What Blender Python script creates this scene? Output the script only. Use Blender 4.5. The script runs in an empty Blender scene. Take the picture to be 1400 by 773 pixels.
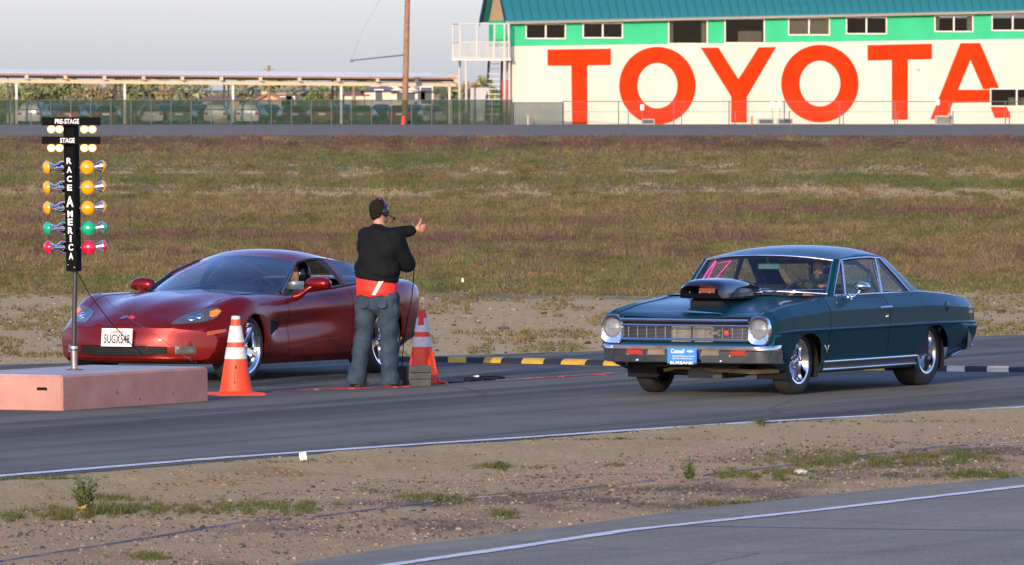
import bpy, bmesh, math, random
import numpy as np
from mathutils import Vector, Matrix
from mathutils.bvhtree import BVHTree

random.seed(7); np.random.seed(7)
SC = bpy.context.scene
COL = SC.collection
R = math.radians

# ------------------------------------------------------------------ camera
F = 11760.0          # focal length in photo pixels (1400 wide)
HZ = 116.0           # horizon row in the photo
CH = 2.816           # camera height, m
PITCH = math.atan((386.5 - HZ) / F)
cam = bpy.data.cameras.new('camera')
cam.sensor_width = 36.0
cam.lens = F / 1400.0 * 36.0
cam.clip_start = 0.5
cam.clip_end = 12000
cam_o = bpy.data.objects.new('camera', cam)
cam_o.location = (0, 0, CH)
cam_o.rotation_euler = (math.pi / 2 - PITCH, 0, 0)
COL.objects.link(cam_o)
SC.camera = cam_o
cam.dof.use_dof = True
cam.dof.focus_distance = 79.5
cam.dof.aperture_fstop = 20.0

# ------------------------------------------------------------------ daylight: low sun behind the camera, to its left
SUN_EL, SUN_AZ = R(15.0), R(17.0)
world = bpy.data.worlds.new('World'); SC.world = world; world.use_nodes = True
wn = world.node_tree; wn.nodes.clear()
sky = wn.nodes.new('ShaderNodeTexSky'); sky.sky_type = 'NISHITA'; sky.sun_disc = False
sky.sun_elevation = SUN_EL; sky.sun_rotation = math.pi + SUN_AZ
sky.altitude = 0; sky.air_density = 1.0; sky.dust_density = 1.05; sky.ozone_density = 4.0
bg = wn.nodes.new('ShaderNodeBackground'); bg.inputs['Strength'].default_value = 0.15
wo = wn.nodes.new('ShaderNodeOutputWorld')
tn = wn.nodes.new('ShaderNodeMix'); tn.data_type = 'RGBA'; tn.blend_type = 'MULTIPLY'; tn.inputs[0].default_value = 1.0; tn.inputs[7].default_value = (1.08, 0.965, 1.19, 1)   # the camera's white balance
wn.links.new(sky.outputs[0], tn.inputs[6]); wn.links.new(tn.outputs[2], bg.inputs[0]); wn.links.new(bg.outputs[0], wo.inputs[0])
sun = bpy.data.lights.new('sun', 'SUN'); sun.energy = 2.3; sun.angle = R(0.5); sun.color = (1.0, 0.80, 0.54)
sun_o = bpy.data.objects.new('sun', sun); COL.objects.link(sun_o)
tosun = Vector((-math.sin(SUN_AZ) * math.cos(SUN_EL), -math.cos(SUN_AZ) * math.cos(SUN_EL), math.sin(SUN_EL)))
sun_o.rotation_euler = tosun.to_track_quat('Z', 'Y').to_euler()
sun_o.location = (-30, -30, 30)
SC.view_settings.view_transform = 'Standard'
try: SC.view_settings.look = 'None'
except Exception: pass
SC.view_settings.exposure = 0.95
SC.view_settings.gamma = 1.0

# ------------------------------------------------------------------ where photo rows and columns lie in the place
CF = Vector((0, math.cos(PITCH), -math.sin(PITCH)))
CU = Vector((0, math.sin(PITCH), math.cos(PITCH)))
CR = Vector((1, 0, 0))
CP = Vector((0, 0, CH))
def ray(px, py): return (CF + CR * ((px - 700) / F) - CU * ((py - 386.5) / F)).normalized()
def G(px, py, z=0.0):
    d = ray(px, py); t = (z - CH) / d.z
    return CP + d * t
def P(px, py, Y):
    d = ray(px, py)
    return CP + d * (Y / d.y)

# ------------------------------------------------------------------ object helpers
def link(name, me, parent=None, loc=None):
    o = bpy.data.objects.new(name, me); COL.objects.link(o)
    if parent is not None: o.parent = parent
    if loc is not None: o.location = loc
    return o
def tag(o, label, cat, group=None):
    o['label'] = label; o['category'] = cat
    if group: o['group'] = group
    return o
def thing(name, label, cat, loc=(0, 0, 0), rz=0.0, group=None):
    o = link(name, None); o.empty_display_size = 0.2
    o.location = loc; o.rotation_euler = (0, 0, rz)
    return tag(o, label, cat, group)
def structure(o): o['kind'] = 'structure'; return o
def stuff(o): o['kind'] = 'stuff'; return o
def children(o): return [c for c in bpy.data.objects if c.parent == o]
def copy_tree(o, parent=None, name=None, kids=None):
    if kids is None:
        kids = {}
        for c in bpy.data.objects:
            if c.parent: kids.setdefault(c.parent.name, []).append(c)
    c = o.copy(); COL.objects.link(c)
    if parent is not None: c.parent = parent
    for ch in kids.get(o.name, []): copy_tree(ch, c, None, kids)
    return c

class MB:
    """collects faces, then links them as one mesh object"""
    def __init__(self): self.v = []; self.f = []; self.mi = []; self.m = 0
    def add(self, vs, fs):
        b = len(self.v); self.v += [tuple(p) for p in vs]
        for f in fs: self.f.append(tuple(i + b for i in f)); self.mi.append(self.m)
        return self
    def box(self, a, b, mtx=None):
        x0, y0, z0 = a; x1, y1, z1 = b
        vs = [(x0,y0,z0),(x1,y0,z0),(x1,y1,z0),(x0,y1,z0),(x0,y0,z1),(x1,y0,z1),(x1,y1,z1),(x0,y1,z1)]
        if mtx is not None: vs = [mtx @ Vector(p) for p in vs]
        return self.add(vs, [(3,2,1,0),(4,5,6,7),(0,1,5,4),(1,2,6,5),(2,3,7,6),(3,0,4,7)])
    def bbox(self, a, b, e, mtx=None):
        """box with bevelled vertical and top edges"""
        x0, y0, z0 = a; x1, y1, z1 = b
        rings = []
        for z, i in ((z0, 0), (z1 - e, 0), (z1, e)):
            X0, X1, Y0, Y1 = x0 + i, x1 - i, y0 + i, y1 - i
            rings.append([(X0+e,Y0,z),(X1-e,Y0,z),(X1,Y0+e,z),(X1,Y1-e,z),(X1-e,Y1,z),(X0+e,Y1,z),(X0,Y1-e,z),(X0,Y0+e,z)])
        vs = [p for r in rings for p in r]
        if mtx is not None: vs = [mtx @ Vector(p) for p in vs]
        fs = [tuple(range(7, -1, -1)), tuple(range(16, 24))]
        for k in range(2):
            for i in range(8): j = (i + 1) % 8; fs.append((k*8+i, k*8+j, k*8+8+j, k*8+8+i))
        return self.add(vs, fs)
    def tube(self, pts, r, n=8, caps=True, flat=1.0):
        pts = [Vector(p) for p in pts]; m = len(pts)
        rs = r if isinstance(r, (list, tuple)) else [r] * m
        vs = []; up = None
        for i, p in enumerate(pts):
            t = (pts[min(i+1, m-1)] - pts[max(i-1, 0)])
            if t.length < 1e-9: t = Vector((0, 0, 1))
            t.normalize()
            if up is None: up = Vector((0,0,1)) if abs(t.z) < 0.9 else Vector((1,0,0))
            s = t.cross(up)
            if s.length < 1e-6: s = t.cross(Vector((0.3, 1, 0.2)))
            s.normalize(); u = s.cross(t).normalized(); up = u
            for k in range(n):
                a = 2 * math.pi * k / n
                vs.append(p + s * (math.cos(a) * rs[i]) + u * (math.sin(a) * rs[i] * flat))
        fs = []
        for i in range(m - 1):
            for k in range(n):
                l = (k + 1) % n; fs.append((i*n+k, i*n+l, i*n+n+l, i*n+n+k))
        if caps: fs.append(tuple(range(n-1, -1, -1))); fs.append(tuple((m-1)*n + k for k in range(n)))
        return self.add(vs, fs)
    def lathe(self, prof, n=24, mtx=None, closed=False, caps=True):
        """prof: (r, z) pairs, revolved about local z"""
        vs = []; m = len(prof)
        for (r, z) in prof:
            for k in range(n):
                a = 2 * math.pi * k / n; vs.append(Vector((r * math.cos(a), r * math.sin(a), z)))
        if mtx is not None: vs = [mtx @ p for p in vs]
        fs = []
        for i in range(m - 1 + (1 if closed else 0)):
            i2 = (i + 1) % m
            for k in range(n):
                l = (k + 1) % n; fs.append((i*n+k, i*n+l, i2*n+l, i2*n+k))
        if not closed and caps:
            if prof[0][0] > 1e-6: fs.append(tuple(range(n-1, -1, -1)))
            if prof[-1][0] > 1e-6: fs.append(tuple((m-1)*n + k for k in range(n)))
        return self.add(vs, fs)
    def grid(self, rows, skip=None):
        n = len(rows); m = len(rows[0]); fs = []
        for i in range(n - 1):
            for j in range(m - 1):
                if skip and skip(i, j): continue
                fs.append((i*m+j, i*m+j+1, (i+1)*m+j+1, (i+1)*m+j))
        return self.add([p for r in rows for p in r], fs)
    def prism(self, poly, a, b, fn):
        """polygon (u,v) pairs extruded from depth a to depth b; fn(u,v,d) -> point"""
        n = len(poly)
        vs = [fn(u, v, a) for u, v in poly] + [fn(u, v, b) for u, v in poly]
        fs = [tuple(range(n)), tuple(range(2*n-1, n-1, -1))]
        for i in range(n): j = (i + 1) % n; fs.append((i, i + n, j + n, j))
        return self.add(vs, fs)
    def mesh(self, name, mats, smooth=None):
        me = bpy.data.meshes.new(name); me.from_pydata(self.v, [], self.f)
        mats = mats if isinstance(mats, (list, tuple)) else [mats]
        for m in mats: me.materials.append(m)
        if len(mats) > 1: me.polygons.foreach_set('material_index', self.mi)
        bm = bmesh.new(); bm.from_mesh(me)
        bmesh.ops.remove_doubles(bm, verts=bm.verts, dist=1e-5)
        bmesh.ops.recalc_face_normals(bm, faces=bm.faces); bm.to_mesh(me); bm.free()
        if smooth is not None:
            me.polygons.foreach_set('use_smooth', [True] * len(me.polygons))
            me.set_sharp_from_angle(angle=R(smooth))
        me.update(); return me
    def build(self, name, mats, parent=None, smooth=None, loc=None):
        return link(name, self.mesh(name, mats, smooth), parent, loc)

def coons(c0, c1, d0, d1, n, m):
    """c0,c1: opposite edges (u), d0,d1: joining edges (v); polylines. returns rows"""
    def ev(c, t):
        t *= len(c) - 1; i = min(int(t), len(c) - 2); f = t - i
        if len(c) > 2:   # catmull-rom
            p0 = Vector(c[max(i-1, 0)]); p1 = Vector(c[i]); p2 = Vector(c[i+1]); p3 = Vector(c[min(i+2, len(c)-1)])
            if i == 0: p0 = p1 * 2 - p2
            if i == len(c) - 2: p3 = p2 * 2 - p1
            return 0.5 * ((2*p1) + (p2-p0)*f + (2*p0-5*p1+4*p2-p3)*f*f + (3*p1-p0-3*p2+p3)*f*f*f)
        return Vector(c[i]).lerp(Vector(c[i+1]), f)
    rows = []
    for j in range(m + 1):
        v = j / m; row = []
        for i in range(n + 1):
            u = i / n
            p = ev(c0, u) * (1-v) + ev(c1, u) * v + ev(d0, v) * (1-u) + ev(d1, v) * u
            p -= (Vector(c0[0]) * (1-u) + Vector(c0[-1]) * u) * (1-v) + (Vector(c1[0]) * (1-u) + Vector(c1[-1]) * u) * v
            row.append(p)
        rows.append(row)
    return rows
def pchip(xs, ys, x):
    """monotone cubic through key values"""
    n = len(xs)
    if x <= xs[0]: return ys[0]
    if x >= xs[-1]: return ys[-1]
    i = max(k for k in range(n - 1) if xs[k] <= x)
    h = [xs[k+1] - xs[k] for k in range(n-1)]; d = [(ys[k+1] - ys[k]) / h[k] for k in range(n-1)]
    def sl(k):
        if k == 0: return d[0]
        if k == n - 1: return d[-1]
        if d[k-1] * d[k] <= 0: return 0.0
        w1 = 2*h[k] + h[k-1]; w2 = h[k] + 2*h[k-1]
        return (w1 + w2) / (w1 / d[k-1] + w2 / d[k])
    t = (x - xs[i]) / h[i]; m0 = sl(i) * h[i]; m1 = sl(i+1) * h[i]
    return (2*t**3-3*t**2+1)*ys[i] + (t**3-2*t**2+t)*m0 + (-2*t**3+3*t**2)*ys[i+1] + (t**3-t**2)*m1
def sstep(a, b, x):
    t = min(max((x - a) / (b - a), 0), 1); return t*t*(3-2*t)

# ------------------------------------------------------------------ materials
def nd(nt, t, **kw):
    n = nt.nodes.new(t)
    for k, v in kw.items(): setattr(n, k, v)
    return n
def mat(name, col, rough=0.6, metal=0.0, coat=0.0, var=0.12, scale=6.0, bump=0.0, bscale=60.0, spec=0.5, emit=None, estr=0.0, rvar=0.0, detail=4):
    m = bpy.data.materials.new(name); m.use_nodes = True; nt = m.node_tree; b = nt.nodes['Principled BSDF']
    b.inputs['Roughness'].default_value = rough; b.inputs['Metallic'].default_value = metal
    b.inputs['Coat Weight'].default_value = coat; b.inputs['Coat Roughness'].default_value = 0.03
    b.inputs['Specular IOR Level'].default_value = spec
    tc = nd(nt, 'ShaderNodeTexCoord'); nz = nd(nt, 'ShaderNodeTexNoise')
    nz.inputs['Scale'].default_value = scale; nz.inputs['Detail'].default_value = detail
    nt.links.new(tc.outputs['Object'], nz.inputs['Vector'])
    mx = nd(nt, 'ShaderNodeMix', data_type='RGBA')
    mx.inputs[6].default_value = (*[c * (1 - var) for c in col], 1); mx.inputs[7].default_value = (*[min(c * (1 + var), 1) for c in col], 1)
    mr = nd(nt, 'ShaderNodeMapRange'); mr.inputs[1].default_value = 0.3; mr.inputs[2].default_value = 0.7
    nt.links.new(nz.outputs[0], mr.inputs[0]); nt.links.new(mr.outputs[0], mx.inputs[0])
    nt.links.new(mx.outputs[2], b.inputs['Base Color'])
    if rvar:
        rr = nd(nt, 'ShaderNodeMapRange'); rr.inputs[1].default_value = 0.3; rr.inputs[2].default_value = 0.7
        rr.inputs[3].default_value = max(rough - rvar, 0.01); rr.inputs[4].default_value = rough + rvar
        nt.links.new(nz.outputs[0], rr.inputs[0]); nt.links.new(rr.outputs[0], b.inputs['Roughness'])
    if bump:
        n2 = nd(nt, 'ShaderNodeTexNoise'); n2.inputs['Scale'].default_value = bscale; n2.inputs['Detail'].default_value = 5
        nt.links.new(tc.outputs['Object'], n2.inputs['Vector'])
        bp = nd(nt, 'ShaderNodeBump'); bp.inputs['Strength'].default_value = 1.0; bp.inputs['Distance'].default_value = bump
        nt.links.new(n2.outputs[0], bp.inputs['Height']); nt.links.new(bp.outputs[0], b.inputs['Normal'])
    if emit:
        b.inputs['Emission Color'].default_value = (*emit, 1); b.inputs['Emission Strength'].default_value = estr
    return m
def glassmat(name, tint, ior=1.5, rough=0.01, body=0.0, bodycol=(0.02, 0.03, 0.03)):
    """thin pane: sees through by its tint, mirrors by its angle, a little body of its own"""
    m = bpy.data.materials.new(name); m.use_nodes = True; nt = m.node_tree; nt.nodes.clear()
    out = nd(nt, 'ShaderNodeOutputMaterial'); tr = nd(nt, 'ShaderNodeBsdfTransparent'); gl = nd(nt, 'ShaderNodeBsdfGlossy')
    tr.inputs[0].default_value = (*tint, 1); gl.inputs['Roughness'].default_value = rough
    lw = nd(nt, 'ShaderNodeLayerWeight'); lw.inputs['Blend'].default_value = 0.5; pw = nd(nt, 'ShaderNodeMath', operation='POWER'); pw.inputs[1].default_value = 5.0
    f0 = ((ior - 1) / (ior + 1)) ** 2 * 2; fr = nd(nt, 'ShaderNodeMath', operation='MULTIPLY_ADD'); fr.inputs[1].default_value = 1 - f0; fr.inputs[2].default_value = f0
    nt.links.new(lw.outputs['Facing'], pw.inputs[0]); nt.links.new(pw.outputs[0], fr.inputs[0])
    mx = nd(nt, 'ShaderNodeMixShader')
    df = nd(nt, 'ShaderNodeBsdfDiffuse'); df.inputs[0].default_value = (*bodycol, 1)
    nz = nd(nt, 'ShaderNodeTexNoise'); nz.inputs['Scale'].default_value = 3.0
    ad = nd(nt, 'ShaderNodeMath', operation='MULTIPLY'); ad.inputs[1].default_value = 2 * body
    nt.links.new(nz.outputs[0], ad.inputs[0])
    m2 = nd(nt, 'ShaderNodeMixShader'); nt.links.new(ad.outputs[0], m2.inputs[0])
    nt.links.new(tr.outputs[0], m2.inputs[1]); nt.links.new(df.outputs[0], m2.inputs[2])
    nt.links.new(fr.outputs[0], mx.inputs[0]); nt.links.new(m2.outputs[0], mx.inputs[1]); nt.links.new(gl.outputs[0], mx.inputs[2])
    nt.links.new(mx.outputs[0], out.inputs[0]); return m
def screenmat(name, col, cover, cell=0.02):
    """woven cloth or wire mesh too fine to tell apart: a share of it is open"""
    m = bpy.data.materials.new(name); m.use_nodes = True; nt = m.node_tree; nt.nodes.clear()
    out = nd(nt, 'ShaderNodeOutputMaterial'); tr = nd(nt, 'ShaderNodeBsdfTransparent'); df = nd(nt, 'ShaderNodeBsdfDiffuse')
    tc = nd(nt, 'ShaderNodeTexCoord'); nz = nd(nt, 'ShaderNodeTexNoise'); nz.inputs['Scale'].default_value = 0.7; nz.inputs['Detail'].default_value = 3
    nt.links.new(tc.outputs['Object'], nz.inputs['Vector'])
    rp = nd(nt, 'ShaderNodeMapRange'); rp.inputs[1].default_value = 0.3; rp.inputs[2].default_value = 0.7
    rp.inputs[3].default_value = cover * 0.85; rp.inputs[4].default_value = min(cover * 1.12, 1)
    nt.links.new(nz.outputs[0], rp.inputs[0]); df.inputs[0].default_value = (*col, 1)
    mx = nd(nt, 'ShaderNodeMixShader'); nt.links.new(rp.outputs[0], mx.inputs[0])
    nt.links.new(tr.outputs[0], mx.inputs[1]); nt.links.new(df.outputs[0], mx.inputs[2]); nt.links.new(mx.outputs[0], out.inputs[0])
    return m
def attrmat(name, rough=0.8, trans=0.25, gain=1.0):
    """leaf colour stored per tuft"""
    m = bpy.data.materials.new(name); m.use_nodes = True; nt = m.node_tree; nt.nodes.clear()
    out = nd(nt, 'ShaderNodeOutputMaterial'); at = nd(nt, 'ShaderNodeAttribute', attribute_name='tint')
    df = nd(nt, 'ShaderNodeBsdfDiffuse'); tl = nd(nt, 'ShaderNodeBsdfTranslucent'); mx = nd(nt, 'ShaderNodeMixShader'); mx.inputs[0].default_value = trans
    nt.links.new(at.outputs['Color'], df.inputs[0]); nt.links.new(at.outputs['Color'], tl.inputs[0])
    nt.links.new(df.outputs[0], mx.inputs[1]); nt.links.new(tl.outputs[0], mx.inputs[2]); nt.links.new(mx.outputs[0], out.inputs[0])
    return m

def np_mesh(name, verts, tris, colors, material, smooth=False):
    """big triangle soup from numpy arrays with one colour per vertex"""
    me = bpy.data.meshes.new(name); n = len(verts); t = len(tris)
    me.vertices.add(n); me.vertices.foreach_set('co', verts.astype(np.float32).ravel())
    me.loops.add(t * 3); me.loops.foreach_set('vertex_index', tris.astype(np.int32).ravel())
    me.polygons.add(t); me.polygons.foreach_set('loop_start', np.arange(0, t*3, 3, dtype=np.int32))
    if smooth: me.polygons.foreach_set('use_smooth', np.ones(t, dtype=bool))
    if colors is not None:
        a = me.color_attributes.new('tint', 'FLOAT_COLOR', 'POINT')
        c = np.ones((n, 4), dtype=np.float32); c[:, :3] = colors; a.data.foreach_set('color', c.ravel())
    me.materials.append(material); me.update(calc_edges=True); me.validate(); return me
def vnoise(x, y, seed=0):
    x = np.asarray(x, float); y = np.asarray(y, float)
    xi = np.floor(x); yi = np.floor(y); fx = x - xi; fy = y - yi
    def h(a, b): v = np.sin(a * 127.1 + b * 311.7 + seed * 74.7) * 43758.5453; return v - np.floor(v)
    fx = fx*fx*(3-2*fx); fy = fy*fy*(3-2*fy)
    return (h(xi, yi)*(1-fx) + h(xi+1, yi)*fx)*(1-fy) + (h(xi, yi+1)*(1-fx) + h(xi+1, yi+1)*fx)*fy
def fbm(x, y, seed=0, o=4):
    s = 0; a = 0.5
    for k in range(o): s = s + a * vnoise(x * 2**k, y * 2**k, seed + k); a *= 0.5
    return s / (1 - 0.5**o)

def text(body, parent, name, material, fn, box, extrude=0.002, bold=0.0, shear=0.0, stretch=True):
    """lettering as flat mesh; fn(u, v, d) -> point; box = (u0, v0, u1, v1)"""
    cu = bpy.data.curves.new(name, 'FONT'); cu.body = body; cu.size = 1.0; cu.offset = bold; cu.shear = shear; cu.resolution_u = 3
    o = bpy.data.objects.new('tmp_text', cu); COL.objects.link(o)
    dg = bpy.context.evaluated_depsgraph_get(); me = bpy.data.meshes.new_from_object(o.evaluated_get(dg))
    bpy.data.objects.remove(o); bpy.data.curves.remove(cu)
    xs = [v.co.x for v in me.vertices]; ys = [v.co.y for v in me.vertices]
    x0, x1, y0, y1 = min(xs), max(xs), min(ys), max(ys); u0, v0, u1, v1 = box
    for v in me.vertices:
        v.co = fn(u0 + (v.co.x - x0) / (x1 - x0) * (u1 - u0), v0 + (v.co.y - y0) / (y1 - y0) * (v1 - v0), extrude)
    me.name = name; me.materials.clear(); me.materials.append(material)
    return link(name, me, parent)

def blob(prims, voxel=0.012, smooth=4, name='blob'):
    """one continuous skin grown over tapered capsules and ellipsoids"""
    mb = MB()
    for pr in prims:
        if pr[0] == 'c':
            _, a, b, r0, r1 = pr; a = Vector(a); b = Vector(b); t = (b - a); L = max(t.length, 1e-4); t.normalize()
            q = t.to_track_quat('Z', 'Y').to_matrix().to_4x4(); q.translation = a
            prof = [(0.0, -r0)] + [(r0*math.sin(x), -r0*math.cos(x)) for x in (0.5, 1.0)] + [(r0, 0), (r1, L)] + [(r1*math.cos(x), L + r1*math.sin(x)) for x in (0.55, 1.1)] + [(0.0, L + r1)]
            mb.lathe(prof, 12, q)
        else:
            _, c, rad, rot = pr
            q = Matrix.Translation(Vector(c)) @ rot @ Matrix.Diagonal((*rad, 1))
            mb.lathe([(math.sin(math.pi*k/10), -math.cos(math.pi*k/10)) for k in range(11)], 16, q)
    me = mb.mesh('tmp', [], None)
    o = link('tmp_blob', me)
    md = o.modifiers.new('r', 'REMESH'); md.mode = 'VOXEL'; md.voxel_size = voxel
    ms = o.modifiers.new('s', 'SMOOTH'); ms.iterations = smooth; ms.factor = 0.5
    dg = bpy.context.evaluated_depsgraph_get(); out = bpy.data.meshes.new_from_object(o.evaluated_get(dg)); out.name = name
    bpy.data.objects.remove(o); bpy.data.meshes.remove(me)
    out.polygons.foreach_set('use_smooth', [True] * len(out.polygons)); return out
I4 = Matrix.Identity(4)
def rz(a): return Matrix.Rotation(a, 4, 'Z')

M = {}
M['chrome'] = mat('chrome', (0.78, 0.78, 0.78), 0.07, 1.0, var=0.04, rvar=0.03)
M['alloy'] = mat('polished alloy', (0.68, 0.68, 0.67), 0.16, 1.0, var=0.05, rvar=0.05)
M['tyre'] = mat('tyre rubber', (0.018, 0.018, 0.019), 0.75, var=0.3, scale=20)
M['black'] = mat('matt black', (0.007, 0.007, 0.0075), 0.7, var=0.2, spec=0.2)
M['gloss_black'] = mat('gloss black', (0.010, 0.010, 0.012), 0.12, coat=0.6, var=0.1)
M['white'] = mat('white paint', (0.78, 0.77, 0.74), 0.5, var=0.05)
# ================================================================== GROUND
FH = F * CH
def groundmat():
    m = bpy.data.materials.new('field soil and grass'); m.use_nodes = True; nt = m.node_tree; b = nt.nodes['Principled BSDF']
    b.inputs['Roughness'].default_value = 0.95; b.inputs['Specular IOR Level'].default_value = 0.1
    tc = nd(nt, 'ShaderNodeTexCoord'); sp = nd(nt, 'ShaderNodeSeparateXYZ'); nt.links.new(tc.outputs['Object'], sp.inputs[0])
    dv = nd(nt, 'ShaderNodeMath', operation='DIVIDE'); dv.inputs[0].default_value = FH / 420.0; nt.links.new(sp.outputs['Y'], dv.inputs[1])
    mp = nd(nt, 'ShaderNodeMapping'); mp.inputs['Scale'].default_value = (0.10, 0.05, 1)
    nt.links.new(tc.outputs['Object'], mp.inputs[0])
    nz = nd(nt, 'ShaderNodeTexNoise'); nz.inputs['Scale'].default_value = 1.0; nz.inputs['Detail'].default_value = 7; nz.inputs['Roughness'].default_value = 0.65
    nt.links.new(mp.outputs[0], nz.inputs['Vector'])
    ns = nd(nt, 'ShaderNodeMath', operation='MULTIPLY_ADD'); ns.inputs[1].default_value = 0.34; ns.inputs[2].default_value = -0.17
    nt.links.new(nz.outputs[0], ns.inputs[0])
    t1 = nd(nt, 'ShaderNodeMath', operation='MULTIPLY_ADD'); nt.links.new(ns.outputs[0], t1.inputs[0]); nt.links.new(dv.outputs[0], t1.inputs[1]); nt.links.new(dv.outputs[0], t1.inputs[2])
    cr = nd(nt, 'ShaderNodeValToRGB'); nt.links.new(t1.outputs[0], cr.inputs[0])
    sand = (0.52, 0.375, 0.18); olive = (0.19, 0.155, 0.070); red = (0.16, 0.105, 0.065); green = (0.15, 0.15, 0.058); tan = (0.27, 0.20, 0.10)
    stops = [(168, tan), (172, (0.3, 0.22, 0.12)), (184, (0.3, 0.22, 0.12)), (188, red), (203, red), (209, olive), (217, green), (232, green), (236, sand), (243, tan),
             (249, green), (258, olive), (262, sand), (268, sand), (273, olive), (290, olive), (300, red), (318, olive), (345, tan), (375, olive), (394, green), (401, sand), (470, sand), (530, sand)]
    el = cr.color_ramp.elements
    while len(el) > 1: el.remove(el[0])
    el[0].position = (stops[0][0] - HZ) / 420; el[0].color = (*stops[0][1], 1)
    for py, c in stops[1:]:
        e = el.new((py - HZ) / 420); e.color = (*c, 1)
    n2 = nd(nt, 'ShaderNodeTexNoise'); n2.inputs['Scale'].default_value = 6.0; n2.inputs['Detail'].default_value = 6; n2.inputs['Roughness'].default_value = 0.7
    nt.links.new(tc.outputs['Object'], n2.inputs['Vector'])
    mr = nd(nt, 'ShaderNodeMapRange'); mr.inputs[1].default_value = 0.3; mr.inputs[2].default_value = 0.7; mr.inputs[3].default_value = 0.72; mr.inputs[4].default_value = 1.22
    nt.links.new(n2.outputs[0], mr.inputs[0])
    mu = nd(nt, 'ShaderNodeMix', data_type='RGBA', blend_type='MULTIPLY'); mu.inputs[0].default_value = 1
    nt.links.new(cr.outputs[0], mu.inputs[6]); nt.links.new(mr.outputs[0], mu.inputs[7]); nt.links.new(mu.outputs[2], b.inputs['Base Color'])
    bp = nd(nt, 'ShaderNodeBump'); bp.inputs['Distance'].default_value = 0.10; bp.inputs['Strength'].default_value = 0.8
    nt.links.new(n2.outputs[0], bp.inputs['Height']); nt.links.new(bp.outputs[0], b.inputs['Normal'])
    return m
mb = MB()
ys = [20, 60, 90, 150, 300, 560, 618, 640, 700, 800, 950, 1200, 2000, 4000, 9000]
def gz(y): return -0.004 - 3.2 * sstep(640, 900, y)
mb.grid([[(x, y, gz(y)) for x in (-3000, -400, -60, 60, 400, 3000)] for y in ys])
ground = structure(mb.build('ground', groundmat(), smooth=60))

def asphaltmat(name, col, streak_dir, streaks=0.35, bright=1.25, pale=None):
    m = bpy.data.materials.new(name); m.use_nodes = True; nt = m.node_tree; b = nt.nodes['Principled BSDF']
    b.inputs['Roughness'].default_value = 0.85; b.inputs['Specular IOR Level'].default_value = 0.25
    tc = nd(nt, 'ShaderNodeTexCoord')
    mp = nd(nt, 'ShaderNodeMapping'); mp.vector_type = 'POINT'; mp.inputs['Rotation'].default_value = (0, 0, streak_dir)
    nt.links.new(tc.outputs['Object'], mp.inputs[0])
    m2 = nd(nt, 'ShaderNodeMapping'); m2.inputs['Scale'].default_value = (2.2, 0.022, 1); nt.links.new(mp.outputs[0], m2.inputs[0])
    n1 = nd(nt, 'ShaderNodeTexNoise'); n1.inputs['Scale'].default_value = 1.0; n1.inputs['Detail'].default_value = 4; nt.links.new(m2.outputs[0], n1.inputs['Vector'])
    n2 = nd(nt, 'ShaderNodeTexNoise'); n2.inputs['Scale'].default_value = 0.5; n2.inputs['Detail'].default_value = 5; nt.links.new(tc.outputs['Object'], n2.inputs['Vector'])
    n3 = nd(nt, 'ShaderNodeTexNoise'); n3.inputs['Scale'].default_value = 70; n3.inputs['Detail'].default_value = 3; nt.links.new(tc.outputs['Object'], n3.inputs['Vector'])
    def rng(src, a, c, lo=0.35, hi=0.65):
        r = nd(nt, 'ShaderNodeMapRange'); r.inputs[1].default_value = lo; r.inputs[2].default_value = hi; r.inputs[3].default_value = a; r.inputs[4].default_value = c
        nt.links.new(src.outputs[0], r.inputs[0]); return r
    a = rng(n1, 1 - streaks, 1.08); c = rng(n2, 0.88, 1.12); d = rng(n3, 0.65, bright)
    p1 = nd(nt, 'ShaderNodeMath', operation='MULTIPLY'); nt.links.new(a.outputs[0], p1.inputs[0]); nt.links.new(c.outputs[0], p1.inputs[1])
    p3 = nd(nt, 'ShaderNodeMath', operation='MULTIPLY'); nt.links.new(p1.outputs[0], p3.inputs[0]); nt.links.new(d.outputs[0], p3.inputs[1])
    nw = nd(nt, 'ShaderNodeMix', data_type='VECTOR'); nw.inputs[0].default_value = 0.35; nt.links.new(tc.outputs['Object'], nw.inputs[4]); nt.links.new(n2.outputs['Color'], nw.inputs[5])
    vo = nd(nt, 'ShaderNodeTexVoronoi', feature='DISTANCE_TO_EDGE'); vo.inputs['Scale'].default_value = 0.42; nt.links.new(nw.outputs[1], vo.inputs['Vector'])
    ck = nd(nt, 'ShaderNodeMapRange'); ck.inputs[1].default_value = 0.0; ck.inputs[2].default_value = 0.012; ck.inputs[3].default_value = 0.62; ck.inputs[4].default_value = 1.0; nt.links.new(vo.outputs['Distance'], ck.inputs[0])
    p2 = nd(nt, 'ShaderNodeMath', operation='MULTIPLY'); nt.links.new(p3.outputs[0], p2.inputs[0]); nt.links.new(ck.outputs[0], p2.inputs[1])
    mu = nd(nt, 'ShaderNodeMix', data_type='RGBA', blend_type='MULTIPLY'); mu.inputs[0].default_value = 1; mu.inputs[6].default_value = (*col, 1)
    nt.links.new(p2.outputs[0], mu.inputs[7]); nt.links.new(mu.outputs[2], b.inputs['Base Color'])
    bp = nd(nt, 'ShaderNodeBump'); bp.inputs['Distance'].default_value = 0.004; nt.links.new(n3.outputs[0], bp.inputs['Height']); nt.links.new(bp.outputs[0], b.inputs['Normal'])
    return m
TRACK = R(26)          # heading of the strip, away and to the right
M['asphalt'] = asphaltmat('worn strip asphalt', (0.152, 0.138, 0.098), TRACK, 0.60)
M['asphalt_near'] = asphaltmat('grey lane asphalt', (0.235, 0.214, 0.148), TRACK, 0.18)
M['asphalt_far'] = asphaltmat('far asphalt', (0.20, 0.168, 0.108), R(90), 0.15)
M['line'] = mat('road paint', (0.62, 0.62, 0.60), 0.7, var=0.22, scale=9)

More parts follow.
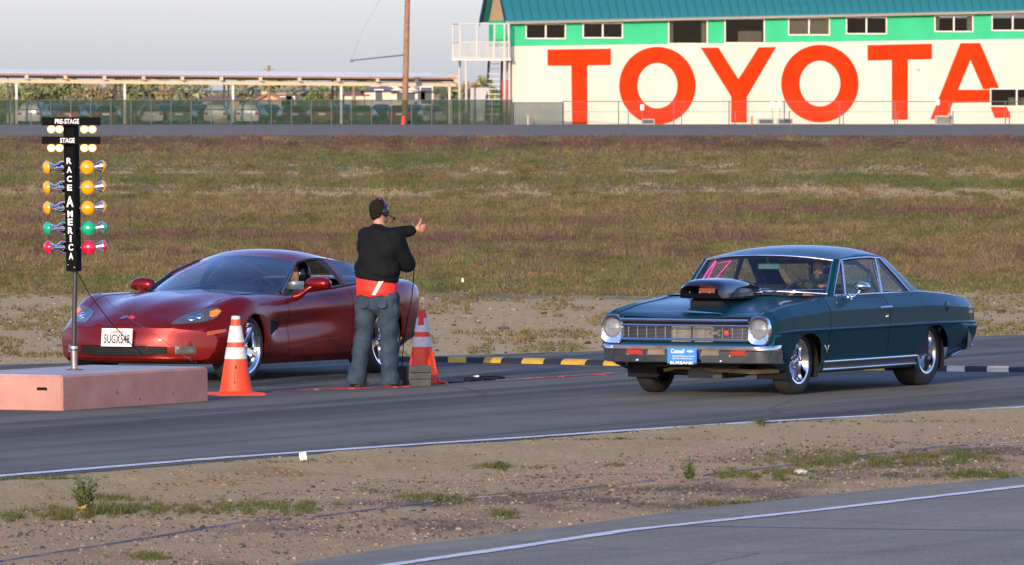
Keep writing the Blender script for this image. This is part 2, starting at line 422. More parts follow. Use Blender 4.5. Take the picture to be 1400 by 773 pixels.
def edge(tab, px):
    xs = [t[0] for t in tab]; ys = [t[1] for t in tab]
    if px < xs[0]: return ys[0] + (ys[1] - ys[0]) / (xs[1] - xs[0]) * (px - xs[0])
    if px > xs[-1]: return ys[-1] + (ys[-1] - ys[-2]) / (xs[-1] - xs[-2]) * (px - xs[-1])
    return float(np.interp(px, xs, ys))
E1 = [(-300, 683), (0, 656), (300, 630.5), (560, 612), (700, 602.5), (900, 588.5), (1040, 579), (1200, 570.5), (1400, 559), (1700, 542)]        # near edge of the strip
E1F = [(-300, 508), (20, 498), (300, 493), (560, 488), (820, 480), (1100, 469), (1400, 457.5), (1700, 447)]  # far edge of the strip
def sheet(name, lo, hi, material, z, xs):
    mb = MB(); rows = [[G(x, edge(t, x), z) for x in xs] for t in (lo, hi)]
    mb.grid(rows); return structure(mb.build(name, material))
XS = list(range(-1000, 2401, 50))
sheet('strip_pavement', E1, E1F, M['asphalt'], 0.008, XS)
L1 = [(-300, 676), (0, 650.5), (300, 626), (560, 608), (700, 599), (900, 585.5), (1040, 576.5), (1200, 567.8), (1400, 556.2), (1700, 539)]
def linesheet(name, tab, wid, z):
    mb = MB(); pts = [G(x, edge(tab, x), z) for x in range(-1000, 2401, 20)]
    rows = [[], []]
    for i, p in enumerate(pts):
        t = (pts[min(i+1, len(pts)-1)] - pts[max(i-1, 0)]).normalized(); n = Vector((-t.y, t.x, 0))
        w = wid * (1 + 0.10 * math.sin(i * 2.3) + 0.08 * math.sin(i * 0.7))
        rows[0].append(p - n * w / 2); rows[1].append(p + n * w / 2)
    mb.grid(rows); return structure(mb.build(name, M['line']))
linesheet('edge_line', L1, 0.15, 0.013)
E2 = [(-300, 900), (150, 815), (385, 773), (560, 745), (700, 729.5), (950, 696), (1180, 671), (1400, 651.5), (1700, 630)]
LOW = [(-300, 1150), (1700, 1150)]
sheet('return_lane_pavement', LOW, E2, M['asphalt_near'], 0.008, XS)
L2 = [(-300, 915), (150, 836), (520, 774), (700, 748.5), (860, 724.5), (1120, 697), (1400, 664.5), (1700, 634)]
linesheet('lane_line', L2, 0.115, 0.013)
# tar seam and darker tyre marks on the near lane
mb = MB(); mb.tube([G(925, 719, 0.009), G(1100, 722, 0.009), G(1400, 726, 0.009), G(1500, 727, 0.009)], 0.03, 5, flat=0.12)
structure(mb.build('tar_seam', mat('tar', (0.05, 0.05, 0.05), 0.5)))
mb = MB()
mb.grid([[G(x, 185.5, 0.006) for x in range(-2900, 4301, 400)], [G(x, 170.6, 0.006) for x in range(-2900, 4301, 400)]])
structure(mb.build('far_road', M['asphalt_far']))

# ------------------------------------------------------------------ verge between the strip and the near lane
def vergemat():
    m = bpy.data.materials.new('verge dirt'); m.use_nodes = True; nt = m.node_tree; b = nt.nodes['Principled BSDF']
    b.inputs['Roughness'].default_value = 0.95; b.inputs['Specular IOR Level'].default_value = 0.1
    at = nd(nt, 'ShaderNodeAttribute', attribute_name='tint'); tc = nd(nt, 'ShaderNodeTexCoord')
    n = nd(nt, 'ShaderNodeTexNoise'); n.inputs['Scale'].default_value = 22; n.inputs['Detail'].default_value = 7; n.inputs['Roughness'].default_value = 0.75
    nt.links.new(tc.outputs['Object'], n.inputs['Vector'])
    mr = nd(nt, 'ShaderNodeMapRange'); mr.inputs[1].default_value = 0.3; mr.inputs[2].default_value = 0.7; mr.inputs[3].default_value = 0.62; mr.inputs[4].default_value = 1.3
    nt.links.new(n.outputs[0], mr.inputs[0])
    mu = nd(nt, 'ShaderNodeMix', data_type='RGBA', blend_type='MULTIPLY'); mu.inputs[0].default_value = 1
    nt.links.new(at.outputs['Color'], mu.inputs[6]); nt.links.new(mr.outputs[0], mu.inputs[7]); nt.links.new(mu.outputs[2], b.inputs['Base Color'])
    bp = nd(nt, 'ShaderNodeBump'); bp.inputs['Distance'].default_value = 0.02; nt.links.new(n.outputs[0], bp.inputs['Height']); nt.links.new(bp.outputs[0], b.inputs['Normal'])
    return m
nx, ny = 330, 110
PXg = np.linspace(-650, 2050, nx + 1); Tg = np.linspace(0, 1, ny + 1)
ga = np.array([tuple(G(x, edge(E1, x) - 1.5)) for x in PXg]); gb = np.array([tuple(G(x, edge(E2, x) + 1.5)) for x in PXg])
vv = ga[None] * (1 - Tg)[:, None, None] + gb[None] * Tg[:, None, None]
def npstep(a, b, x): t = np.clip((x - a) / (b - a), 0, 1); return t * t * (3 - 2 * t)
PP, TT = np.meshgrid(PXg, Tg); Xv, Yv = vv[..., 0], vv[..., 1]
hv = 0.020 + 0.06 * (fbm(Xv * .6, Yv * .5, 3) - .4) + 0.03 * (fbm(Xv * 3, Yv * 2.2, 5) - .45)
hv += 0.05 * np.exp(-((TT - .16) / .07) ** 2) * (.4 + fbm(Xv * 1.3, Yv, 9))
hv -= 0.08 * np.exp(-((TT - .28) / .05) ** 2) * npstep(-100, 100, PP) * (1 - npstep(420, 620, PP)) * fbm(Xv * 4, Yv * 3, 4)
vv[..., 2] = np.maximum(hv, .004) * npstep(0, .10, np.minimum(TT, 1 - TT)) + .002
tanc = np.array((0.48, 0.345, 0.165)); gr = np.array((0.47, 0.33, 0.17)); dk = np.array((0.085, 0.07, 0.055)); org = np.array((0.30, 0.19, 0.085))
cc = np.broadcast_to(tanc, vv.shape).copy()
def mixc(c, to, f): return c + (to - c) * f[..., None]
cc = mixc(cc, gr, npstep(.28, .5, TT + .12 * (vnoise(Xv, Yv, 2) - .5)))
cc = mixc(cc, dk, npstep(.075, .02, TT + .04 * (vnoise(Xv * 3, Yv * 2, 6) - .5)) * .75)
cc = mixc(cc, org, np.exp(-((TT - .25) / .07) ** 2) * (.25 + .75 * npstep(60, 250, PP) * (1 - npstep(430, 560, PP))) * npstep(.4, .6, vnoise(Xv * 1.5, Yv, 8)) * .8)
cc = mixc(cc, dk, npstep(.50, .75, fbm(Xv * 1.1, Yv * .7, 21)) * npstep(.4, .65, TT) * npstep(-100, 500, PP) * .75)
vv = vv.reshape(-1, 3); cc = cc.reshape(-1, 3); q = []

for j in range(ny):
    for i in range(nx):
        a = j * (nx + 1) + i; q += [(a, a + 1, a + nx + 2), (a, a + nx + 2, a + nx + 1)]
structure(link('verge_dirt', np_mesh('verge_dirt', vv, np.array(q), np.array(cc), vergemat(), True)))
VZ = vv[:, 2].reshape(ny + 1, nx + 1)
def verge_point(px, t):
    p = G(px, edge(E1, px) - 1.5).lerp(G(px, edge(E2, px) + 1.5), t)
    a = min(max((px + 650) / 2700 * nx, 0), nx - 1e-3); b = min(max(t * ny, 0), ny - 1e-3); i, j = int(a), int(b); a -= i; b -= j
    p.z = float((VZ[j, i] * (1-a) + VZ[j, i+1] * a) * (1-b) + (VZ[j+1, i] * (1-a) + VZ[j+1, i+1] * a) * b); return p
def verge_t(px, py):
    a, b = edge(E1, px), edge(E2, px)
    lo, hi = 0.0, 1.0
    for _ in range(30):
        m_ = (lo + hi) / 2; q_ = verge_point(px, m_)
        y_ = HZ + FH / q_.y * (CH - q_.z) / CH
        if y_ < py: lo = m_
        else: hi = m_
    return lo
def VP(px, py): return verge_point(px, verge_t(px, py))

# gravel
ICO = None
def ico():
    bm = bmesh.new(); bmesh.ops.create_icosphere(bm, subdivisions=1, radius=1.0)
    v = np.array([tuple(x.co) for x in bm.verts]); f = np.array([[x.index for x in fc.verts] for fc in bm.faces]); bm.free(); return v, f
IV, IF = ico()
def stones(pts, sizes, cols, name, material):
    n = len(pts); rng = np.random.default_rng(5)
    ang = rng.uniform(0, 6.28, n); ca, sa = np.cos(ang), np.sin(ang)
    sc = np.stack([rng.uniform(.8, 1.4, n), rng.uniform(.7, 1.1, n), rng.uniform(.45, .8, n)], 1) * sizes[:, None]
    jit = 1 + rng.uniform(-.22, .22, (n, len(IV), 1))
    v = IV[None] * jit * sc[:, None, :]
    x = v[..., 0] * ca[:, None] - v[..., 1] * sa[:, None]; y = v[..., 0] * sa[:, None] + v[..., 1] * ca[:, None]
    v = np.stack([x, y, v[..., 2]], -1) + pts[:, None, :]
    f = IF[None] + (np.arange(n) * len(IV))[:, None, None]
    return stuff(link(name, np_mesh(name, v.reshape(-1, 3), f.reshape(-1, 3), np.repeat(cols, len(IV), 0), material)))
M['stone'] = attrmat('stones', trans=0.0)
rng = np.random.default_rng(11)
GT = fbm(*np.meshgrid(np.arange(400) * .12, np.arange(600) * .08 + 20), 31, 1)
pts, sz, cl = [], [], []
pal = np.array([(0.25, 0.18, 0.135), (0.19, 0.14, 0.11), (0.29, 0.21, 0.16), (0.09, 0.08, 0.075), (0.055, 0.052, 0.05), (0.22, 0.14, 0.105), (0.33, 0.28, 0.23)])
while len(pts) < 21000:
    px = rng.uniform(-250, 1650); t = rng.uniform(0.03, 0.99)
    p = verge_point(px, t)
    w = 0.10 + 0.9 * sstep(0.30, 0.5, t)
    if rng.uniform() > w * (0.35 + 0.65 * GT[int(p.y * 10) % 600, int(p.x * 10 + 100) % 400]): continue
    s = min(0.0064 * math.exp(rng.normal(0, 0.45)), 0.022)
    dkp = GT[int(p.y * 23) % 600, int(p.x * 14 + 130) % 400] > .56; k = rng.choice(7, p=[.12, .18, .05, .33, .28, .03, .01] if dkp else [.27, .27, .15, .10, .08, .11, .02]); 
    pts.append((p.x, p.y, p.z + s * 0.15)); sz.append(s); cl.append(pal[k] * rng.uniform(.8, 1.15))
stones(np.array(pts), np.array(sz), np.array(cl), 'gravel', M['stone'])
pts, sz, cl = [], [], []
for _ in range(700):
    px = rng.normal(*((330, 60) if rng.uniform() < .6 else (150, 130))); t = rng.normal(.24, .045)
    if not (-60 < px < 1460 and .05 < t < .5): continue
    p = verge_point(px, t); s = min(0.009 * math.exp(rng.normal(0, 0.6)), 0.030); pts.append((p.x, p.y, p.z - s * .1)); sz.append(s); cl.append(np.array((.25, .17, .095)) * rng.uniform(.55, 1.1))
stones(np.array(pts), np.array(sz), np.array(cl), 'dirt_clods', M['stone'])
# pebbles and clods on the sandy shoulder past the strip
pts, sz, cl = [], [], []
while len(pts) < 4400:
    px = rng.uniform(-250, 1650); py = rng.uniform(398, edge(E1F, px) - 1); 
    if rng.uniform() > 0.35 + 0.65 * GT[int(py) % 600, int(px * .2 + 20) % 400]: continue
    p = G(px, py); s = min(0.011 * math.exp(rng.normal(0, 0.5)), 0.05)
    pts.append((p.x, p.y, p.z + s * 0.2)); sz.append(s); cl.append(pal[rng.choice(7)] * rng.uniform(.7, 1.1))
stones(np.array(pts), np.array(sz), np.array(cl), 'pebbles', M['stone'])

# ------------------------------------------------------------------ grasses
M['grass'] = attrmat('grass blades', trans=0.3)
def blades(base, h, w, cols, name, nb=5, lean=0.5, seed=3):
    """tufts of pointed blades; base (n,3), h,w (n,), cols (n,3)"""
    r = np.random.default_rng(seed); n = len(base)
    ang = r.uniform(0, 2*np.pi, (n, nb)); ln = r.uniform(0.05, lean, (n, nb)) * h[:, None]; hh = h[:, None] * r.uniform(.5, 1.1, (n, nb))
    off = r.uniform(-.5, .5, (n, nb, 2)) * (h * 1.3)[:, None, None]
    bx = base[:, None, 0] + off[..., 0]; by = base[:, None, 1] + off[..., 1]; bz = np.broadcast_to(base[:, None, 2], bx.shape) - 0.004
    sa = r.uniform(0, 2*np.pi, (n, nb)); dx = np.cos(sa) * w[:, None] / 2; dy = np.sin(sa) * w[:, None] / 2
    tx = bx + np.cos(ang) * ln; ty = by + np.sin(ang) * ln; tz = bz + hh
    v = np.stack([np.stack([bx - dx, by - dy, bz], -1), np.stack([bx + dx, by + dy, bz], -1), np.stack([tx, ty, tz], -1)], 2)
    t = np.arange(n * nb * 3).reshape(-1, 3)
    c = np.repeat(cols, nb * 3, 0) * r.uniform(.75, 1.25, (n * nb, 1)).repeat(3, 0)
    return stuff(link(name, np_mesh(name, v.reshape(-1, 3), t, c, M['grass'])))
r = np.random.default_rng(21)
N = 300000
px = r.uniform(-300, 1700, N); py = 186.5 + (402 - 186.5) * r.uniform(0, 1, N) ** 0.92
Y = FH / (py - HZ); X = (px - 700) / F * Y
py0 = py; py = py + 16 * (fbm(px * .0035, py * .012, 61) - .5) * np.clip((py - 186) / 60, 0, 1); nA = fbm(px * 0.006, py * 0.07, 3); nB = fbm(px * 0.012, py * 0.11, 14); nC = fbm(px * 0.035, py * 0.16, 33)
def bump(c, s): return np.exp(-((py - c) / s) ** 2)
sandy = 0.85 * bump(233, 9) * (nC > 0.47) + 0.95 * bump(262, 8) * (nC > 0.40) + .8 * bump(325, 5) * (nA > .55) * (nC > .5) + .75 * bump(355, 3) * (nC > .5) * (nA > .45) + .6 * bump(287, 3) * (nC > .56) + .5 * bump(207, 3) * (nC > .55)
sandy = sandy + 0.9 / (1 + np.exp(-(py0 - 397) / 2.5)) + .5 * bump(385, 8) * (nC > .55) + 0.3 * (nC > 0.70)
keep = r.uniform(0, 1, N) > np.where(py0 < 396, np.minimum(sandy, .62), sandy)
R_ = 1 / (1 + np.exp(-(px - 930) / 45)); L_ = 1 - R_
pg = np.clip(0.09 + .35 * bump(198, 6) * R_ + 0.55 * bump(217, 6) + 0.8 * bump(248, 6) + 0.75 * bump(299, 6) * R_ + .4 * bump(270, 8) * (nB > .5) + 0.5 * bump(390, 8) + 0.4 * bump(330, 8) * L_ + 0.5 * (nA > 0.62), 0, 1)
pr = np.clip(0.05 + 0.8 * bump(194, 10) * (nB > .33) + 0.85 * bump(289, 6) * R_ * (nC > .42) + 0.9 * bump(326, 6) * (px < 1050) * (nC > .42) + 0.5 * bump(348, 9) * (nB > .5) + 0.45 * bump(305, 6) * L_ * (nC > .5) + 0.35 * (nC > 0.64), 0, 1)
u = r.uniform(0, 1, N)
C = np.empty((N, 3)); base_o = np.array((0.225, 0.170, 0.076)); C[:] = base_o
C[u < pg] = (0.135, 0.152, 0.052); C[u > 1 - pr] = (0.145, 0.090, 0.066)
straw = (0.85 * bump(233, 9) * (nC > 0.47) + 0.95 * bump(262, 8) * (nC > 0.40) > .45) & (py0 < 396) & (r.uniform(0, 1, N) < .8); C[straw] = (0.31, 0.24, 0.13)
C *= (0.55 + 0.85 * nC)[:, None]
C[(r.uniform(0, 1, N) < 0.12)] *= (1.35, 1.25, 1.1)
h = (0.018 + 0.045 * nB + .035 * (nC > .6)) * (1 + Y / 360) * r.uniform(.6, 1.3, N); h = np.where((u > 1 - pr), h * 1.25, h); h = np.where(py > 375, h * 0.7, h); h = np.where(straw, h * .45, h)
w = 0.006 + Y * 0.00012
k = keep
blades(np.stack([X, Y, np.zeros(N)], 1)[k], h[k], w[k], C[k], 'field_grass', 4, 0.9)
# sparse tufts on the sandy shoulder, in patches
N = 18000
px = r.uniform(-300, 1700, N); py = r.uniform(398, 489, N)
lim = np.array([edge(E1F, x) for x in px])
n1 = fbm(px * 0.013, py * 0.09, 41); 
k = (py < lim - 0.5) & (n1 > 0.57 - 0.12 * (px < 120) - 0.07 * bump(404, 6) - 0.1 * ((px > 1320) & (py > 425)) - 0.13 * bump(lim - 3, 3) )
Y = FH / (py - HZ); X = (px - 700) / F * Y
C = np.where((r.uniform(0, 1, N) < 0.55)[:, None], np.array((0.15, 0.14, 0.05)), np.array((0.22, 0.165, 0.08)))
blades(np.stack([X, Y, np.zeros(N)], 1)[k], (0.03 + 0.035 * r.uniform(0, 1, N))[k], np.full(N, 0.016)[k], C[k], 'shoulder_grass', 5, 0.9, 8)
# green weeds in the verge: centre px, py, half-widths, number, height
base, hh, cl = [], [], []
for (cx, cy, wx, wy, n, hm) in [(150, 700, 70, 7, 330, .055), (60, 708, 60, 5, 170, .045), (150, 683, 45, 3, 60, .05), (310, 695, 75, 8, 330, .035), (350, 702, 70, 6, 160, .035),
                                (410, 694, 40, 5, 170, .035), (600, 683, 45, 5, 210, .04), (690, 678, 40, 4, 60, .03), (680, 639, 18, 3, 70, .04), (1050, 650, 70, 7, 420, .04),
                                (1180, 632, 110, 8, 560, .045), (1310, 625, 60, 6, 300, .04), (1330, 650, 75, 5, 260, .04), (985, 690, 30, 3, 110, .03), (1090, 620, 70, 5, 100, .035),
                                (735, 640, 15, 2, 20, .025), (200, 762, 20, 4, 60, .04), (690, 705, 16, 4, 60, .04), (505, 672, 25, 3, 40, .02), (850, 668, 80, 4, 50, .025), (250, 632, 280, 1.6, 260, .02), (760, 601, 220, 1.6, 260, .02), (1200, 577, 150, 1.6, 140, .02), (1038, 578, 12, 1.5, 50, .04), (45, 655, 60, 1.8, 90, .03), (842, 637, 12, 2, 20, .03)]:
    for _ in range(n):
        x_ = cx + r.normal(0, wx * .62); y_ = cy + r.normal(0, wy * .6)
        if GT[int(y_ * 2.3) % 600, int(x_ * .9 + 100) % 400] < .42 and n > 90: continue
        if not (-80 < x_ < 1480): continue
        t = verge_t(x_, y_)
        p = verge_point(x_, min(max(t, 0.004), .99)); base.append(tuple(p)); hh.append(hm * r.uniform(.5, 1.3))
        g = r.uniform(0, 1); cl.append(np.array((0.085, 0.115, 0.03)) * (1 - g) + np.array((0.15, 0.14, 0.06)) * g)
base = np.array(base); hh = np.array(hh); blades(base, hh, np.full(len(base), 0.009), np.array(cl), 'verge_weeds', 7, 1.2, 9)
def weed(px, py, h, n, label, name='weed', group=None):
    p = VP(px, py); t = thing(name, label, 'weed', p, group=group)
    rr = random.Random(int(px)); st = MB(); lf = MB()
    for k in range(n):
        a = rr.uniform(0, 6.28); ln = rr.uniform(.1, .5) * h; hk = h * rr.uniform(.6, 1.0)
        top = Vector((math.cos(a) * ln, math.sin(a) * ln, hk)); b0 = Vector((rr.uniform(-.015, .015), rr.uniform(-.015, .015), -.01))
        st.tube([b0, b0.lerp(top, .5) + Vector((0, 0, .02)), top], [.004, .003, .0015], 5)
        for i in range(7):
            f = 0.2 + 0.8 * i / 6; c = b0.lerp(top, f); la = rr.uniform(0, 6.28); L = (.03 + h * .12) * rr.uniform(.7, 1.4) * (1.15 - .5 * f)
            d = Vector((math.cos(la), math.sin(la), rr.uniform(.1, .7))); s = Vector((-math.sin(la), math.cos(la), 0)) * L * .22
            lf.add([c, c + d * L * .5 + s, c + d * L, c + d * L * .5 - s], [(0, 1, 2, 3)])
    st.build('stem', M['stem'], t); lf.build('foliage', M['leaf'], t)
M['stem'] = mat('weed stem', (0.10, 0.12, 0.04), 0.8); M['leaf'] = mat('weed leaf', (0.10, 0.15, 0.035), 0.6, var=0.35, scale=30)
weed(116, 699, 0.24, 34, 'tallest bushy green weed in the dirt verge, left near a yellow scrap')
weed(942, 658, 0.16, 14, 'upright green weed on the gravel verge below the front of the blue car')
weed(600, 688, 0.07, 6, 'low green weed on the gravel verge, lower middle of the photo')
weed(1040, 583, 0.06, 8, 'small weed growing at the white edge line below the front wheel of the blue car')
weed(680, 641, 0.06, 6, 'small green weed alone on the bare tan dirt in the middle of the verge')
# ================================================================== FAR SIDE: tower building, carport, fences, parked cars, houses, trees
M['wall_white'] = mat('whitewashed wall', (0.64, 0.59, 0.47), 0.9, spec=.1, var=0.07, scale=0.35)
M['wall_green'] = mat('mint green wall', (0.05, 0.47, 0.215), 0.9, spec=.05, var=0.07, scale=0.6)
M['letter_red'] = mat('orange red wall lettering', (0.66, 0.036, 0.005), 0.9, spec=.05, var=0.13, scale=0.8)
M['roof_teal'] = mat('teal roof sheet', (0.02, 0.16, 0.175), 0.5, var=0.10, scale=0.8)
M['trim_cream'] = mat('cream window trim', (0.70, 0.66, 0.56), 0.6)
M['gutter'] = mat('gutter metal', (0.45, 0.42, 0.38), 0.5)
M['fascia'] = mat('dark blue fascia', (0.02, 0.03, 0.05), 0.6)
M['tan_wall'] = mat('tan gable boards', (0.50, 0.33, 0.15), 0.8, var=0.1, scale=3)
M['dark_room'] = mat('dim room', (0.018, 0.018, 0.016), 0.9, var=0.3, scale=1.5)  # near-black colour stands in for the lack of light indoors
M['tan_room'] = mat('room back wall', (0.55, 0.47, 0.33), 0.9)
M['curtain'] = mat('beige blind', (0.62, 0.54, 0.38), 0.9, var=0.06)
M['pane'] = glassmat('window pane', (0.60, 0.62, 0.62), 1.22, 0.02)
M['steel_white'] = mat('white painted steel', (0.60, 0.57, 0.50), 0.55, var=0.06)
M['dark_steel'] = mat('dark painted steel', (0.05, 0.06, 0.08), 0.6)
M['wood'] = mat('weathered pole wood', (0.27, 0.16, 0.085), 0.9, var=0.25, scale=4)

# --- the wall plane of the building
BY = 612.0
TH = R(10.7)
O = P(700, 170, BY); e1 = Vector((math.cos(TH), math.sin(TH), 0)); en = Vector((math.sin(TH), -math.cos(TH), 0))   # en: out of the wall, to the track
def W(px, py):
    d = ray(px, py); t = (O - CP).dot(en) / d.dot(en); p = CP + d * t - O
    return p.dot(e1), p.z
ua, va = W(700, 34); ub, vb = W(1400, 19)
SL = (vb - va) / (ub - ua)                     # the storeys climb a little to the right
def wl(u, v, d=0.0): return O + e1 * u + en * d + Vector((0, 0, v))
bld = thing('tower_building', 'long white and mint green building with huge red letters and a teal metal roof', 'building', (0, 0, 0))
U0 = W(700, 100)[0]; U1 = W(1500, 100)[0] + 4; D = 9.0
def holed(mb, v0f, v1f, holes, d0, d1):
    """wall strip between sloping lines v0f(u), v1f(u) with rectangular openings, d0 front, d1 back"""
    us = sorted(set([U0, U1] + [h[0] for h in holes] + [h[2] for h in holes]))
    for a, b in zip(us[:-1], us[1:]):
        h = [q for q in holes if q[0] <= a + 1e-6 and q[2] >= b - 1e-6]
        if not h: segs = [(v0f(a), v1f(a), v0f(b), v1f(b))]
        else: q = h[0]; segs = [(v0f(a), q[1], v0f(b), q[1]), (q[3], v1f(a), q[3], v1f(b))]
        for (a0, a1, b0, b1) in segs:
            if a1 - a0 < 0.01 and b1 - b0 < 0.01: continue
            mb.add([wl(a, a0, d0), wl(b, b0, d0), wl(b, b1, d0), wl(a, a1, d0), wl(a, a0, d1), wl(b, b0, d1), wl(b, b1, d1), wl(a, a1, d1)],
                   [(0, 1, 2, 3), (7, 6, 5, 4), (0, 4, 5, 1), (3, 2, 6, 7), (0, 3, 7, 4), (1, 5, 6, 2)])
# windows: pixel boxes, mullion?, what is behind
wins = [(720, 34, 772, 52, 1, 'd'), (798, 33, 850, 51, 1, 'd'), (915, 28, 966, 59, 0, 'c'), (992, 27, 1044, 58, 0, 't'), (1079, 26, 1133, 47, 1, 'b'),
        (1158, 25, 1211, 45.5, 1, 'd'), (1279, 22.5, 1329, 42.5, 1, 'c'), (1357, 20, 1412, 41, 1, 'd'), (1355, 122.5, 1425, 144.5, 1, 't')]
hol = []
for (x0, y0, x1, y1, mu, kind) in wins:
    u0, v1 = W(x0, y0); u1, v0 = W(x1, y1); hol.append((u0, v0, u1, v1))
bu, bv = W(700, 63.5); bu2, bv2 = W(1400, 53.3); bs = (bv2 - bv) / (bu2 - bu)
mid = lambda u: bv + (u - bu) * bs
eave = lambda u: va + 0.35 + (u - ua) * SL
mb = MB(); holed(mb, lambda u: -1.0, mid, [hol[-1]], 0.0, -0.25)
wall = mb.build('wall', M['wall_white'], bld)
# drops of the tall windows below the green band
mb = MB(); holed(mb, mid, eave, [h for h in hol[:-1]], 0.004, -0.25)
mb.build('upper_wall', M['wall_green'], bld)
for (a, b) in ((U0, U0 + .25), (U1 - .25, U1)):
    mb = MB(); mb.prism([(-0.25, -1), (-2.2, -1), (-2.2, mid(a) - .02), (-0.25, mid(a) - .02)], a, b, lambda d_, v, u: wl(u, v, d_)); mb.build('end_wall', M['wall_white'], bld)
    mb = MB(); mb.prism([(-0.25, mid(a)), (-D, mid(a)), (-D, eave(a)), (-0.25, eave(a))], a, b, lambda d_, v, u: wl(u, v, d_)); mb.build('upper_end_wall', M['wall_green'], bld)
mb = MB(); mb.prism([(0, eave(U0)), (-D, eave(U0)), (-D / 2, eave(U0) + 2.9 + 1.4)], U0 + .02, U0 + .24, lambda d_, v, u: wl(u, v, d_))
mb.build('gable', M['tan_wall'], bld)
for (h, (x0, y0, x1, y1, mu, kind)) in zip(hol, wins):
    u0, v0, u1, v1 = h; t = 0.09
    fr = MB()
    def bar(a, b, c, d): fr.prism([(a, b), (c, b), (c, d), (a, d)], 0.06, -0.10, wl)
    bar(u0 - t, v0 - t, u1 + t, v0); bar(u0 - t, v1, u1 + t, v1 + t); bar(u0 - t, v0, u0, v1); bar(u1, v0, u1 + t, v1)
    if mu: bar((u0 + u1) / 2 - t * .55, v0, (u0 + u1) / 2 + t * .55, v1)
    f = fr.build('window', M['trim_cream'], bld)
    if mu:
        um = (u0 + u1) / 2
        for a, b in ((u0, um), (um, u1)):
            MB().prism([(a, v0), (b, v0), (b, v1), (a, v1)], -0.06, -0.075, wl).build('pane', M['pane'], f)
    else: MB().prism([(u0, v0), (u1, v0), (u1, v1), (u0, v1)], -0.06, -0.075, wl).build('pane', M['pane'], f)
    if kind == 'b': MB().prism([(u0, v0), (u1, v0), (u1, v1), (u0, v1)], -0.14, -0.18, wl).build('blind', M['curtain'], f)
    if kind == 'c':
        w_ = (u1 - u0)
        for a, b in ((u0, u0 + .12 * w_), (u1 - .12 * w_, u1)): MB().prism([(a, v0), (b, v0), (b, v1), (a, v1)], -0.2, -0.26, wl).build('curtain', M['curtain'], f)
    if kind == 't': MB().prism([(u0 + .38 * (u1 - u0), v0 - .3), (u1, v0 - .3), (u1, v0 + .5 * (v1 - v0)), (u0 + .38 * (u1 - u0), v0 + .5 * (v1 - v0))], -0.6, -0.7, wl).build('counter', M['tan_room'], f)
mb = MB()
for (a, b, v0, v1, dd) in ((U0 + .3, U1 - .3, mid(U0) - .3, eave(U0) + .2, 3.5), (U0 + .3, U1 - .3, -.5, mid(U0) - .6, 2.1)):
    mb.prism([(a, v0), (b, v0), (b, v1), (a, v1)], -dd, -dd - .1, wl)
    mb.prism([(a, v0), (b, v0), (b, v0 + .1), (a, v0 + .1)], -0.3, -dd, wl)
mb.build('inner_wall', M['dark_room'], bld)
# red letters
def wpoly(pts): return [W(*p) for p in pts]
letters = [[(748.5, 68), (835, 66.8), (835, 89), (802.5, 89.6), (803, 170), (782.2, 170), (781, 89.9), (748.5, 90)],
           [(958, 65.5), (982, 65.2), (1009.5, 108.5), (1037, 65), (1061, 64.4), (1021, 132.5), (1021, 167.8), (999.5, 168), (999.5, 132)],
           [(1186, 62), (1274, 60), (1274, 81), (1241, 81.7), (1241, 163.8), (1219.3, 164), (1219.3, 82.2), (1186, 83)],
           [(1313, 59.3), (1340, 59), (1382, 161), (1360, 161.4), (1352, 140.3), (1302.5, 140.8), (1294, 163), (1272, 163.5)]]
def letter(mb): return mb.build('letter', M['letter_red'], bld)
for i, pl in enumerate(letters):
    if i < 3: letter(MB().prism(wpoly(pl), 0.035, 0.005, wl))
    else:      # the A is cut by the lower window
        m_ = MB()
        for q_ in ([(1313, 59.3), (1326, 59.2), (1326.7, 82), (1309.5, 123), (1302.5, 140.8), (1294, 163), (1272, 163.5)], [(1326, 59.2), (1340, 59), (1366.3, 122), (1344, 122), (1326.7, 82)],
                   [(1309.5, 123), (1344, 123), (1354, 123), (1354, 140), (1302.5, 140.8)], [(1354, 146), (1376, 145.4), (1382, 161), (1360, 161.4)]): m_.prism(wpoly(q_), 0.035, 0.005, wl)
        letter(m_)
for (cx, cy, ro, so, ri, si) in ((898.7, 117.3, 52.2, 53.0, 27.5, 31.2), (1120.8, 114.5, 52.8, 53.0, 28.0, 31.3)):
    m_ = MB(); n = 48; vs = []
    for d_ in (0.035, 0.005):
        for k in range(n):
            a = 2 * math.pi * k / n
            vs.append(wl(*W(cx + ro * math.cos(a), cy + so * math.sin(a)), d_)); vs.append(wl(*W(cx + ri * math.cos(a), cy + si * math.sin(a)), d_))
    fs = []
    for k in range(n):
        l = (k + 1) % n; a, b, c, d_ = 2*k, 2*k+1, 2*l+1, 2*l
        fs += [(a, b, c, d_), (a + 2*n, d_ + 2*n, c + 2*n, b + 2*n), (a, d_, d_ + 2*n, a + 2*n), (b, b + 2*n, c + 2*n, c)]
    m_.add(vs, fs); letter(m_)
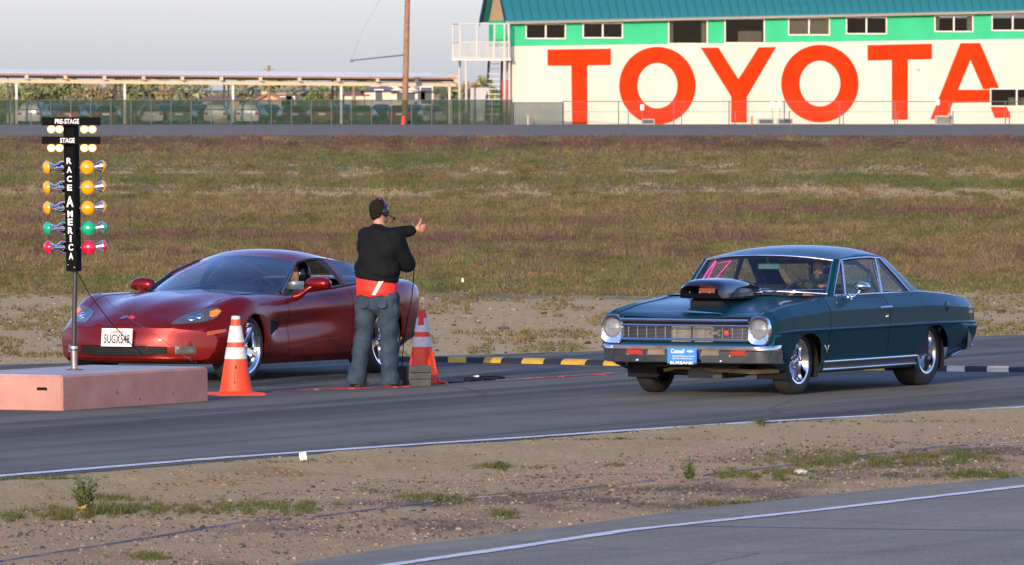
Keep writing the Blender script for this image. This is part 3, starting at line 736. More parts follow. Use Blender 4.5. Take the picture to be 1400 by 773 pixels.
# roof of standing seam panels, gutter, fascia
ru0 = W(690, 30)[0]; nP = 76; pw = (U1 + .6 - ru0) / nP; rise = 4.6; ov = 0.55
def roofp(u, f, s, lift):     # f 0 eave .. 1 ridge ; s front/back
    d_ = ov - f * (D / 2 + ov) if s > 0 else -D - ov + f * (D / 2 + ov)
    return wl(u, eave(u) - .12 + f * rise + lift, d_)
pm = MB()
for s in (1, -1):
    pm.add([roofp(ru0, 0, s, 0), roofp(ru0 + pw - .02, 0, s, 0), roofp(ru0 + pw - .02, 1, s, 0), roofp(ru0, 1, s, 0),
            roofp(ru0, 0, s, .06), roofp(ru0 + pw - .02, 0, s, .06), roofp(ru0 + pw - .02, 1, s, .06), roofp(ru0, 1, s, .06)],
           [(0, 3, 2, 1), (4, 5, 6, 7), (0, 1, 5, 4), (1, 2, 6, 5), (2, 3, 7, 6), (3, 0, 4, 7)])
    pm.add([roofp(ru0, 0, s, .06), roofp(ru0 + .05, 0, s, .06), roofp(ru0 + .05, 1, s, .06), roofp(ru0, 1, s, .06),
            roofp(ru0, 0, s, .13), roofp(ru0 + .05, 0, s, .13), roofp(ru0 + .05, 1, s, .13), roofp(ru0, 1, s, .13)],
           [(4, 5, 6, 7), (0, 1, 5, 4), (1, 2, 6, 5), (2, 3, 7, 6), (3, 0, 4, 7)])
pme = pm.mesh('roof_panel', M['roof_teal'])
rf = link('roof', None, bld)
for k in range(nP):
    link('roof_panel', pme, rf, e1 * (pw * k) + Vector((0, 0, SL * pw * k)))
mb = MB(); a, b = ru0 - .05, U1 + .6
mb.add([wl(a, eave(a) - .30, ov + .02), wl(b, eave(b) - .30, ov + .02), wl(b, eave(b) - .13, ov + .14), wl(a, eave(a) - .13, ov + .14), wl(a, eave(a) - .30, ov - .1), wl(b, eave(b) - .30, ov - .1), wl(b, eave(b) - .13, ov - .1), wl(a, eave(a) - .13, ov - .1)],
       [(0, 1, 2, 3), (7, 6, 5, 4), (0, 4, 5, 1), (3, 2, 6, 7), (0, 3, 7, 4), (1, 5, 6, 2)])
mb.build('gutter', M['gutter'], bld)
mb = MB()
for s in (1, -1):
    mb.add([roofp(ru0 - .09, 0, s, -.25), roofp(ru0 - .01, 0, s, -.25), roofp(ru0 - .01, 1, s, -.25), roofp(ru0 - .09, 1, s, -.25), roofp(ru0 - .09, 0, s, .14), roofp(ru0 - .01, 0, s, .14), roofp(ru0 - .01, 1, s, .14), roofp(ru0 - .09, 1, s, .14)],
           [(0, 3, 2, 1), (4, 5, 6, 7), (0, 1, 5, 4), (1, 2, 6, 5), (2, 3, 7, 6), (3, 0, 4, 7)])
mb.build('fascia', M['fascia'], bld)
mb = MB(); u_, v_ = W(1255, 95); mb.prism([(u_ - .09, v_ - .09), (u_ + .09, v_ - .09), (u_ + .09, v_ + .09), (u_ - .09, v_ + .09)], .12, .003, wl); mb.build('wall_lamp', M['gutter'], bld)
mb = MB(); mb.tube([P(693, 30, BY - .6), P(696.5, 60, BY - .4), P(696.5, 168, BY - .4)], .07, 6); mb.build('downpipe', M['steel_white'], bld)

# --- balcony with stair at the left end
bal = thing('balcony', 'white steel balcony with railings on posts at the left end of the big building', 'balcony', (0, 0, 0))
yf, yb = BY - 1.0, BY + 3.0
def bar(mb, x0, y0, x1, y1, Yd, w=.10, d=.10):
    a = P(x0, y0, Yd); b = P(x1, y1, Yd); mb.tube([a, b], w / 2, 4)
mb = MB(); a = P(618, 79.5, yf); b = P(699, 83, yf)
mb.box((a.x, yf, b.z), (b.x, yb, a.z)); mb.build('deck', M['steel_white'], bal)
for Yd, xl in ((yf, 629), (yb, 619)):
    mb = MB()
    for (x0, y0, x1, y1) in ((xl, 58.5, 697, 58), (xl, 79.5, 699, 80.5), (xl, 33, 697, 33)): bar(mb, x0, y0, x1, y1, Yd)
    mb.build('rail', M['steel_white'], bal)
    for x in (xl + .5, 652.5, 676, 690, 696): 
        m2 = MB(); bar(m2, x, 33, x, 80, Yd, .13); m2.build('frame_post', M['steel_white'], bal)
    for k in range(26):
        x = xl + 1.5 + k * (696 - xl) / 26; m2 = MB(); bar(m2, x, 58, x, 79, Yd, .045); m2.build('baluster', M['steel_white'], bal)
mb = MB()
for y in (58.5, 79.5, 33): mb.tube([P(629, y, yf), P(619, y, yb)], .05, 4)
for k in range(9):
    f = k / 8; mb.tube([P(629, 58.5, yf).lerp(P(619, 58.5, yb), f), P(629, 79.5, yf).lerp(P(619, 79.5, yb), f)], .025, 4)
mb.build('side_rail', M['steel_white'], bal)
for x, Yd, w in ((637.5, yf, .16), (690, yf, .16), (628.5, yb, .16), (695, yb, .2)):
    mb = MB(); bar(mb, x, 82, x, 171, Yd, w); mb.build('support_post', M['steel_white'], bal)
sc_ = MB(); sc_.prism([(0, 0), (.1, 0), (.1, .9), (0, .9)], 0, .02, lambda u, v, d: P(676, 57, yb) + Vector((u * 7, d, v * 1.3))); sc_.build('screen', M['wall_green'], bal)
st = thing('staircase', 'dark steel stair with pale treads climbing under the balcony beside the big building', 'staircase', (0, 0, 0))
for k in range(11):
    y = 156 - k * 6.9; x0 = 664.5 + k * .35; mb = MB(); a = P(x0, y, BY + .6); b = P(684, y, BY + .6)
    mb.box((a.x, BY + .2 + k * .12, a.z - .05), (b.x, BY + .9 + k * .12, a.z)); mb.build('tread', M['steel_white'], st)
for x0, x1 in ((664.5, 668.5), (684.5, 686.5)):
    mb = MB(); mb.tube([P(x0 - .5, 165, BY + .4), P(x1, 84, BY + 1.8)], .09, 4); mb.build('stringer', M['dark_steel'], st)
for i, x in enumerate((686, 692)):
    mb = MB(); a = P(x, 168, BY + .9); b = P(x + 5.5, 109, BY + .9); mb.bbox((a.x, BY + .8, -.1), (b.x - .02, BY + 1.5, b.z - .02), .04)
    tag(mb.build('red_cabinet', mat('faded red paint %d' % i, (0.38, 0.05, 0.04), 0.6)), ('faded red cabinet under the balcony beside the stair', 'faded red cabinet under the balcony against the building corner')[i], 'cabinet', 'red cabinets under the balcony')
mb = MB(); a = P(643, 169, BY + .9); b = P(670, 120, BY + .9); mb.bbox((a.x, BY + 1, -.1), (b.x, BY + 2, b.z), .05)
tag(mb.build('storage_locker', mat('grey sheet metal', (0.42, 0.42, 0.40), 0.6)), 'tall grey metal locker under the white balcony', 'locker')

# --- carport
cp = thing('carport', 'long open carport with a pale blue ribbed metal roof on white posts', 'carport', (0, 0, 0))
CY0, CY1 = 618.0, 634.0
M['roof_blue'] = mat('galvanised roof sheet', (0.74, 0.68, 0.60), 0.7, 0.0, var=0.08, scale=1.0)
M['beam'] = mat('cream beam', (0.50, 0.40, 0.28), 0.7); M['rust'] = mat('rusty roof edge', (0.26, 0.15, 0.09), 0.8)
zf0, zf1 = P(-60, 101, CY0).z, P(620, 107, CY0).z
xl, xr = P(-60, 104, CY0).x, P(624, 104, CY0).x
def cz(x): return zf0 + (zf1 - zf0) * (x - xl) / (xr - xl)
zb = 0.36
mb = MB(); nr = 150
rows_f, rows_b = [], []
for k in range(nr * 2 + 1):
    x = xl + (xr - xl) * k / (nr * 2); l = .06 if k % 2 else 0.0
    rows_f.append(Vector((x, CY0 - .5, cz(x) + l))); rows_b.append(Vector((x - 2.0, CY1, cz(x) + zb + l)))
mb.grid([rows_f, rows_b]); mb.build('roof', M['roof_blue'], cp)
mb = MB(); mb.grid([[p + Vector((0, -.02, -.13)) for p in rows_f], [p + Vector((0, -.02, 0)) for p in rows_f]]); mb.build('roof_edge', M['rust'], cp)
for dy, dz, dm in ((0, -.36, .26), (8, .0, .26), (15.5, .26, .26)):
    mb = MB(); mb.add([(xl, CY0 + dy, cz(xl) + dz - dm), (xr, CY0 + dy, cz(xr) + dz - dm), (xr, CY0 + dy, cz(xr) + dz), (xl, CY0 + dy, cz(xl) + dz), (xl, CY0 + dy + .2, cz(xl) + dz - dm), (xr, CY0 + dy + .2, cz(xr) + dz - dm), (xr, CY0 + dy + .2, cz(xr) + dz), (xl, CY0 + dy + .2, cz(xl) + dz)],
                      [(0, 1, 2, 3), (7, 6, 5, 4), (0, 4, 5, 1), (3, 2, 6, 7), (0, 3, 7, 4), (1, 5, 6, 2)]); mb.build('beam', M['beam'], cp)
for k in range(13):
    px_ = 37 - 53.5 + k * 53.3; p = P(px_, 106, CY0); mb = MB()
    mb.add([(p.x - .12, CY0 - .6, cz(p.x) - .3), (p.x + .12, CY0 - .6, cz(p.x) - .3), (p.x + .12, CY0 - .6, cz(p.x) - .06), (p.x - .12, CY0 - .6, cz(p.x) - .06), (p.x - 2.1, CY1, cz(p.x) + zb - .3), (p.x - 1.9, CY1, cz(p.x) + zb - .3), (p.x - 1.9, CY1, cz(p.x) + zb - .06), (p.x - 2.1, CY1, cz(p.x) + zb - .06)],
           [(0, 1, 2, 3), (7, 6, 5, 4), (0, 4, 5, 1), (3, 2, 6, 7), (0, 3, 7, 4), (1, 5, 6, 2)]); mb.build('rafter', M['beam'], cp)
for k in range(5):
    px_ = 22.5 + k * 148
    for dpx, Yd, dm in ((0, CY0 + .1, .16), (-6, CY0 + 8.1, .15), (-12, CY0 + 15.6, .15)):
        p = P(px_ + dpx, 168, Yd); mb = MB(); top = cz(p.x) - .6 + zb * (Yd - CY0) / 16 + .0
        mb.box((p.x - dm / 2, Yd, -.1), (p.x + dm / 2, Yd + dm, top)); mb.build('post', M['steel_white'], cp)
mb = MB()
for py_ in (112.5, 124.5): mb.tube([P(-60, py_, CY1 + 2), P(630, py_, CY1 + 2)], .035, 4)
tag(mb.build('overhead_wires', M['trim_cream']), 'two pale wires running level behind the carport posts', 'wire')

# --- fences
FY = 607.5
M['screen'] = screenmat('green windscreen cloth', (0.028, 0.052, 0.035), 0.79); M['screen_pale'] = screenmat('pale slatted fence cloth', (0.20, 0.27, 0.23), 0.78)
M['wire'] = screenmat('chain link wire', (0.25, 0.25, 0.25), 0.04); M['galv'] = mat('galvanised post', (0.10, 0.11, 0.11), 0.6)
def fence(label, x0, x1, ytop, step, fab, name, Yd=FY, extra=None):
    t = thing(name, label, 'fence', (0, 0, 0))
    a, b = P(x0, ytop, Yd), P(x1, ytop, Yd)
    MB().add([(a.x, Yd, -.02), (b.x, Yd, -.02), (b.x, Yd, b.z - .03), (a.x, Yd, a.z - .03)], [(0, 1, 2, 3)]).build('fabric', fab, t)
    m_ = MB(); m_.tube([a, b], .03, 5); m_.build('top_rail', M['galv'], t)
    n = int(round((x1 - x0) / step))
    me = MB().tube([(0, 0, -.1), (0, 0, a.z + .04)], .045, 6).mesh('post', M['galv'], 40)
    for k in range(n + 1):
        p = P(x0 + k * (x1 - x0) / n, 170, Yd); link('post', me, t, Vector((p.x, Yd - .06, 0)))
    return t
fence('long chain link fence covered in green windscreen cloth in front of the carport', -40, 700, 137, 27, M['screen'], 'windscreen_fence')
sf = fence('short slatted grey green fence section standing at the left of the lettered wall', 700, 770, 140.5, 70, M['screen_pale'], 'slatted_fence', FY + .3)
for k in range(26):
    p = P(702 + k * 2.65, 141, FY + .3); mb = MB(); mb.box((p.x - .03, FY + .22, 0), (p.x + .03, FY + .26, p.z)); mb.build('slat', M['galv'], sf)
wf = fence('bare chain link fence on thin posts running in front of the lettered wall', 770, 1450, 139, 73, M['wire'], 'chain_link_fence', FY + .3)
wf2 = thing('wire_fence', 'lower wire fence with short dark posts just behind the chain link', 'fence', (0, 0, 0))
me = MB().tube([(0, 0, -.1), (0, 0, .95)], .04, 6).mesh('post', M['galv'], 40)
for x in (859, 932, 1005, 1079, 1153, 1227, 1303, 1380): link('post', me, wf2, Vector((P(x, 169, FY + 1.5).x, FY + 1.5, 0)))
mb = MB(); mb.tube([(P(770, 169, FY + 1.5).x, FY + 1.5, .9), (P(1450, 169, FY + 1.5).x, FY + 1.5, .9)], .012, 4); mb.build('strand', M['galv'], wf2)
# cooling units at the wall foot, little signs
def unit(px, w, py, label):
    t = thing('air_conditioner', label, 'air conditioner', (P(px, 168, BY - 1.0).x, BY - 1.3, -.05), group='air conditioners at the foot of the lettered wall')
    wd = w / 19.0; h = (170 - py) / 19.0 + .15
    MB().bbox((-wd / 2, 0, 0), (wd / 2, .7, h), .04).build('case', M['ac'], t)
    for k in range(5): MB().box((-wd / 2 + .12, -.025, .12 + k * (h - .2) / 5), (wd / 2 - .1, -.004, .12 + k * (h - .2) / 5 + .05)).build('louvre', M['dark_steel'], t)
M['ac'] = mat('beige unit casing', (0.36, 0.35, 0.29), 0.7)
unit(886, 18, 164.5, 'low grey cooling unit at the foot of the first red O')
unit(1047, 22, 164, 'left of the two close cooling units between the red Y and the second O')
unit(1073, 21, 164, 'right of the two close cooling units, under the second red O')
unit(1290, 23, 160, 'tallest cooling unit, at the left foot of the red A')
def smallsign(px, py, label):
    p = P(px, 169, FY - .4); t = thing('small_sign', label, 'sign', (p.x, FY - .4, 0), group='little signs on the chain link fence')
    z = P(px, py, FY).z
    MB().tube([(0, 0, 0), (0, 0, z + .1)], .02, 5).build('stake', M['galv'], t)
    MB().bbox((-.13, -.04, z - .2), (.13, -.02, z + .2), .01).build('plate', M['white'], t)
smallsign(878, 147, 'little white sign before the first red O'); smallsign(1056, 143, 'little white sign between the red Y and second O')
smallsign(1066, 143, 'little sign leaning at the left edge of the second red O'); smallsign(1282, 140, 'little white sign before the red A')
def stake(px, py, label, col, Yd=FY - 1.2, w=.2):
    p = P(px, 170, Yd); z = P(px, py, Yd).z
    mb = MB(); mb.lathe([(w * .5, 0), (w * .45, z * .9), (w * .3, z), (0, z + .02)], 10)
    o = tag(mb.build('marker_post', mat('marker paint', col, 0.6), smooth=40), label, 'marker'); o.location = (p.x, Yd, -.02); return o
o = stake(551, 158.5, 'red plastic marker tube leaning by the foot of the utility pole', (0.75, 0.05, 0.02), w=.3); o.rotation_euler[1] = R(5)
stake(1028, 158.5, 'thin orange red marker post right of the letter Y', (0.75, 0.09, 0.03), w=.13)
stake(722, 157.5, 'thin white topped marker stake before the slatted fence', (0.5, 0.42, 0.34), w=.12)
# sand heap by the far road
p = G(306, 169.8); mb = MB(); rows = []
for j in range(13):
    rr = 1 - j / 12; rows.append([(p.x + .85 * rr * math.cos(a) * (1 + .12 * math.sin(3 * a + j)), p.y - 2 + .8 * rr * math.sin(a), .42 * (1 - rr ** 1.6) * (1 + .1 * math.sin(2 * a)) - .02) for a in [k * math.pi / 12 for k in range(25)]])
mb.grid(rows); tag(mb.build('sand_heap', mat('orange sand', (0.55, 0.33, 0.17), 0.95, var=.15, scale=4, bump=.05, bscale=6), smooth=60), 'small heap of orange sand by the far fence', 'sand heap')

# --- utility poles
def pole(px0, px1, ytop, Yd, r0, label, arm=False):
    b = P(px0, 168, Yd); t = thing('utility_pole', label, 'utility pole', (b.x, Yd, 0)); top = P(px1, ytop, Yd) - Vector((b.x, Yd, 0))
    MB().tube([(0, 0, -.3), top], [r0, r0 * .75], 12).build('pole', M['wood'], t, 40)
    if arm:
        a1 = P(551.5, 75.5, Yd) - Vector((b.x, Yd, 0)); a2 = P(481, 83, Yd - 1) - Vector((b.x, Yd, 0))
        MB().tube([a1, a2], [.06, .045], 6).build('lamp_arm', M['galv'], t, 40)
        MB().bbox((a2.x - .12, a2.y - .1, a2.z - .12), (a2.x + .12, a2.y + .1, a2.z + .06), .02).build('lamp_head', M['galv'], t)
    else:
        MB().box((-.6, -.06, top.z - .45), (.6, .06, top.z - .35)).build('crossarm', M['wood'], t)
    return t
pole(553, 558.5, -60, 615, .23, 'tall brown wooden utility pole with a long lamp arm, left of the big building', True)
pole(367.5, 367.5, 90, 900, .2, 'thin distant utility pole rising above the carport roof')
pole(484, 484, 112, 860, .2, 'short far pole seen beneath the carport, left of the tall pole')
mb = MB(); pts = [P(481 + k * 7.2, 83 - 92 * (k / 6) ** .8, 612) for k in range(7)]; mb.tube(pts, .006, 4)
tag(mb.build('guy_wire', M['galv']), 'thin wire rising from the lamp arm end', 'wire')

# --- parked cars behind the screen, tails to the track
PC = {}
for n_, c in (('silver', (.42, .44, .44)), ('white', (.62, .62, .6)), ('black', (.03, .03, .035)), ('maroon', (.16, .035, .03)), ('green', (.05, .11, .07)), ('blue', (.05, .09, .15)), ('brown', (.2, .12, .07))): PC[n_] = mat(n_ + ' car paint', c, .25, coat=.6, var=.05)
M['far_glass'] = mat('dark car glass', (.03, .045, .045), .3, var=.2); M['taillight'] = mat('red tail lamp', (.35, .01, .01), .25); M['plate'] = mat('pale number plate', (.6, .6, .56), .5)
def car_meshes(kind):
    L = dict(sedan=4.5, wagon=4.6)[kind]; W2 = .88; xs = []
    if kind == 'sedan': prof = [(-2.25, .92, .92), (-1.75, .97, .97), (-1.0, .95, 1.36), (-.3, .95, 1.43), (.45, .93, 1.38), (1.15, .92, .92), (2.15, .75, .75), (2.25, .6, .6)]
    else: prof = [(-2.25, 1.0, 1.0), (-2.12, 1.02, 1.45), (-1.7, 1.02, 1.68), (-.3, 1.0, 1.72), (.5, 1.0, 1.66), (1.25, .98, .98), (2.15, .85, .85), (2.25, .6, .6)]
    body = MB(); gl = MB()
    def ring(x, b, t):
        e = .04 if abs(x) > 2.2 else 0
        return [(x, -W2 + .06 + e, .22), (x, -W2 + e, .5), (x, -W2 + .02 + e, b - .08), (x, -W2 + .08 + e, b), (x, -(W2 - .08) + .22 * (t > b + .1), max(t - .06, b)), (x, -.35, max(t, b + .005)), (x, .35, max(t, b + .005)), (x, (W2 - .08) - .22 * (t > b + .1), max(t - .06, b)), (x, W2 - .08 - e, b), (x, W2 - .02 - e, b - .08), (x, W2 - e, .5), (x, W2 - .06 - e, .22)]
    rows = [ring(*p) for p in prof]; body.grid(rows)
    for r_ in (rows[0], rows[-1]): body.add(r_, [tuple(range(len(r_)))])
    b_me = body.mesh('body', [PC['silver']], 35)
    i0 = 1 if kind == 'sedan' else 0
    a, b = rows[i0], rows[i0 + 1]
    if kind == 'sedan': q = [Vector(a[4]).lerp(Vector(b[4]), .12), Vector(a[7]).lerp(Vector(b[7]), .12), Vector(a[7]).lerp(Vector(b[7]), .92), Vector(a[4]).lerp(Vector(b[4]), .92)]
    else: q = [Vector(a[4]).lerp(Vector(b[4]), .15), Vector(a[7]).lerp(Vector(b[7]), .15), Vector(rows[1][7]).lerp(Vector(rows[2][7]), .75), Vector(rows[1][4]).lerp(Vector(rows[2][4]), .75)]
    for p in q: p.y *= .9; 
    q = [p + Vector((-.03, 0, .012)) for p in q]; gl.add(q + [p + Vector((.02, 0, -.02)) for p in q], [(0, 1, 2, 3), (0, 4, 5, 1), (1, 5, 6, 2), (2, 6, 7, 3), (3, 7, 4, 0)])
    g_me = gl.mesh('rear_window', M['far_glass'])
    sg = []
    for s in (4, 7):
        k0, k1 = (2, 4) if kind == 'sedan' else (1, 4); m_ = MB(); sd = 3 if s == 4 else 8
        q = [Vector(rows[k0][sd]).lerp(Vector(rows[k0][s]), .2), Vector(rows[k1][sd]).lerp(Vector(rows[k1][s]), .2), Vector(rows[k1][sd]).lerp(Vector(rows[k1][s]), .85), Vector(rows[k0][sd]).lerp(Vector(rows[k0][s]), .85)]
        o_ = Vector((0, -.02 if s == 4 else .02, .01)); m_.add([p + o_ for p in q] + [p - o_ for p in q], [(0, 1, 2, 3), (0, 4, 5, 1), (1, 5, 6, 2), (2, 6, 7, 3), (3, 7, 4, 0)]); sg.append(m_.mesh('side_window', M['far_glass']))
    tl = []
    for s in (-1, 1): tl.append(MB().bbox((-2.30, min(s * .55, s * .8), .68), (-2.2, max(s * .55, s * .8), .88), .02).mesh('taillight', M['taillight']))
    pl = MB().bbox((-2.29, -.26, .66), (-2.22, .26, .82), .01).mesh('licence_plate', M['plate'])
    bp = MB().bbox((-2.36, -.84, .34), (-2.1, .84, .56), .04).mesh('bumper', [PC['silver']], 40)
    wh = MB().lathe([(0, -.1), (.2, -.1), (.31, -.09), (.325, 0), (.31, .09), (.2, .1), (0, .1)], 16, Matrix.Rotation(R(90), 4, 'X')).mesh('wheel', M['tyre'], 40)
    return b_me, g_me, sg, tl, pl, bp, wh
KM = {k: car_meshes(k) for k in ('sedan', 'wagon')}
NW = {'sedan': 'saloon', 'wagon': 'wagon'}
cars = [(47, 'white', 'wagon', 'leftmost white parked wagon behind the green fence'), (100, 'maroon', 'sedan', 'maroon parked saloon just behind the top of the starting lights'), (148, 'black', 'sedan', 'dark parked saloon right of the starting lights, behind the green fence'), (205, 'silver', 'sedan', 'silver parked saloon with a bright tail right of the second carport post'),
        (250, 'green', 'sedan', 'dark green parked saloon between two silver ones behind the fence'), (299, 'silver', 'wagon', 'silver parked car directly behind the orange sand heap'), (345, 'white', 'wagon', 'pale parked wagon right of the sand heap, behind the fence'), (398, 'black', 'sedan', 'black parked saloon below the tan house gable'), (437, 'brown', 'sedan', 'brown parked saloon left of the fourth group of carport posts'),
        (497, 'green', 'sedan', 'dark green parked saloon below the pale house roof'), (545, 'maroon', 'sedan', 'maroon parked saloon directly behind the tall utility pole'), (590, 'silver', 'sedan', 'silver parked saloon nearest the right end of the carport')]
rc = random.Random(4)
for px_, colr, kind, lab in cars:
    p = P(px_, 168, 623 + rc.uniform(-1, 1)); t = thing('parked_car', lab, 'car', (p.x, p.y, 0), R(90 + rc.uniform(-9, 9)), 'cars parked under the carport')
    b_me, g_me, sg, tl, pl, bp, wh = KM[kind]
    for nm, me in (('body', b_me), ('bumper', bp)):
        o = link(nm, me, t); o.material_slots[0].link = 'OBJECT'; o.material_slots[0].material = PC[colr]
    link('rear_window', g_me, t); link('licence_plate', pl, t)
    for s in sg: link('side_window', s, t)
    for s in tl: link('taillight', s, t)
    for x in (-1.35, 1.4):
        for y in (-.8, .8): link('wheel', wh, t, Vector((x, y, .32)))
    t.scale = (1, 1, .93)
for px_, colr, lab in ((75, 'silver', 'silver saloon in the second row left of the maroon one'), (125, 'green', 'dark saloon in the second row behind the starting light bars'), (228, 'blue', 'dark blue saloon in the second row beside the silver one'), (275, 'green', 'dark green car in the second row left of the sand heap'), (370, 'green', 'green tinted car in the second row left of the black saloon'), (470, 'blue', 'blue grey car in the second row beside the fourth carport posts'), (522, 'black', 'black car in the second row left of the tall utility pole'), (568, 'green', 'dark green car in the second row right of the tall utility pole')):
    p = P(px_, 165, 640); t = thing('parked_car', lab, 'car', (p.x, p.y, -.05), R(90 + rc.uniform(-12, 12)), 'cars parked under the carport')
    b_me, g_me, sg, tl, pl, bp, wh = KM['sedan']
    for nm, me in (('body', b_me), ('bumper', bp)):
        o = link(nm, me, t); o.material_slots[0].link = 'OBJECT'; o.material_slots[0].material = PC[colr]
    link('rear_window', g_me, t)
    for s in sg: link('side_window', s, t)
    for s in tl: link('taillight', s, t)
    for x in (-1.35, 1.4):
        for y in (-.8, .8): link('wheel', wh, t, Vector((x, y, .32)))

# --- houses past the lot
M['tile'] = mat('brown roof tiles', (0.27, 0.12, 0.08), .9, var=.2, scale=2); M['stucco'] = mat('tan stucco', (.56, .40, .24), .9, var=.06); M['cream_wall'] = mat('cream wall', (.66, .56, .42), .9, var=.06); M['grey_tile'] = mat('grey roof tiles', (.17, .17, .18), .9, var=.2, scale=2); M['pinkwall'] = mat('salmon wall', (.5, .27, .19), .9)
HYd = 930.0
def house(label, x0, x1, yr, ye, wallm, roofm, gables=(), chim=(), wins_=(), dorm=(), depth=10):
    a = P(x0, ye, HYd); b = P(x1, ye, HYd); r_ = P(x0, yr, HYd); t = thing('house', label, 'house', (0, 0, 0), group='houses beyond the parking lot')
    g0 = gz(HYd) - .2
    MB().box((a.x, HYd, g0), (b.x, HYd + depth, a.z)).build('wall', wallm, t)
    m_ = MB(); e = .5; hip = min(2.0, (b.x - a.x) * .2)
    m_.add([(a.x - e, HYd - e, a.z), (b.x + e, HYd - e, a.z), (b.x + e, HYd + depth + e, a.z), (a.x - e, HYd + depth + e, a.z), (a.x + hip, HYd + depth / 2, r_.z), (b.x - hip, HYd + depth / 2, r_.z)], [(0, 1, 5, 4), (1, 2, 5), (2, 3, 4, 5), (3, 0, 4), (3, 2, 1, 0)])
    rf_ = m_.build('roof', roofm, t)
    for (gx0, gx1, gy) in gables:
        c0, c1 = P(gx0, ye, HYd - 1.5), P(gx1, ye, HYd - 1.5); zt = P(gx0, gy, HYd).z; xm = (c0.x + c1.x) / 2
        MB().add([(c0.x, HYd - 1.5, g0), (c1.x, HYd - 1.5, g0), (c1.x, HYd - 1.5, a.z), (xm, HYd - 1.5, zt), (c0.x, HYd - 1.5, a.z), (c0.x, HYd + 4, g0), (c1.x, HYd + 4, g0), (c1.x, HYd + 4, a.z), (xm, HYd + 4, zt), (c0.x, HYd + 4, a.z)], [(0, 1, 2, 3, 4), (0, 5, 6, 1), (1, 6, 7, 2), (0, 4, 9, 5)]).build('gable', wallm, t)
        MB().add([(c0.x - .5, HYd - 2, a.z - .25), (xm, HYd - 2, zt + .05), (c1.x + .5, HYd - 2, a.z - .25), (c0.x - .5, HYd + 4, a.z - .25), (xm, HYd + 4, zt + .05), (c1.x + .5, HYd + 4, a.z - .25), (c0.x - .5, HYd - 2, a.z - .0), (xm, HYd - 2, zt + .3), (c1.x + .5, HYd - 2, a.z - .0), (c0.x - .5, HYd + 4, a.z), (xm, HYd + 4, zt + .3), (c1.x + .5, HYd + 4, a.z)], [(6, 7, 10, 9), (7, 8, 11, 10), (0, 1, 7, 6), (1, 2, 8, 7), (0, 3, 4, 1), (1, 4, 5, 2)]).build('gable_roof', roofm, t)
    for (cx, cy) in chim:
        c = P(cx, cy, HYd + depth / 2); MB().box((c.x - .5, HYd + depth / 2 - .5, a.z - .2), (c.x + .5, HYd + depth / 2 + .5, c.z)).build('chimney', wallm, rf_)
    for (wx, wy, ww, wh_) in wins_:
        c = P(wx, wy, HYd); f = MB().box((c.x - ww / 2 - .1, HYd - .08, c.z - wh_ / 2 - .1), (c.x + ww / 2 + .1, HYd - .004, c.z + wh_ / 2 + .1)).build('window', M['white'], t)
        MB().box((c.x - ww / 2, HYd - .1, c.z - wh_ / 2), (c.x + ww / 2, HYd - .082, c.z + wh_ / 2)).build('pane', M['far_glass'], f)
    for (dx, dy0, dy1) in dorm:
        c0 = P(dx, dy1, HYd + 1); zt = P(dx, dy0, HYd + 1).z
        d_ = MB().prism([(c0.x - .9, a.z + .0), (c0.x + .9, a.z + .0), (c0.x + .9, zt - .5), (c0.x, zt), (c0.x - .9, zt - .5)], HYd + .2, HYd + 4, lambda u, v, d: (u, d, v)).build('dormer', wallm, t)
        MB().box((c0.x - .35, HYd + .12, zt - 1.2), (c0.x + .35, HYd + .19, zt - .6)).build('pane', M['far_glass'], d_)
house('low house with a dark brown roof at the third carport posts', 277, 327, 131, 137, M['stucco'], M['tile'])
house('tan house with a wide front gable and brown tiled roof seen under the carport', 347, 406, 128.5, 137, M['stucco'], M['tile'], gables=((352, 385, 129.5),), chim=((364, 125), (385, 128)), wins_=((391, 140, 1.2, 1.1), (397, 140, .8, 1.1)))
house('large cream house with a grey tiled roof left of the tall utility pole', 498, 540, 118, 125, M['cream_wall'], M['grey_tile'], chim=((513, 113), (537, 112.5)), wins_=((518, 131, .8, 1.2),))
house('cream house with two small dormers behind the tall utility pole', 540, 566, 118.5, 127, M['cream_wall'], M['tile'], dorm=((543, 119, 125), (563, 119, 125)), wins_=((548, 132, .9, .9), (562, 132, .9, .9)))
house('low cream house with pale walls left of the grey roofed one', 471, 499, 124, 130, M['cream_wall'], M['tile'])
house('salmon house with a brown roof right of the dormered house', 570, 594, 121, 126, M['pinkwall'], M['tile'], wins_=((583, 131, 1.2, 1.8), (576, 131, .8, .9)))
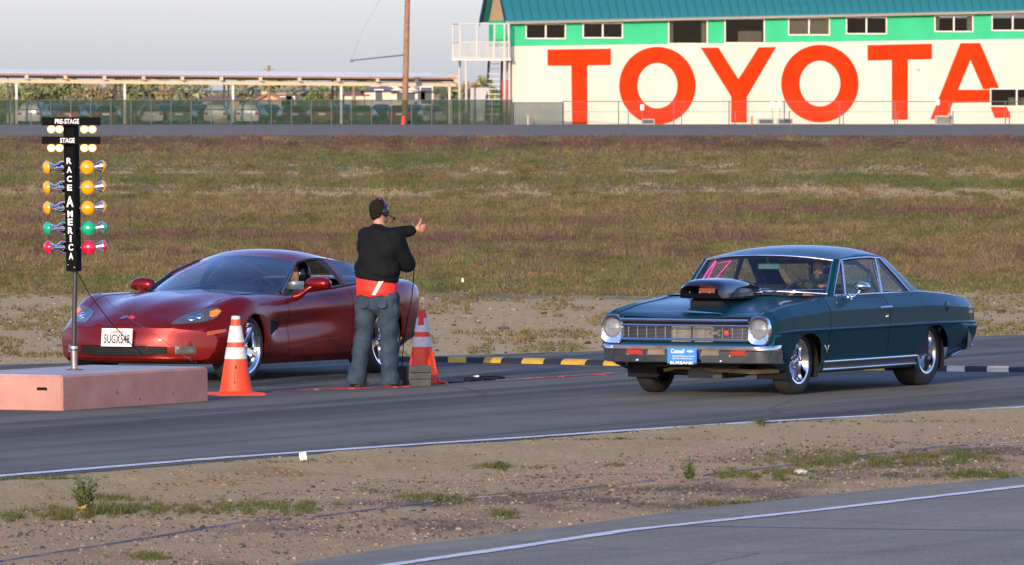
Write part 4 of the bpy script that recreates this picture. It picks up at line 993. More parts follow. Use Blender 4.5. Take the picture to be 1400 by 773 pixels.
# --- trees and brush past the lot
M['foliage'] = attrmat('tree leaves', trans=0.25); M['trunk'] = mat('grey brown bark', (.16, .12, .09), .9, var=.25)
def tree(px, ytop, ybase, wpx, Yd, cols, label, seed, n=700, loose=0.0, group='trees beyond the parking lot', name='tree'):
    n *= 2
    b = P(px, ytop, Yd); sc = F / Yd; top = b.z; wid = wpx / sc; g0 = gz(Yd) - .1
    low = P(px, ybase, Yd).z; t = thing(name, label, 'tree', (b.x, Yd, g0), group=group)
    rr = np.random.default_rng(seed); top -= g0; low = max(low - g0, .3); H_ = top - low
    m_ = MB(); m_.tube([(0, 0, 0), (.05 * wid, 0, low * .6 + .2), (0, .1, low + H_ * .5)], [.05 * H_ + .08, .04 * H_ + .05, .03], 7)
    for k in range(6):
        a = rr.uniform(0, 6.28); m_.tube([(0, 0, low * .7), (math.cos(a) * wid * .2, math.sin(a) * wid * .2, low + .35 * H_), (math.cos(a) * wid * .33, math.sin(a) * wid * .33, low + .75 * H_)], [.06, .04, .015], 5)
    m_.build('trunk', M['trunk'], t, 40)
    nc = 14; cen = np.stack([rr.normal(0, .24, nc) * wid, rr.normal(0, .22, nc) * wid, low + H_ * (.15 + .72 * rr.uniform(0, 1, nc))], 1)
    cen[:, :2] *= (1.15 - .75 * np.abs((cen[:, 2] - low) / H_ - .35))[:, None]
    idx = rr.integers(0, nc, n); rad = (.13 + .09 * rr.uniform(0, 1, nc)) * wid
    d = rr.normal(0, 1, (n, 3)); d /= np.linalg.norm(d, axis=1)[:, None]; d[:, 2] *= .75
    c = cen[idx] + d * (rad[idx] * rr.uniform(.35, 1.05, n) ** .6)[:, None]; c[:, 2] = np.minimum(c[:, 2], top)
    s = (.035 + .03 * rr.uniform(0, 1, n)) * wid * 1.0
    v = c[:, None, :] + rr.normal(0, 1, (n, 3, 3)) * s[:, None, None]
    col = np.array(cols)[idx % len(cols)] * rr.uniform(.7, 1.3, (n, 1))
    link('crown', np_mesh('crown', v.reshape(-1, 3), np.arange(n * 3).reshape(-1, 3), np.repeat(col, 3, 0), M['foliage']), t)
ol = [(.34, .36, .15), (.28, .31, .12)]; gy = [(.38, .40, .26), (.40, .40, .25)]; gn = [(.26, .36, .10), (.22, .31, .09)]; br = [(.40, .33, .18), (.36, .29, .16)]
T = [(12, 118, 134, 50, ol, 'low olive bush at the far left edge past the carport post'), (45, 111, 136, 55, ol, 'olive tree right of the first carport posts'), (85, 107, 136, 60, ol, 'broad olive tree above the parked cars left of the starting lights'), (110, 112, 137, 45, gy, 'grey green tree directly above the starting lights'), (140, 116, 137, 45, br, 'brownish bush between the starting lights and second posts'),
     (165, 108, 136, 40, ol, 'olive tree at the second group of carport posts'), (205, 107, 137, 60, ol, 'wide dense tree right of the second carport posts'), (262, 109, 136, 52, gy, 'grey feathery tree alone before the third carport posts'), (230, 121, 138, 40, br, 'brown bush below the gap between two big trees'),
     (330, 110, 135, 40, gy, 'grey tree right of the third carport posts'), (372, 109, 132, 50, ol, 'dark olive tree above the tan gabled house'), (402, 110, 134, 40, gy, 'grey tree behind the right end of the tan house roof'), (432, 113, 137, 36, gn, 'bright green tree left of the fourth carport posts'), (446, 121, 138, 24, br, 'rust brown bush before the bright green tree'), (340, 127, 137, 24, gn, 'low green shrub left of the tan house'),
     (492, 109, 130, 40, gn, 'green tree behind the low cream house'), (470, 112, 126, 30, gy, 'thin grey tree at the fourth carport posts'), (608, 106, 137, 40, ol, 'olive tree at the right end of the carport'), (592, 110, 125, 30, gn, 'green tree behind the salmon house'), (640, 110, 140, 34, br, 'brownish tree under the left posts of the balcony'), (660, 106, 139, 36, ol, 'olive tree behind the grey locker')]
for i, (px_, yt, yb_, w_, c_, lab) in enumerate(T): tree(px_, yt, yb_, w_, 880 + (i * 37) % 130 if not (340 < px_ < 600) else 960 + (i * 17) % 60, c_, lab, i + 50)
# low brush along the lot's back fence and a far wooded line: uncountable
rr = np.random.default_rng(77); n = 16000
Yb = rr.uniform(660, 860, n); pxb = rr.uniform(-60, 740, n); Xb = (pxb - 700) / F * Yb; hb = fbm(pxb * .03, Yb * .01, 9)
base = np.stack([Xb, Yb, np.array([gz(y) for y in Yb]) + .45 * hb * rr.uniform(0, 1, n)], 1)
cols = np.where((hb > .5)[:, None], np.array((.27, .26, .12)), np.array((.36, .26, .15)))
blades(base, np.full(n, .9) * (0.5 + hb), np.full(n, .2), cols, 'lot_brush', 3, .9, 31)
n = 14000; Yb = rr.uniform(1500, 1900, n); pxb = rr.uniform(-80, 740, n); Xb = (pxb - 700) / F * Yb; hb = fbm(pxb * .02, Yb * 0, 19)
base = np.stack([Xb, Yb, np.full(n, -3.3) + rr.uniform(0, 1, n) * (2.6 + 2.6 * hb)], 1)
blades(base, np.full(n, 1.3), np.full(n, .8), np.array([(.27, .28, .17)]).repeat(n, 0), 'far_woods', 3, 1.0, 32)
# ================================================================== THE TWO CARS
def paint(name, col, flake=(0.5, 0.5, 0.5), metal=0.55, rough=0.32, coat=1.0, spec=.5):
    m = mat(name, col, rough, metal, coat=coat, var=0.06, scale=2.0, spec=spec)
    nt = m.node_tree; b = nt.nodes['Principled BSDF']; tc = nt.nodes['Texture Coordinate']
    v = nd(nt, 'ShaderNodeTexNoise'); v.inputs['Scale'].default_value = 900; nt.links.new(tc.outputs['Object'], v.inputs['Vector'])
    bp = nd(nt, 'ShaderNodeBump'); bp.inputs['Distance'].default_value = 0.0004; bp.inputs['Strength'].default_value = 0.4
    nt.links.new(v.outputs[0], bp.inputs['Height']); nt.links.new(bp.outputs[0], b.inputs['Normal'])
    b.inputs['Coat Roughness'].default_value = 0.04
    return m
M['teal_paint'] = paint('dark teal car paint', (0.002, 0.040, 0.056), metal=0.1, coat=.26, spec=.08)
M['red_paint'] = paint('deep red metallic car paint', (0.165, 0.0055, 0.003), metal=0.45, rough=0.30, coat=.42, spec=.2)
M['gap'] = mat('panel gap', (0.004, 0.004, 0.004), 0.9)
M['carglass'] = glassmat('car glass', (0.70, 0.78, 0.76), 1.6, 0.01, body=0.04)
M['skyglass'] = glassmat('windshield with painted sky blue', (0.50, 0.62, 0.68), 2.1, 0.02, body=0.05, bodycol=(.03, .05, .08)); M['sideglass'] = glassmat('side window glass', (0.90, 0.92, 0.90), 1.18, 0.01)  # windshield tint and body colour carry the sky's blue reflection
M['hatchglass'] = glassmat('dark hatch glass', (0.35, 0.38, 0.38), 1.9, 0.02, body=0.3)
M['trim_dark'] = mat('dark cabin trim', (0.02, 0.02, 0.022), 0.7); M['seat'] = mat('cloth seat', (0.035, 0.035, 0.04), 0.85)
M['lamp_glass'] = glassmat('lamp glass', (0.92, 0.93, 0.93), 1.5, 0.02, body=.14, bodycol=(.8, .8, .8)); M['reflector'] = mat('lamp reflector', (.85, .85, .84), .32, 1.0, var=.05)
M['amber'] = mat('amber lens', (0.38, 0.085, 0.012), 0.2, coat=0.5); M['grille_metal'] = mat('dull bright metal', (.42, .42, .42), .35, 1.0); M['amber_lit'] = mat('lit amber lamp', (0.45, 0.10, 0.01), 0.3, emit=(1.0, 0.17, 0.01), estr=.55, var=.4, scale=40)
M['red_lens'] = mat('red orange lens', (0.32, 0.022, 0.008), 0.2, coat=0.4)

class Car:
    """shell lofted through half sections; local x forward, y to the driver's side, z up"""
    def __init__(self, keys, arches, kc, warp=None):
        self.xs = sorted(keys); self.keys = keys; self.np_ = len(keys[self.xs[0]]); self.arches = arches; self.kc = kc; self.warp = warp or (lambda x, y, z: x)
    def sec(self, x):
        return [(pchip(self.xs, [self.keys[k][i][0] for k in self.xs], x), pchip(self.xs, [self.keys[k][i][1] for k in self.xs], x)) for i in range(self.np_)]
    def half(self, x):
        s = self.sec(x)
        for (ax, r, zc, n_) in self.arches:
            d = abs(x - ax)
            if d < r:
                za = zc + (r ** n_ - d ** n_) ** (1 / n_) * 1.0
                za = max(za, s[0][1]); k = self.kc; zt = s[k][1]
                if za > s[0][1]:
                    za = min(za, zt - .01)
                    zz = [p[1] for p in s[:k+1]]; yy = [p[0] for p in s[:k+1]]
                    new = []
                    for i in range(k + 1):
                        f = (s[i][1] - s[0][1]) / (zt - s[0][1]); z = za + (zt - za) * f
                        new.append((float(np.interp(z, zz, yy)), z))
                    s = new + s[k+1:]
        return s
    def pt(self, x, y, z): return Vector((self.warp(x, y, z), y, z))
    def stations(self, extra=(), step=.06):
        x0, x1 = self.xs[0], self.xs[-1]; st = set(np.round(np.linspace(x0, x1, int((x1 - x0) / step) + 1), 4))
        for (ax, r, zc, n_) in self.arches:
            for k in range(25): st.add(round(ax - r * math.cos(math.pi * k / 24), 4))
        for e in extra: st.add(e)
        st = sorted(st); out = [st[0]]
        for a in st[1:]:
            if a - out[-1] > .004 or a in extra: out.append(a)
        return out

def wheel(parent, loc, side, R_, w, rim_r, style, name='wheel'):
    """axle along y; side +1 faces +y. wheel > tyre, rim, hub"""
    t = link(name, None, parent, loc); q = Matrix.Rotation(R(-90) * side, 4, 'X')       # local z -> outward
    h = w / 2
    tp = [(rim_r - .01, -h + .02), (rim_r + .01, -h), (R_ - .03, -h + .004), (R_ - .008, -h + .022), (R_, -h + .05), (R_ + .001, 0), (R_, h - .05), (R_ - .008, h - .022), (R_ - .03, h - .004), (rim_r + .03, h), (rim_r + .008, h - .006), (rim_r - .008, h - .025)]
    MB().lathe(tp, 48, q, caps=False).build('tyre', M['tyre'], t, 40)
    mb = MB()
    deep = {'spoke': .05, 'dish': .12, 'sport': .035}[style]
    lip = [(rim_r - .004, h - .028), (rim_r + .004, h - .004), (rim_r - .012, h - .008), (rim_r - .022, h - .03), (rim_r - .03, h - deep), (rim_r - .05, h - deep - .05), (rim_r - .05, -h + .03), (rim_r, -h + .01)]
    mb.lathe(lip, 48, q, caps=False)
    if style == 'sport':
        for k in range(5):
            a = 2 * math.pi * k / 5 + .3; m_ = q @ Matrix.Rotation(a, 4, 'Z')
            sec = []
            for (r_, wd, z) in ((.035, .042, h - .05), (.10, .036, h - .035), (.18, .034, h - .028), (rim_r - .018, .050, h - .022)):
                sec.append([m_ @ Vector((r_, -wd, z - .03)), m_ @ Vector((r_, -wd * .55, z)), m_ @ Vector((r_, wd * .55, z)), m_ @ Vector((r_, wd, z - .03))])
            mb.grid(sec)
    if style == 'spoke':
        for k in range(5):
            a = 2 * math.pi * k / 5 + .5; m_ = q @ Matrix.Rotation(a, 4, 'Z')
            sec = []
            for (r_, wd, z) in ((.03, .030, h - .055), (.08, .026, h - .05), (.13, .033, h - .062), (rim_r - .045, .038, h - .075)):
                sec.append([m_ @ Vector((r_, -wd, z - .035)), m_ @ Vector((r_, -wd * .6, z)), m_ @ Vector((r_, wd * .6, z)), m_ @ Vector((r_, wd, z - .035))])
            mb.grid(sec)
    if style == 'dish':
        mb.lathe([(rim_r - .034, h - .10), (rim_r - .06, h - .13), (.12, h - .125), (.10, h - .10), (.055, h - .085), (.05, h - .06), (0, h - .055)], 40, q)
        for k in range(10):
            a = 2 * math.pi * k / 10; m_ = q @ Matrix.Rotation(a, 4, 'Z'); mb.box((.085, -.012, h - .112), (.115, .012, h - .095), m_)
    mb.build('rim', M['chrome'] if style != 'dish' else M['alloy'], t, 35)
    hb = MB()
    hb.lathe([(.045, h - .06), (.042, h - .03), (.03, h - .02), (0, h - .018)], 20, q)
    for k in range(5):
        a = 2 * math.pi * k / 5; m_ = q @ Matrix.Rotation(a, 4, 'Z') @ Matrix.Translation((.06, 0, h - .06)); hb.lathe([(.011, 0), (.011, .02), (0, .024)], 6, m_)
    hb.build('hub', M['chrome'], t, 35)
    bd = MB().lathe([(.0, -h + .04), (rim_r - .055, -h + .04), (rim_r - .055, h - deep - .10), (0, h - deep - .10)], 24, q); bd.build('brake', mat('brake iron', (.035, .033, .03), .6, .5) if 'brake' not in M else M['brake'], t, 40)
    return t
M['brake'] = mat('brake iron', (.04, .038, .035), .6, .4)

def mirrory(pts): return [Vector((p[0], -p[1], p[2])) for p in pts]

def bvh_of(objs):
    vs, fs = [], []
    for o in objs:
        b = len(vs); vs += [v.co.copy() for v in o.data.vertices]; fs += [tuple(i + b for i in p.vertices) for p in o.data.polygons]
    return BVHTree.FromPolygons(vs, fs)
def surf(bvh, inv, px, py):
    """the point of a car's surface seen at a photo pixel, in car coordinates"""
    d = ray(px, py); o = inv @ CP; dd = (inv.to_3x3() @ d).normalized(); hit = bvh.ray_cast(o, dd)
    return hit
def surfx(bvh, y, z, x0=4, dx=-1.0):
    return bvh.ray_cast(Vector((x0, y, z)), Vector((dx, 0, 0)))
def conform_grid(fn, n, m, off):
    """rows of surface points from fn(u,v)->(loc, normal), lifted by off"""
    rows = []
    for j in range(m + 1):
        row = []
        for i in range(n + 1):
            h = fn(i / n, j / m)
            if h is None or h[0] is None: row.append(None); continue
            nrm = h[1] if h[1].dot(Vector((1, 0, .6))) > -9 else -h[1]
            row.append((h[0], nrm))
        rows.append(row)
    return rows
def plate_from(rows, off, depth, mb, out_dir):
    """thin solid that hugs the surface"""
    n = len(rows); m = len(rows[0]); top, bot = [], []
    for r_ in rows:
        tr, br_ = [], []
        for h in r_:
            nn = h[1].copy()
            if nn.dot(out_dir) < 0: nn = -nn
            tr.append(h[0] + nn * off); br_.append(h[0] + nn * (off - depth))
        top.append(tr); bot.append(br_)
    mb.grid(top); mb.grid(bot)
    for a, b in ((top[0], bot[0]), (top[-1], bot[-1]), ([r_[0] for r_ in top], [r_[0] for r_ in bot]), ([r_[-1] for r_ in top], [r_[-1] for r_ in bot])): mb.grid([a, b])
    return mb
def lerp_poly(pts, t):
    t *= len(pts) - 1; i = min(int(t), len(pts) - 2); f = t - i
    return (pts[i][0] * (1-f) + pts[i+1][0] * f, pts[i][1] * (1-f) + pts[i+1][1] * f)
def decal(bvh, inv, top, bot, n=14, m=5, flip=False):
    def fn(u, v):
        a = lerp_poly(top, u); b = lerp_poly(bot, u); p = (a[0]*(1-v)+b[0]*v, a[1]*(1-v)+b[1]*v)
        h = surf(bvh, inv, *p)
        if h[0] is None: return None
        return h
    rows = conform_grid(fn, n, m, 0)
    # drop holes by borrowing the nearest hit
    for r_ in rows:
        for i in range(len(r_)):
            if r_[i] is None:
                c = [q_ for q_ in r_ if q_ is not None] or [q_ for r2 in rows for q_ in r2 if q_ is not None]
                if not c: return None
                r_[i] = c[min(range(len(c)), key=lambda k: abs(k - i))]
    if flip: rows = [[(Vector((h[0].x, -h[0].y, h[0].z)), Vector((h[1].x, -h[1].y, h[1].z))) for h in r_] for r_ in rows]
    return rows
def seat(mb, x, y, z, w=.25, lean=.22, head=True, h=.62):
    mb.bbox((x - .05, y - w, z), (x + .48, y + w, z + .16), .05)
    mt = Matrix.Translation((x, y, z + .1)) @ Matrix.Rotation(-lean, 4, 'Y'); mb.bbox((-.14, -w, 0), (.0, w, h), .05, mt)
    if head: mb.bbox((-.13, -.12, h + .02), (-.02, .12, h + .2), .04, mt)
def steering(parent, x, y, z, r=.18, tilt=.45):
    mb = MB(); pts = []
    for k in range(25):
        a = 2 * math.pi * k / 24; pts.append(Vector((x + r * math.cos(a) * math.sin(tilt) * -1, y + r * math.sin(a), z + r * math.cos(a) * math.cos(tilt))))
    mb.tube(pts, .014, 6, caps=False)
    c = Vector((x + .03, y, z)); 
    for k in (0, 8, 16): mb.tube([c, pts[k]], .012, 5)
    mb.tube([c, c + Vector((.3, 0, -.12))], .02, 6); return mb.build('steering_wheel', M['trim_dark'], parent, 40)

# ------------------------------------------------------------------ 1  BLUE COUPE
YAWB = R(27.0)
bp0 = Vector((2.554, 79.5, 0.008))
blue = thing('drag_coupe', 'dark teal classic two door coupe with a black hood scoop and pink windshield number', 'car', bp0, -math.pi / 2 - YAWB)
bpy.context.view_layer.update()
blue.scale = (1, 1, .972)
BI = (Matrix.Translation(bp0) @ rz(-math.pi / 2 - YAWB)).inverted()
def bs(b, zsh, hood, ysh=.80, w=.89, zlo=.19, zc=.60, tuck=0.0):
    """sill, lower side, crease, upper side, shoulder, top"""
    return [(.79 - tuck, zlo), (.825 - tuck, zlo + .05), (.852, zlo + .5 * (zc - zlo)), (.872, zc - .035), (w - .012, zc - .010), (w + .003, zc), (w - .009, zc + .016), (w - .010, (zc + zsh) / 2 + .02), (ysh + .028, zsh - .035), (ysh, zsh), (ysh - .04, zsh + .012), (ysh - .12, zsh + (hood - zsh) * .35 - .006), (.45, zsh + (hood - zsh) * .72), (.22, hood - .004), (0, hood)]
KB = {2.16: bs(0, .752, .728, .80, .872, .33, .585), 2.12: bs(0, .772, .745, .80, .878, .32, .588), 1.95: bs(0, .800, .785, .80, .885, .27, .592), 1.7: bs(0, .832, .835, .80, .89, .22), 1.2: bs(0, .872, .885, .80, .89, .20), .95: bs(0, .897, .912, .80), .4: bs(0, .900, .90, .792), -.3: bs(0, .902, .90, .79, .89), -.75: bs(0, .903, .90, .793, .89), -1.1: bs(0, .905, .90, .797, .89),
      -1.4: bs(0, .893, .905, .80, .893), -1.8: bs(0, .866, .878, .80, .888, .24, .595), -2.2: bs(0, .828, .838, .78, .87, .33, .59), -2.34: bs(0, .812, .82, .765, .85, .36, .585)}
def bwarp(x, y, z): return x + (.05 * sstep(1.6, 2.16, x) * (1 - (abs(y) / .8) ** 2) if abs(y) < .8 else 0) - .05 * sstep(2.0, 2.16, x) * sstep(.8, .9, abs(y))
cb = Car(KB, [(1.395, .338, .235, 2.3), (-1.395, .348, .235, 2.2)], 4, bwarp)
d0, d1 = .96, -.335
st = cb.stations((d0, d0 + .009, d1, d1 - .009))
H = [cb.half(x) for x in st]; kt = 10
body = MB(); door = {1: MB(), -1: MB()}
cabin = lambda x: -1.42 < x < .62
for s in (1, -1):
    for i in range(len(st) - 1):
        xm = (st[i] + st[i+1]) / 2
        for j in range(cb.np_ - 1):
            if cabin(xm) and j >= 10: continue
            if s == 1 or s == -1:
                gapc = (abs(xm - (d0 + .0045)) < .004 or abs(xm - (d1 - .0045)) < .004) and 0 < j < 9
                if gapc: continue
            tgt = door[s] if (d1 < xm < d0 and 0 < j < 9) else body
            q = [cb.pt(st[i], s * H[i][j][0], H[i][j][1]), cb.pt(st[i+1], s * H[i+1][j][0], H[i+1][j][1]), cb.pt(st[i+1], s * H[i+1][j+1][0], H[i+1][j+1][1]), cb.pt(st[i], s * H[i][j+1][0], H[i][j+1][1])]
            tgt.add(q, [(0, 1, 2, 3)])
# tail panel
x = st[0]; h = H[0]; body.add([cb.pt(x, p[0], p[1]) for p in h] + [cb.pt(x, -p[0], p[1]) for p in h[::-1]], [tuple(range(2 * len(h)))])
# front: fender ends stay closed round the lamps, grille opening between
x = st[-1]; h = H[-1]
for s in (1, -1):
    ring = [cb.pt(x, s * p[0], p[1]) for p in h[:11]]; inn = [Vector((x - .02, s * .64, min(max(p[1], .35), .74))) for p in h[:11]]
    body.grid([ring, inn])
body.grid([[cb.pt(x, y, .40) for y in (-.64, 0, .64)], [cb.pt(x, y, .30) - Vector((.1, 0, 0)) for y in (-.64, 0, .64)]])
bo = body.build('body', M['teal_paint'], blue, 28)
for s in (1, -1):
    d_ = door[s].build('door', M['teal_paint'], blue, 28)
    if s == 1: doorL = d_
    bl = MB(); bl.box((d1 - .02, s * .80 - .01, .25), (d0 + .02, s * .80 + .01, .88)); bl.build('inner_panel', M['gap'], blue)
    hd = MB(); hp = Vector((d1 + .10, s * .885, .775)); hd.tube([hp + Vector((.10, -.005 * s, 0)), hp + Vector((.09, .03 * s, .005)), hp + Vector((-.06, .03 * s, .005)), hp + Vector((-.07, -.005 * s, 0))], .012, 6); hd.lathe([(.018, 0), (.016, .012), (0, .014)], 12, Matrix.Translation(hp + Vector((-.03, -.005 * s, -.085))) @ Matrix.Rotation(R(-90) * s, 4, 'X'))
    hd.build('handle', M['chrome'], d_, 40)
# underbody and wheel houses
mb = MB(); mb.box((-1.0, -.76, .24), (1.0, .76, .30)); mb.box((-2.2, -.45, .26), (2.0, .45, .34)); 
for ax in (1.395, -1.395):
    for s in (1, -1):
        mb.grid([[Vector((ax + .345 * math.cos(a), s * y, .25 + .335 * math.sin(a))) for a in np.linspace(-.3, math.pi + .3, 25)] for y in (.80, .50)])
mb.box((1.98, -.66, .30), (2.0, .66, .74)); mb.box((-.9, -.30, .14), (.9, -.1, .24)); mb.box((-1.1, .2, .15), (.6, .32, .24)); mb.box((-1.0, -.5, .17), (-.4, .5, .25))
mb.build('underbody', M['black'], blue, 40)
mb = MB(); mb.tube([(1.72, .72, .23), (1.80, .50, .22), (1.80, .12, .235), (1.74, .0, .25)], .024, 8); mb.tube([(1.75, -.15, .25), (1.78, -.3, .25), (1.74, -.42, .22)], .02, 8)
mb.build('exhaust_header', mat('tan coated pipe', (.30, .24, .13), .45, .5), blue, 40)
mb = MB(); mb.tube([(1.395, -.62, .29), (1.5, -.2, .20), (1.5, .2, .20), (1.395, .62, .29)], .022, 6); mb.tube([(1.6, -.5, .22), (1.65, 0, .17), (1.6, .5, .22)], .015, 6); mb.box((1.25, -.18, .15), (1.75, .16, .26)); mb.build('front_axle', mat('greasy steel', (.06, .06, .06), .5, .6), blue, 40)
# wheels
for ax, R_, w, rr_, sty, yy in ((1.395, .312, .17, .205, 'spoke', .685), (-1.395, .325, .25, .205, 'dish', .655)):
    for s in (1, -1): wheel(blue, Vector((ax, s * yy, R_ - .004)), s, R_, w, rr_, sty)
# greenhouse
A0 = (.66, .712, .915); A1 = (.385, .648, 1.235)
base = [(.66, -.712, .915), (.80, -.42, .935), (.855, 0, .94), (.80, .42, .935), A0]; head = [(.385, -.648, 1.235), (.45, -.36, 1.268), (.475, 0, 1.28), (.45, .36, 1.268), A1]
ws = MB().grid(coons(base, head, [base[0], head[0]], [base[-1], head[-1]], 20, 8)).build('windshield', M['carglass'], blue, 80)
rail = [A1, (.1, .655, 1.262), (-.3, .655, 1.268), (-.60, .645, 1.255), (-.80, .615, 1.225)]
rear_h = [(-.80, -.615, 1.225), (-.90, -.35, 1.262), (-.93, 0, 1.272), (-.90, .35, 1.262), (-.80, .615, 1.225)]
def bulge(rows, a):
    n = len(rows) - 1; m = len(rows[0]) - 1
    return [[p + Vector((0, 0, a * math.sin(math.pi * j / n) * math.sin(math.pi * i / m) ** .7)) for i, p in enumerate(r_)] for j, r_ in enumerate(rows)]
roof_rows = bulge(coons(head, rear_h, mirrory(rail), rail, 24, 16), .045)
rfm = MB(); rfm.grid(roof_rows)
# roof side skirt down to the drip rail
for s in (1, -1):
    ra = [Vector((p[0], s * p[1], p[2])) for p in [tuple(coons(head, rear_h, mirrory(rail), rail, 2, 16)[j][2]) for j in range(17)]]
    rfm.grid([ra, [p + Vector((0, s * .012, -.030)) for p in ra]])
roof = rfm.build('roof', M['teal_paint'], blue, 50)
bbase = [(-1.42, -.70, .893), (-1.50, -.35, .905), (-1.53, 0, .908), (-1.50, .35, .905), (-1.42, .70, .893)]
# sail panels and rear window
for s in (1, -1):
    f = lambda p: (p[0], s * p[1], p[2])
    top = [f((-.545, .668, 1.235)), f((-.68, .642, 1.238)), f((-.80, .615, 1.225))]; bot = [f((-1.0, .762, .905)), f((-1.2, .745, .900)), f((-1.46, .715, .888))]
    m_ = MB(); m_.grid(coons(top, bot, [top[0], f((-.80, .722, 1.06)), bot[0]], [top[-1], f((-1.03, .68, 1.07)), f((-1.27, .712, .935)), bot[-1]], 8, 10))
    q0, q1 = f((-.80, .615, 1.225)), f((-1.46, .715, .888)); i0, i1 = f((-.86, .545, 1.225)), f((-1.47, .60, .897))
    m_.grid(coons([q0, f((-1.03, .68, 1.07)), f((-1.27, .712, .935)), q1], [i0, f((-1.09, .60, 1.07)), f((-1.3, .62, .95)), i1], [q0, i0], [q1, i1], 8, 3))
    m_.build('rear_pillar', M['teal_paint'], blue, 60)
rw = MB().grid(coons([(-.87, -.55, 1.235), (-.93, 0, 1.262), (-.87, .55, 1.235)], [(-1.46, -.60, .90), (-1.52, 0, .912), (-1.46, .60, .90)], [(-.87, -.55, 1.235), (-1.46, -.60, .90)], [(-.87, .55, 1.235), (-1.46, .60, .90)], 12, 6)).build('rear_window', M['carglass'], blue, 80)
mb = MB(); mb.grid([[(.64, -.71, .905), (.64, 0, .905), (.64, .71, .905)], [(1.0, -.78, .908), (1.02, 0, .916), (1.0, .78, .908)]]); mb.grid([[(-1.44, -.72, .89), (-1.44, 0, .90), (-1.44, .72, .89)], [(-1.6, -.74, .875), (-1.6, 0, .893), (-1.6, .74, .875)]]); mb.build('cowl', M['teal_paint'], blue, 60)
# chrome mouldings, pillars, side glass
for s in (1, -1):
    f = lambda p: Vector((p[0], s * p[1], p[2]))
    m_ = MB(); m_.tube([f(A0), f(A1)], [.022, .018], 6); m_.tube([f((.71, .745, .905)), f((.66, .742, .93)), f((.355, .672, 1.232)), f(A1)], .016, 6); m_.build('front_pillar', M['teal_paint'], blue, 60)
    tr = MB(); tr.tube([f((A0[0]+.01, A0[1]-.01, A0[2]+.012)), f((A1[0]+.012, A1[1]-.012, A1[2]))], .010, 6)
    tr.tube([f((.64, .752, .912)), f((.335, .678, 1.232)), f((.1, .677, 1.245)), f((-.3, .677, 1.250)), f((-.55, .672, 1.236)), f((-.80, .728, 1.06)), f((-1.0, .768, .915)), f((-.97, .772, .905)), f((-.3, .795, .908)), f((.3, .795, .908)), f((.64, .762, .908))], .009, 6)
    dv = MB(); dv.tube([f((.30, .683, 1.225)), f((.395, .765, .912))], .010, 6); dv.tube([f((-.42, .683, 1.235)), f((-.385, .772, .912))], .014, 6); dv.build('window_divider', M['chrome'] if s > 0 else M['trim_dark'], blue, 60)
    iv = MB(); iv.tube([f((.30, .668, 1.215)), f((.395, .750, .912))], .013, 6); iv.tube([f((-.42, .668, 1.225)), f((-.385, .757, .912))], .017, 6); iv.build('inner_post', M['trim_dark'], blue, 60)
    tr.build('window_moulding', M['chrome'], blue, 60)
    for nm, poly in (('vent_window', [(.60, .748, .918), (.31, .676, 1.222), (.405, .762, .918)]), ('side_window', [(.385, .763, .918), (.295, .681, 1.222), (-.41, .680, 1.232), (-.378, .77, .918)]), ('quarter_window', [(-.40, .770, .918), (-.43, .680, 1.232), (-.545, .672, 1.225), (-.97, .762, .920)])):
        p = [f(a) for a in poly]; nn = (p[1] - p[0]).cross(p[2] - p[0]).normalized() * .004
        MB().add(p, [tuple(range(len(p)))]).build(nm, M['sideglass'], blue)
    mr = MB(); mr.tube([f((-.56, .655, 1.22)), f((-.81, .70, 1.05)), f((-1.01, .742, .92))], .028, 6); mr.build('window_seal', M['trim_dark'], blue, 60)
    # side trims: crease moulding is body; sill mouldings
    sm = MB()
    for z0, y0, r_ in ((.295, .842, .011), (.222, .828, .012)): sm.tube([f((1.03, y0, z0)), f((.3, y0 + .002, z0)), f((-1.02, y0, z0))], r_, 6)
    sm.build('sill_moulding', M['alloy'], blue, 60)
    sm = MB(); sm.grid([[f((1.03, .838, .285)), f((-1.02, .838, .285))], [f((1.03, .826, .232)), f((-1.02, .826, .232))]]); sm.build('sill_panel', mat('grey sill band', (.10, .105, .11), .4, .5), blue)
    sm = MB(); sm.tube([f((-1.80, .845, .272)), f((-2.33, .82, .365))], .012, 6); sm.build('rear_valance_moulding', M['alloy'], blue, 60)
tm = MB(); tm.tube([Vector(p) + Vector((.014, 0, -.004)) for p in [tuple(x_) for x_ in coons(base, head, [base[0], head[0]], [base[-1], head[-1]], 20, 2)[2]]], .010, 6)
tm.tube([Vector(p) + Vector((.014, 0, .006)) for p in [tuple(x_) for x_ in coons(base, head, [base[0], head[0]], [base[-1], head[-1]], 20, 2)[0]]], .009, 6); tm.build('windshield_moulding', M['chrome'], blue, 60)
for s, y1 in ((1, .45), (-1, -.1)):
    mb = MB(); mb.tube([(.90, y1 - .25, .935), (.80, y1 - .1, .955), (.815, y1 + .28, .965)], .007, 5); mb.build('wiper', M['chrome'], blue, 60)
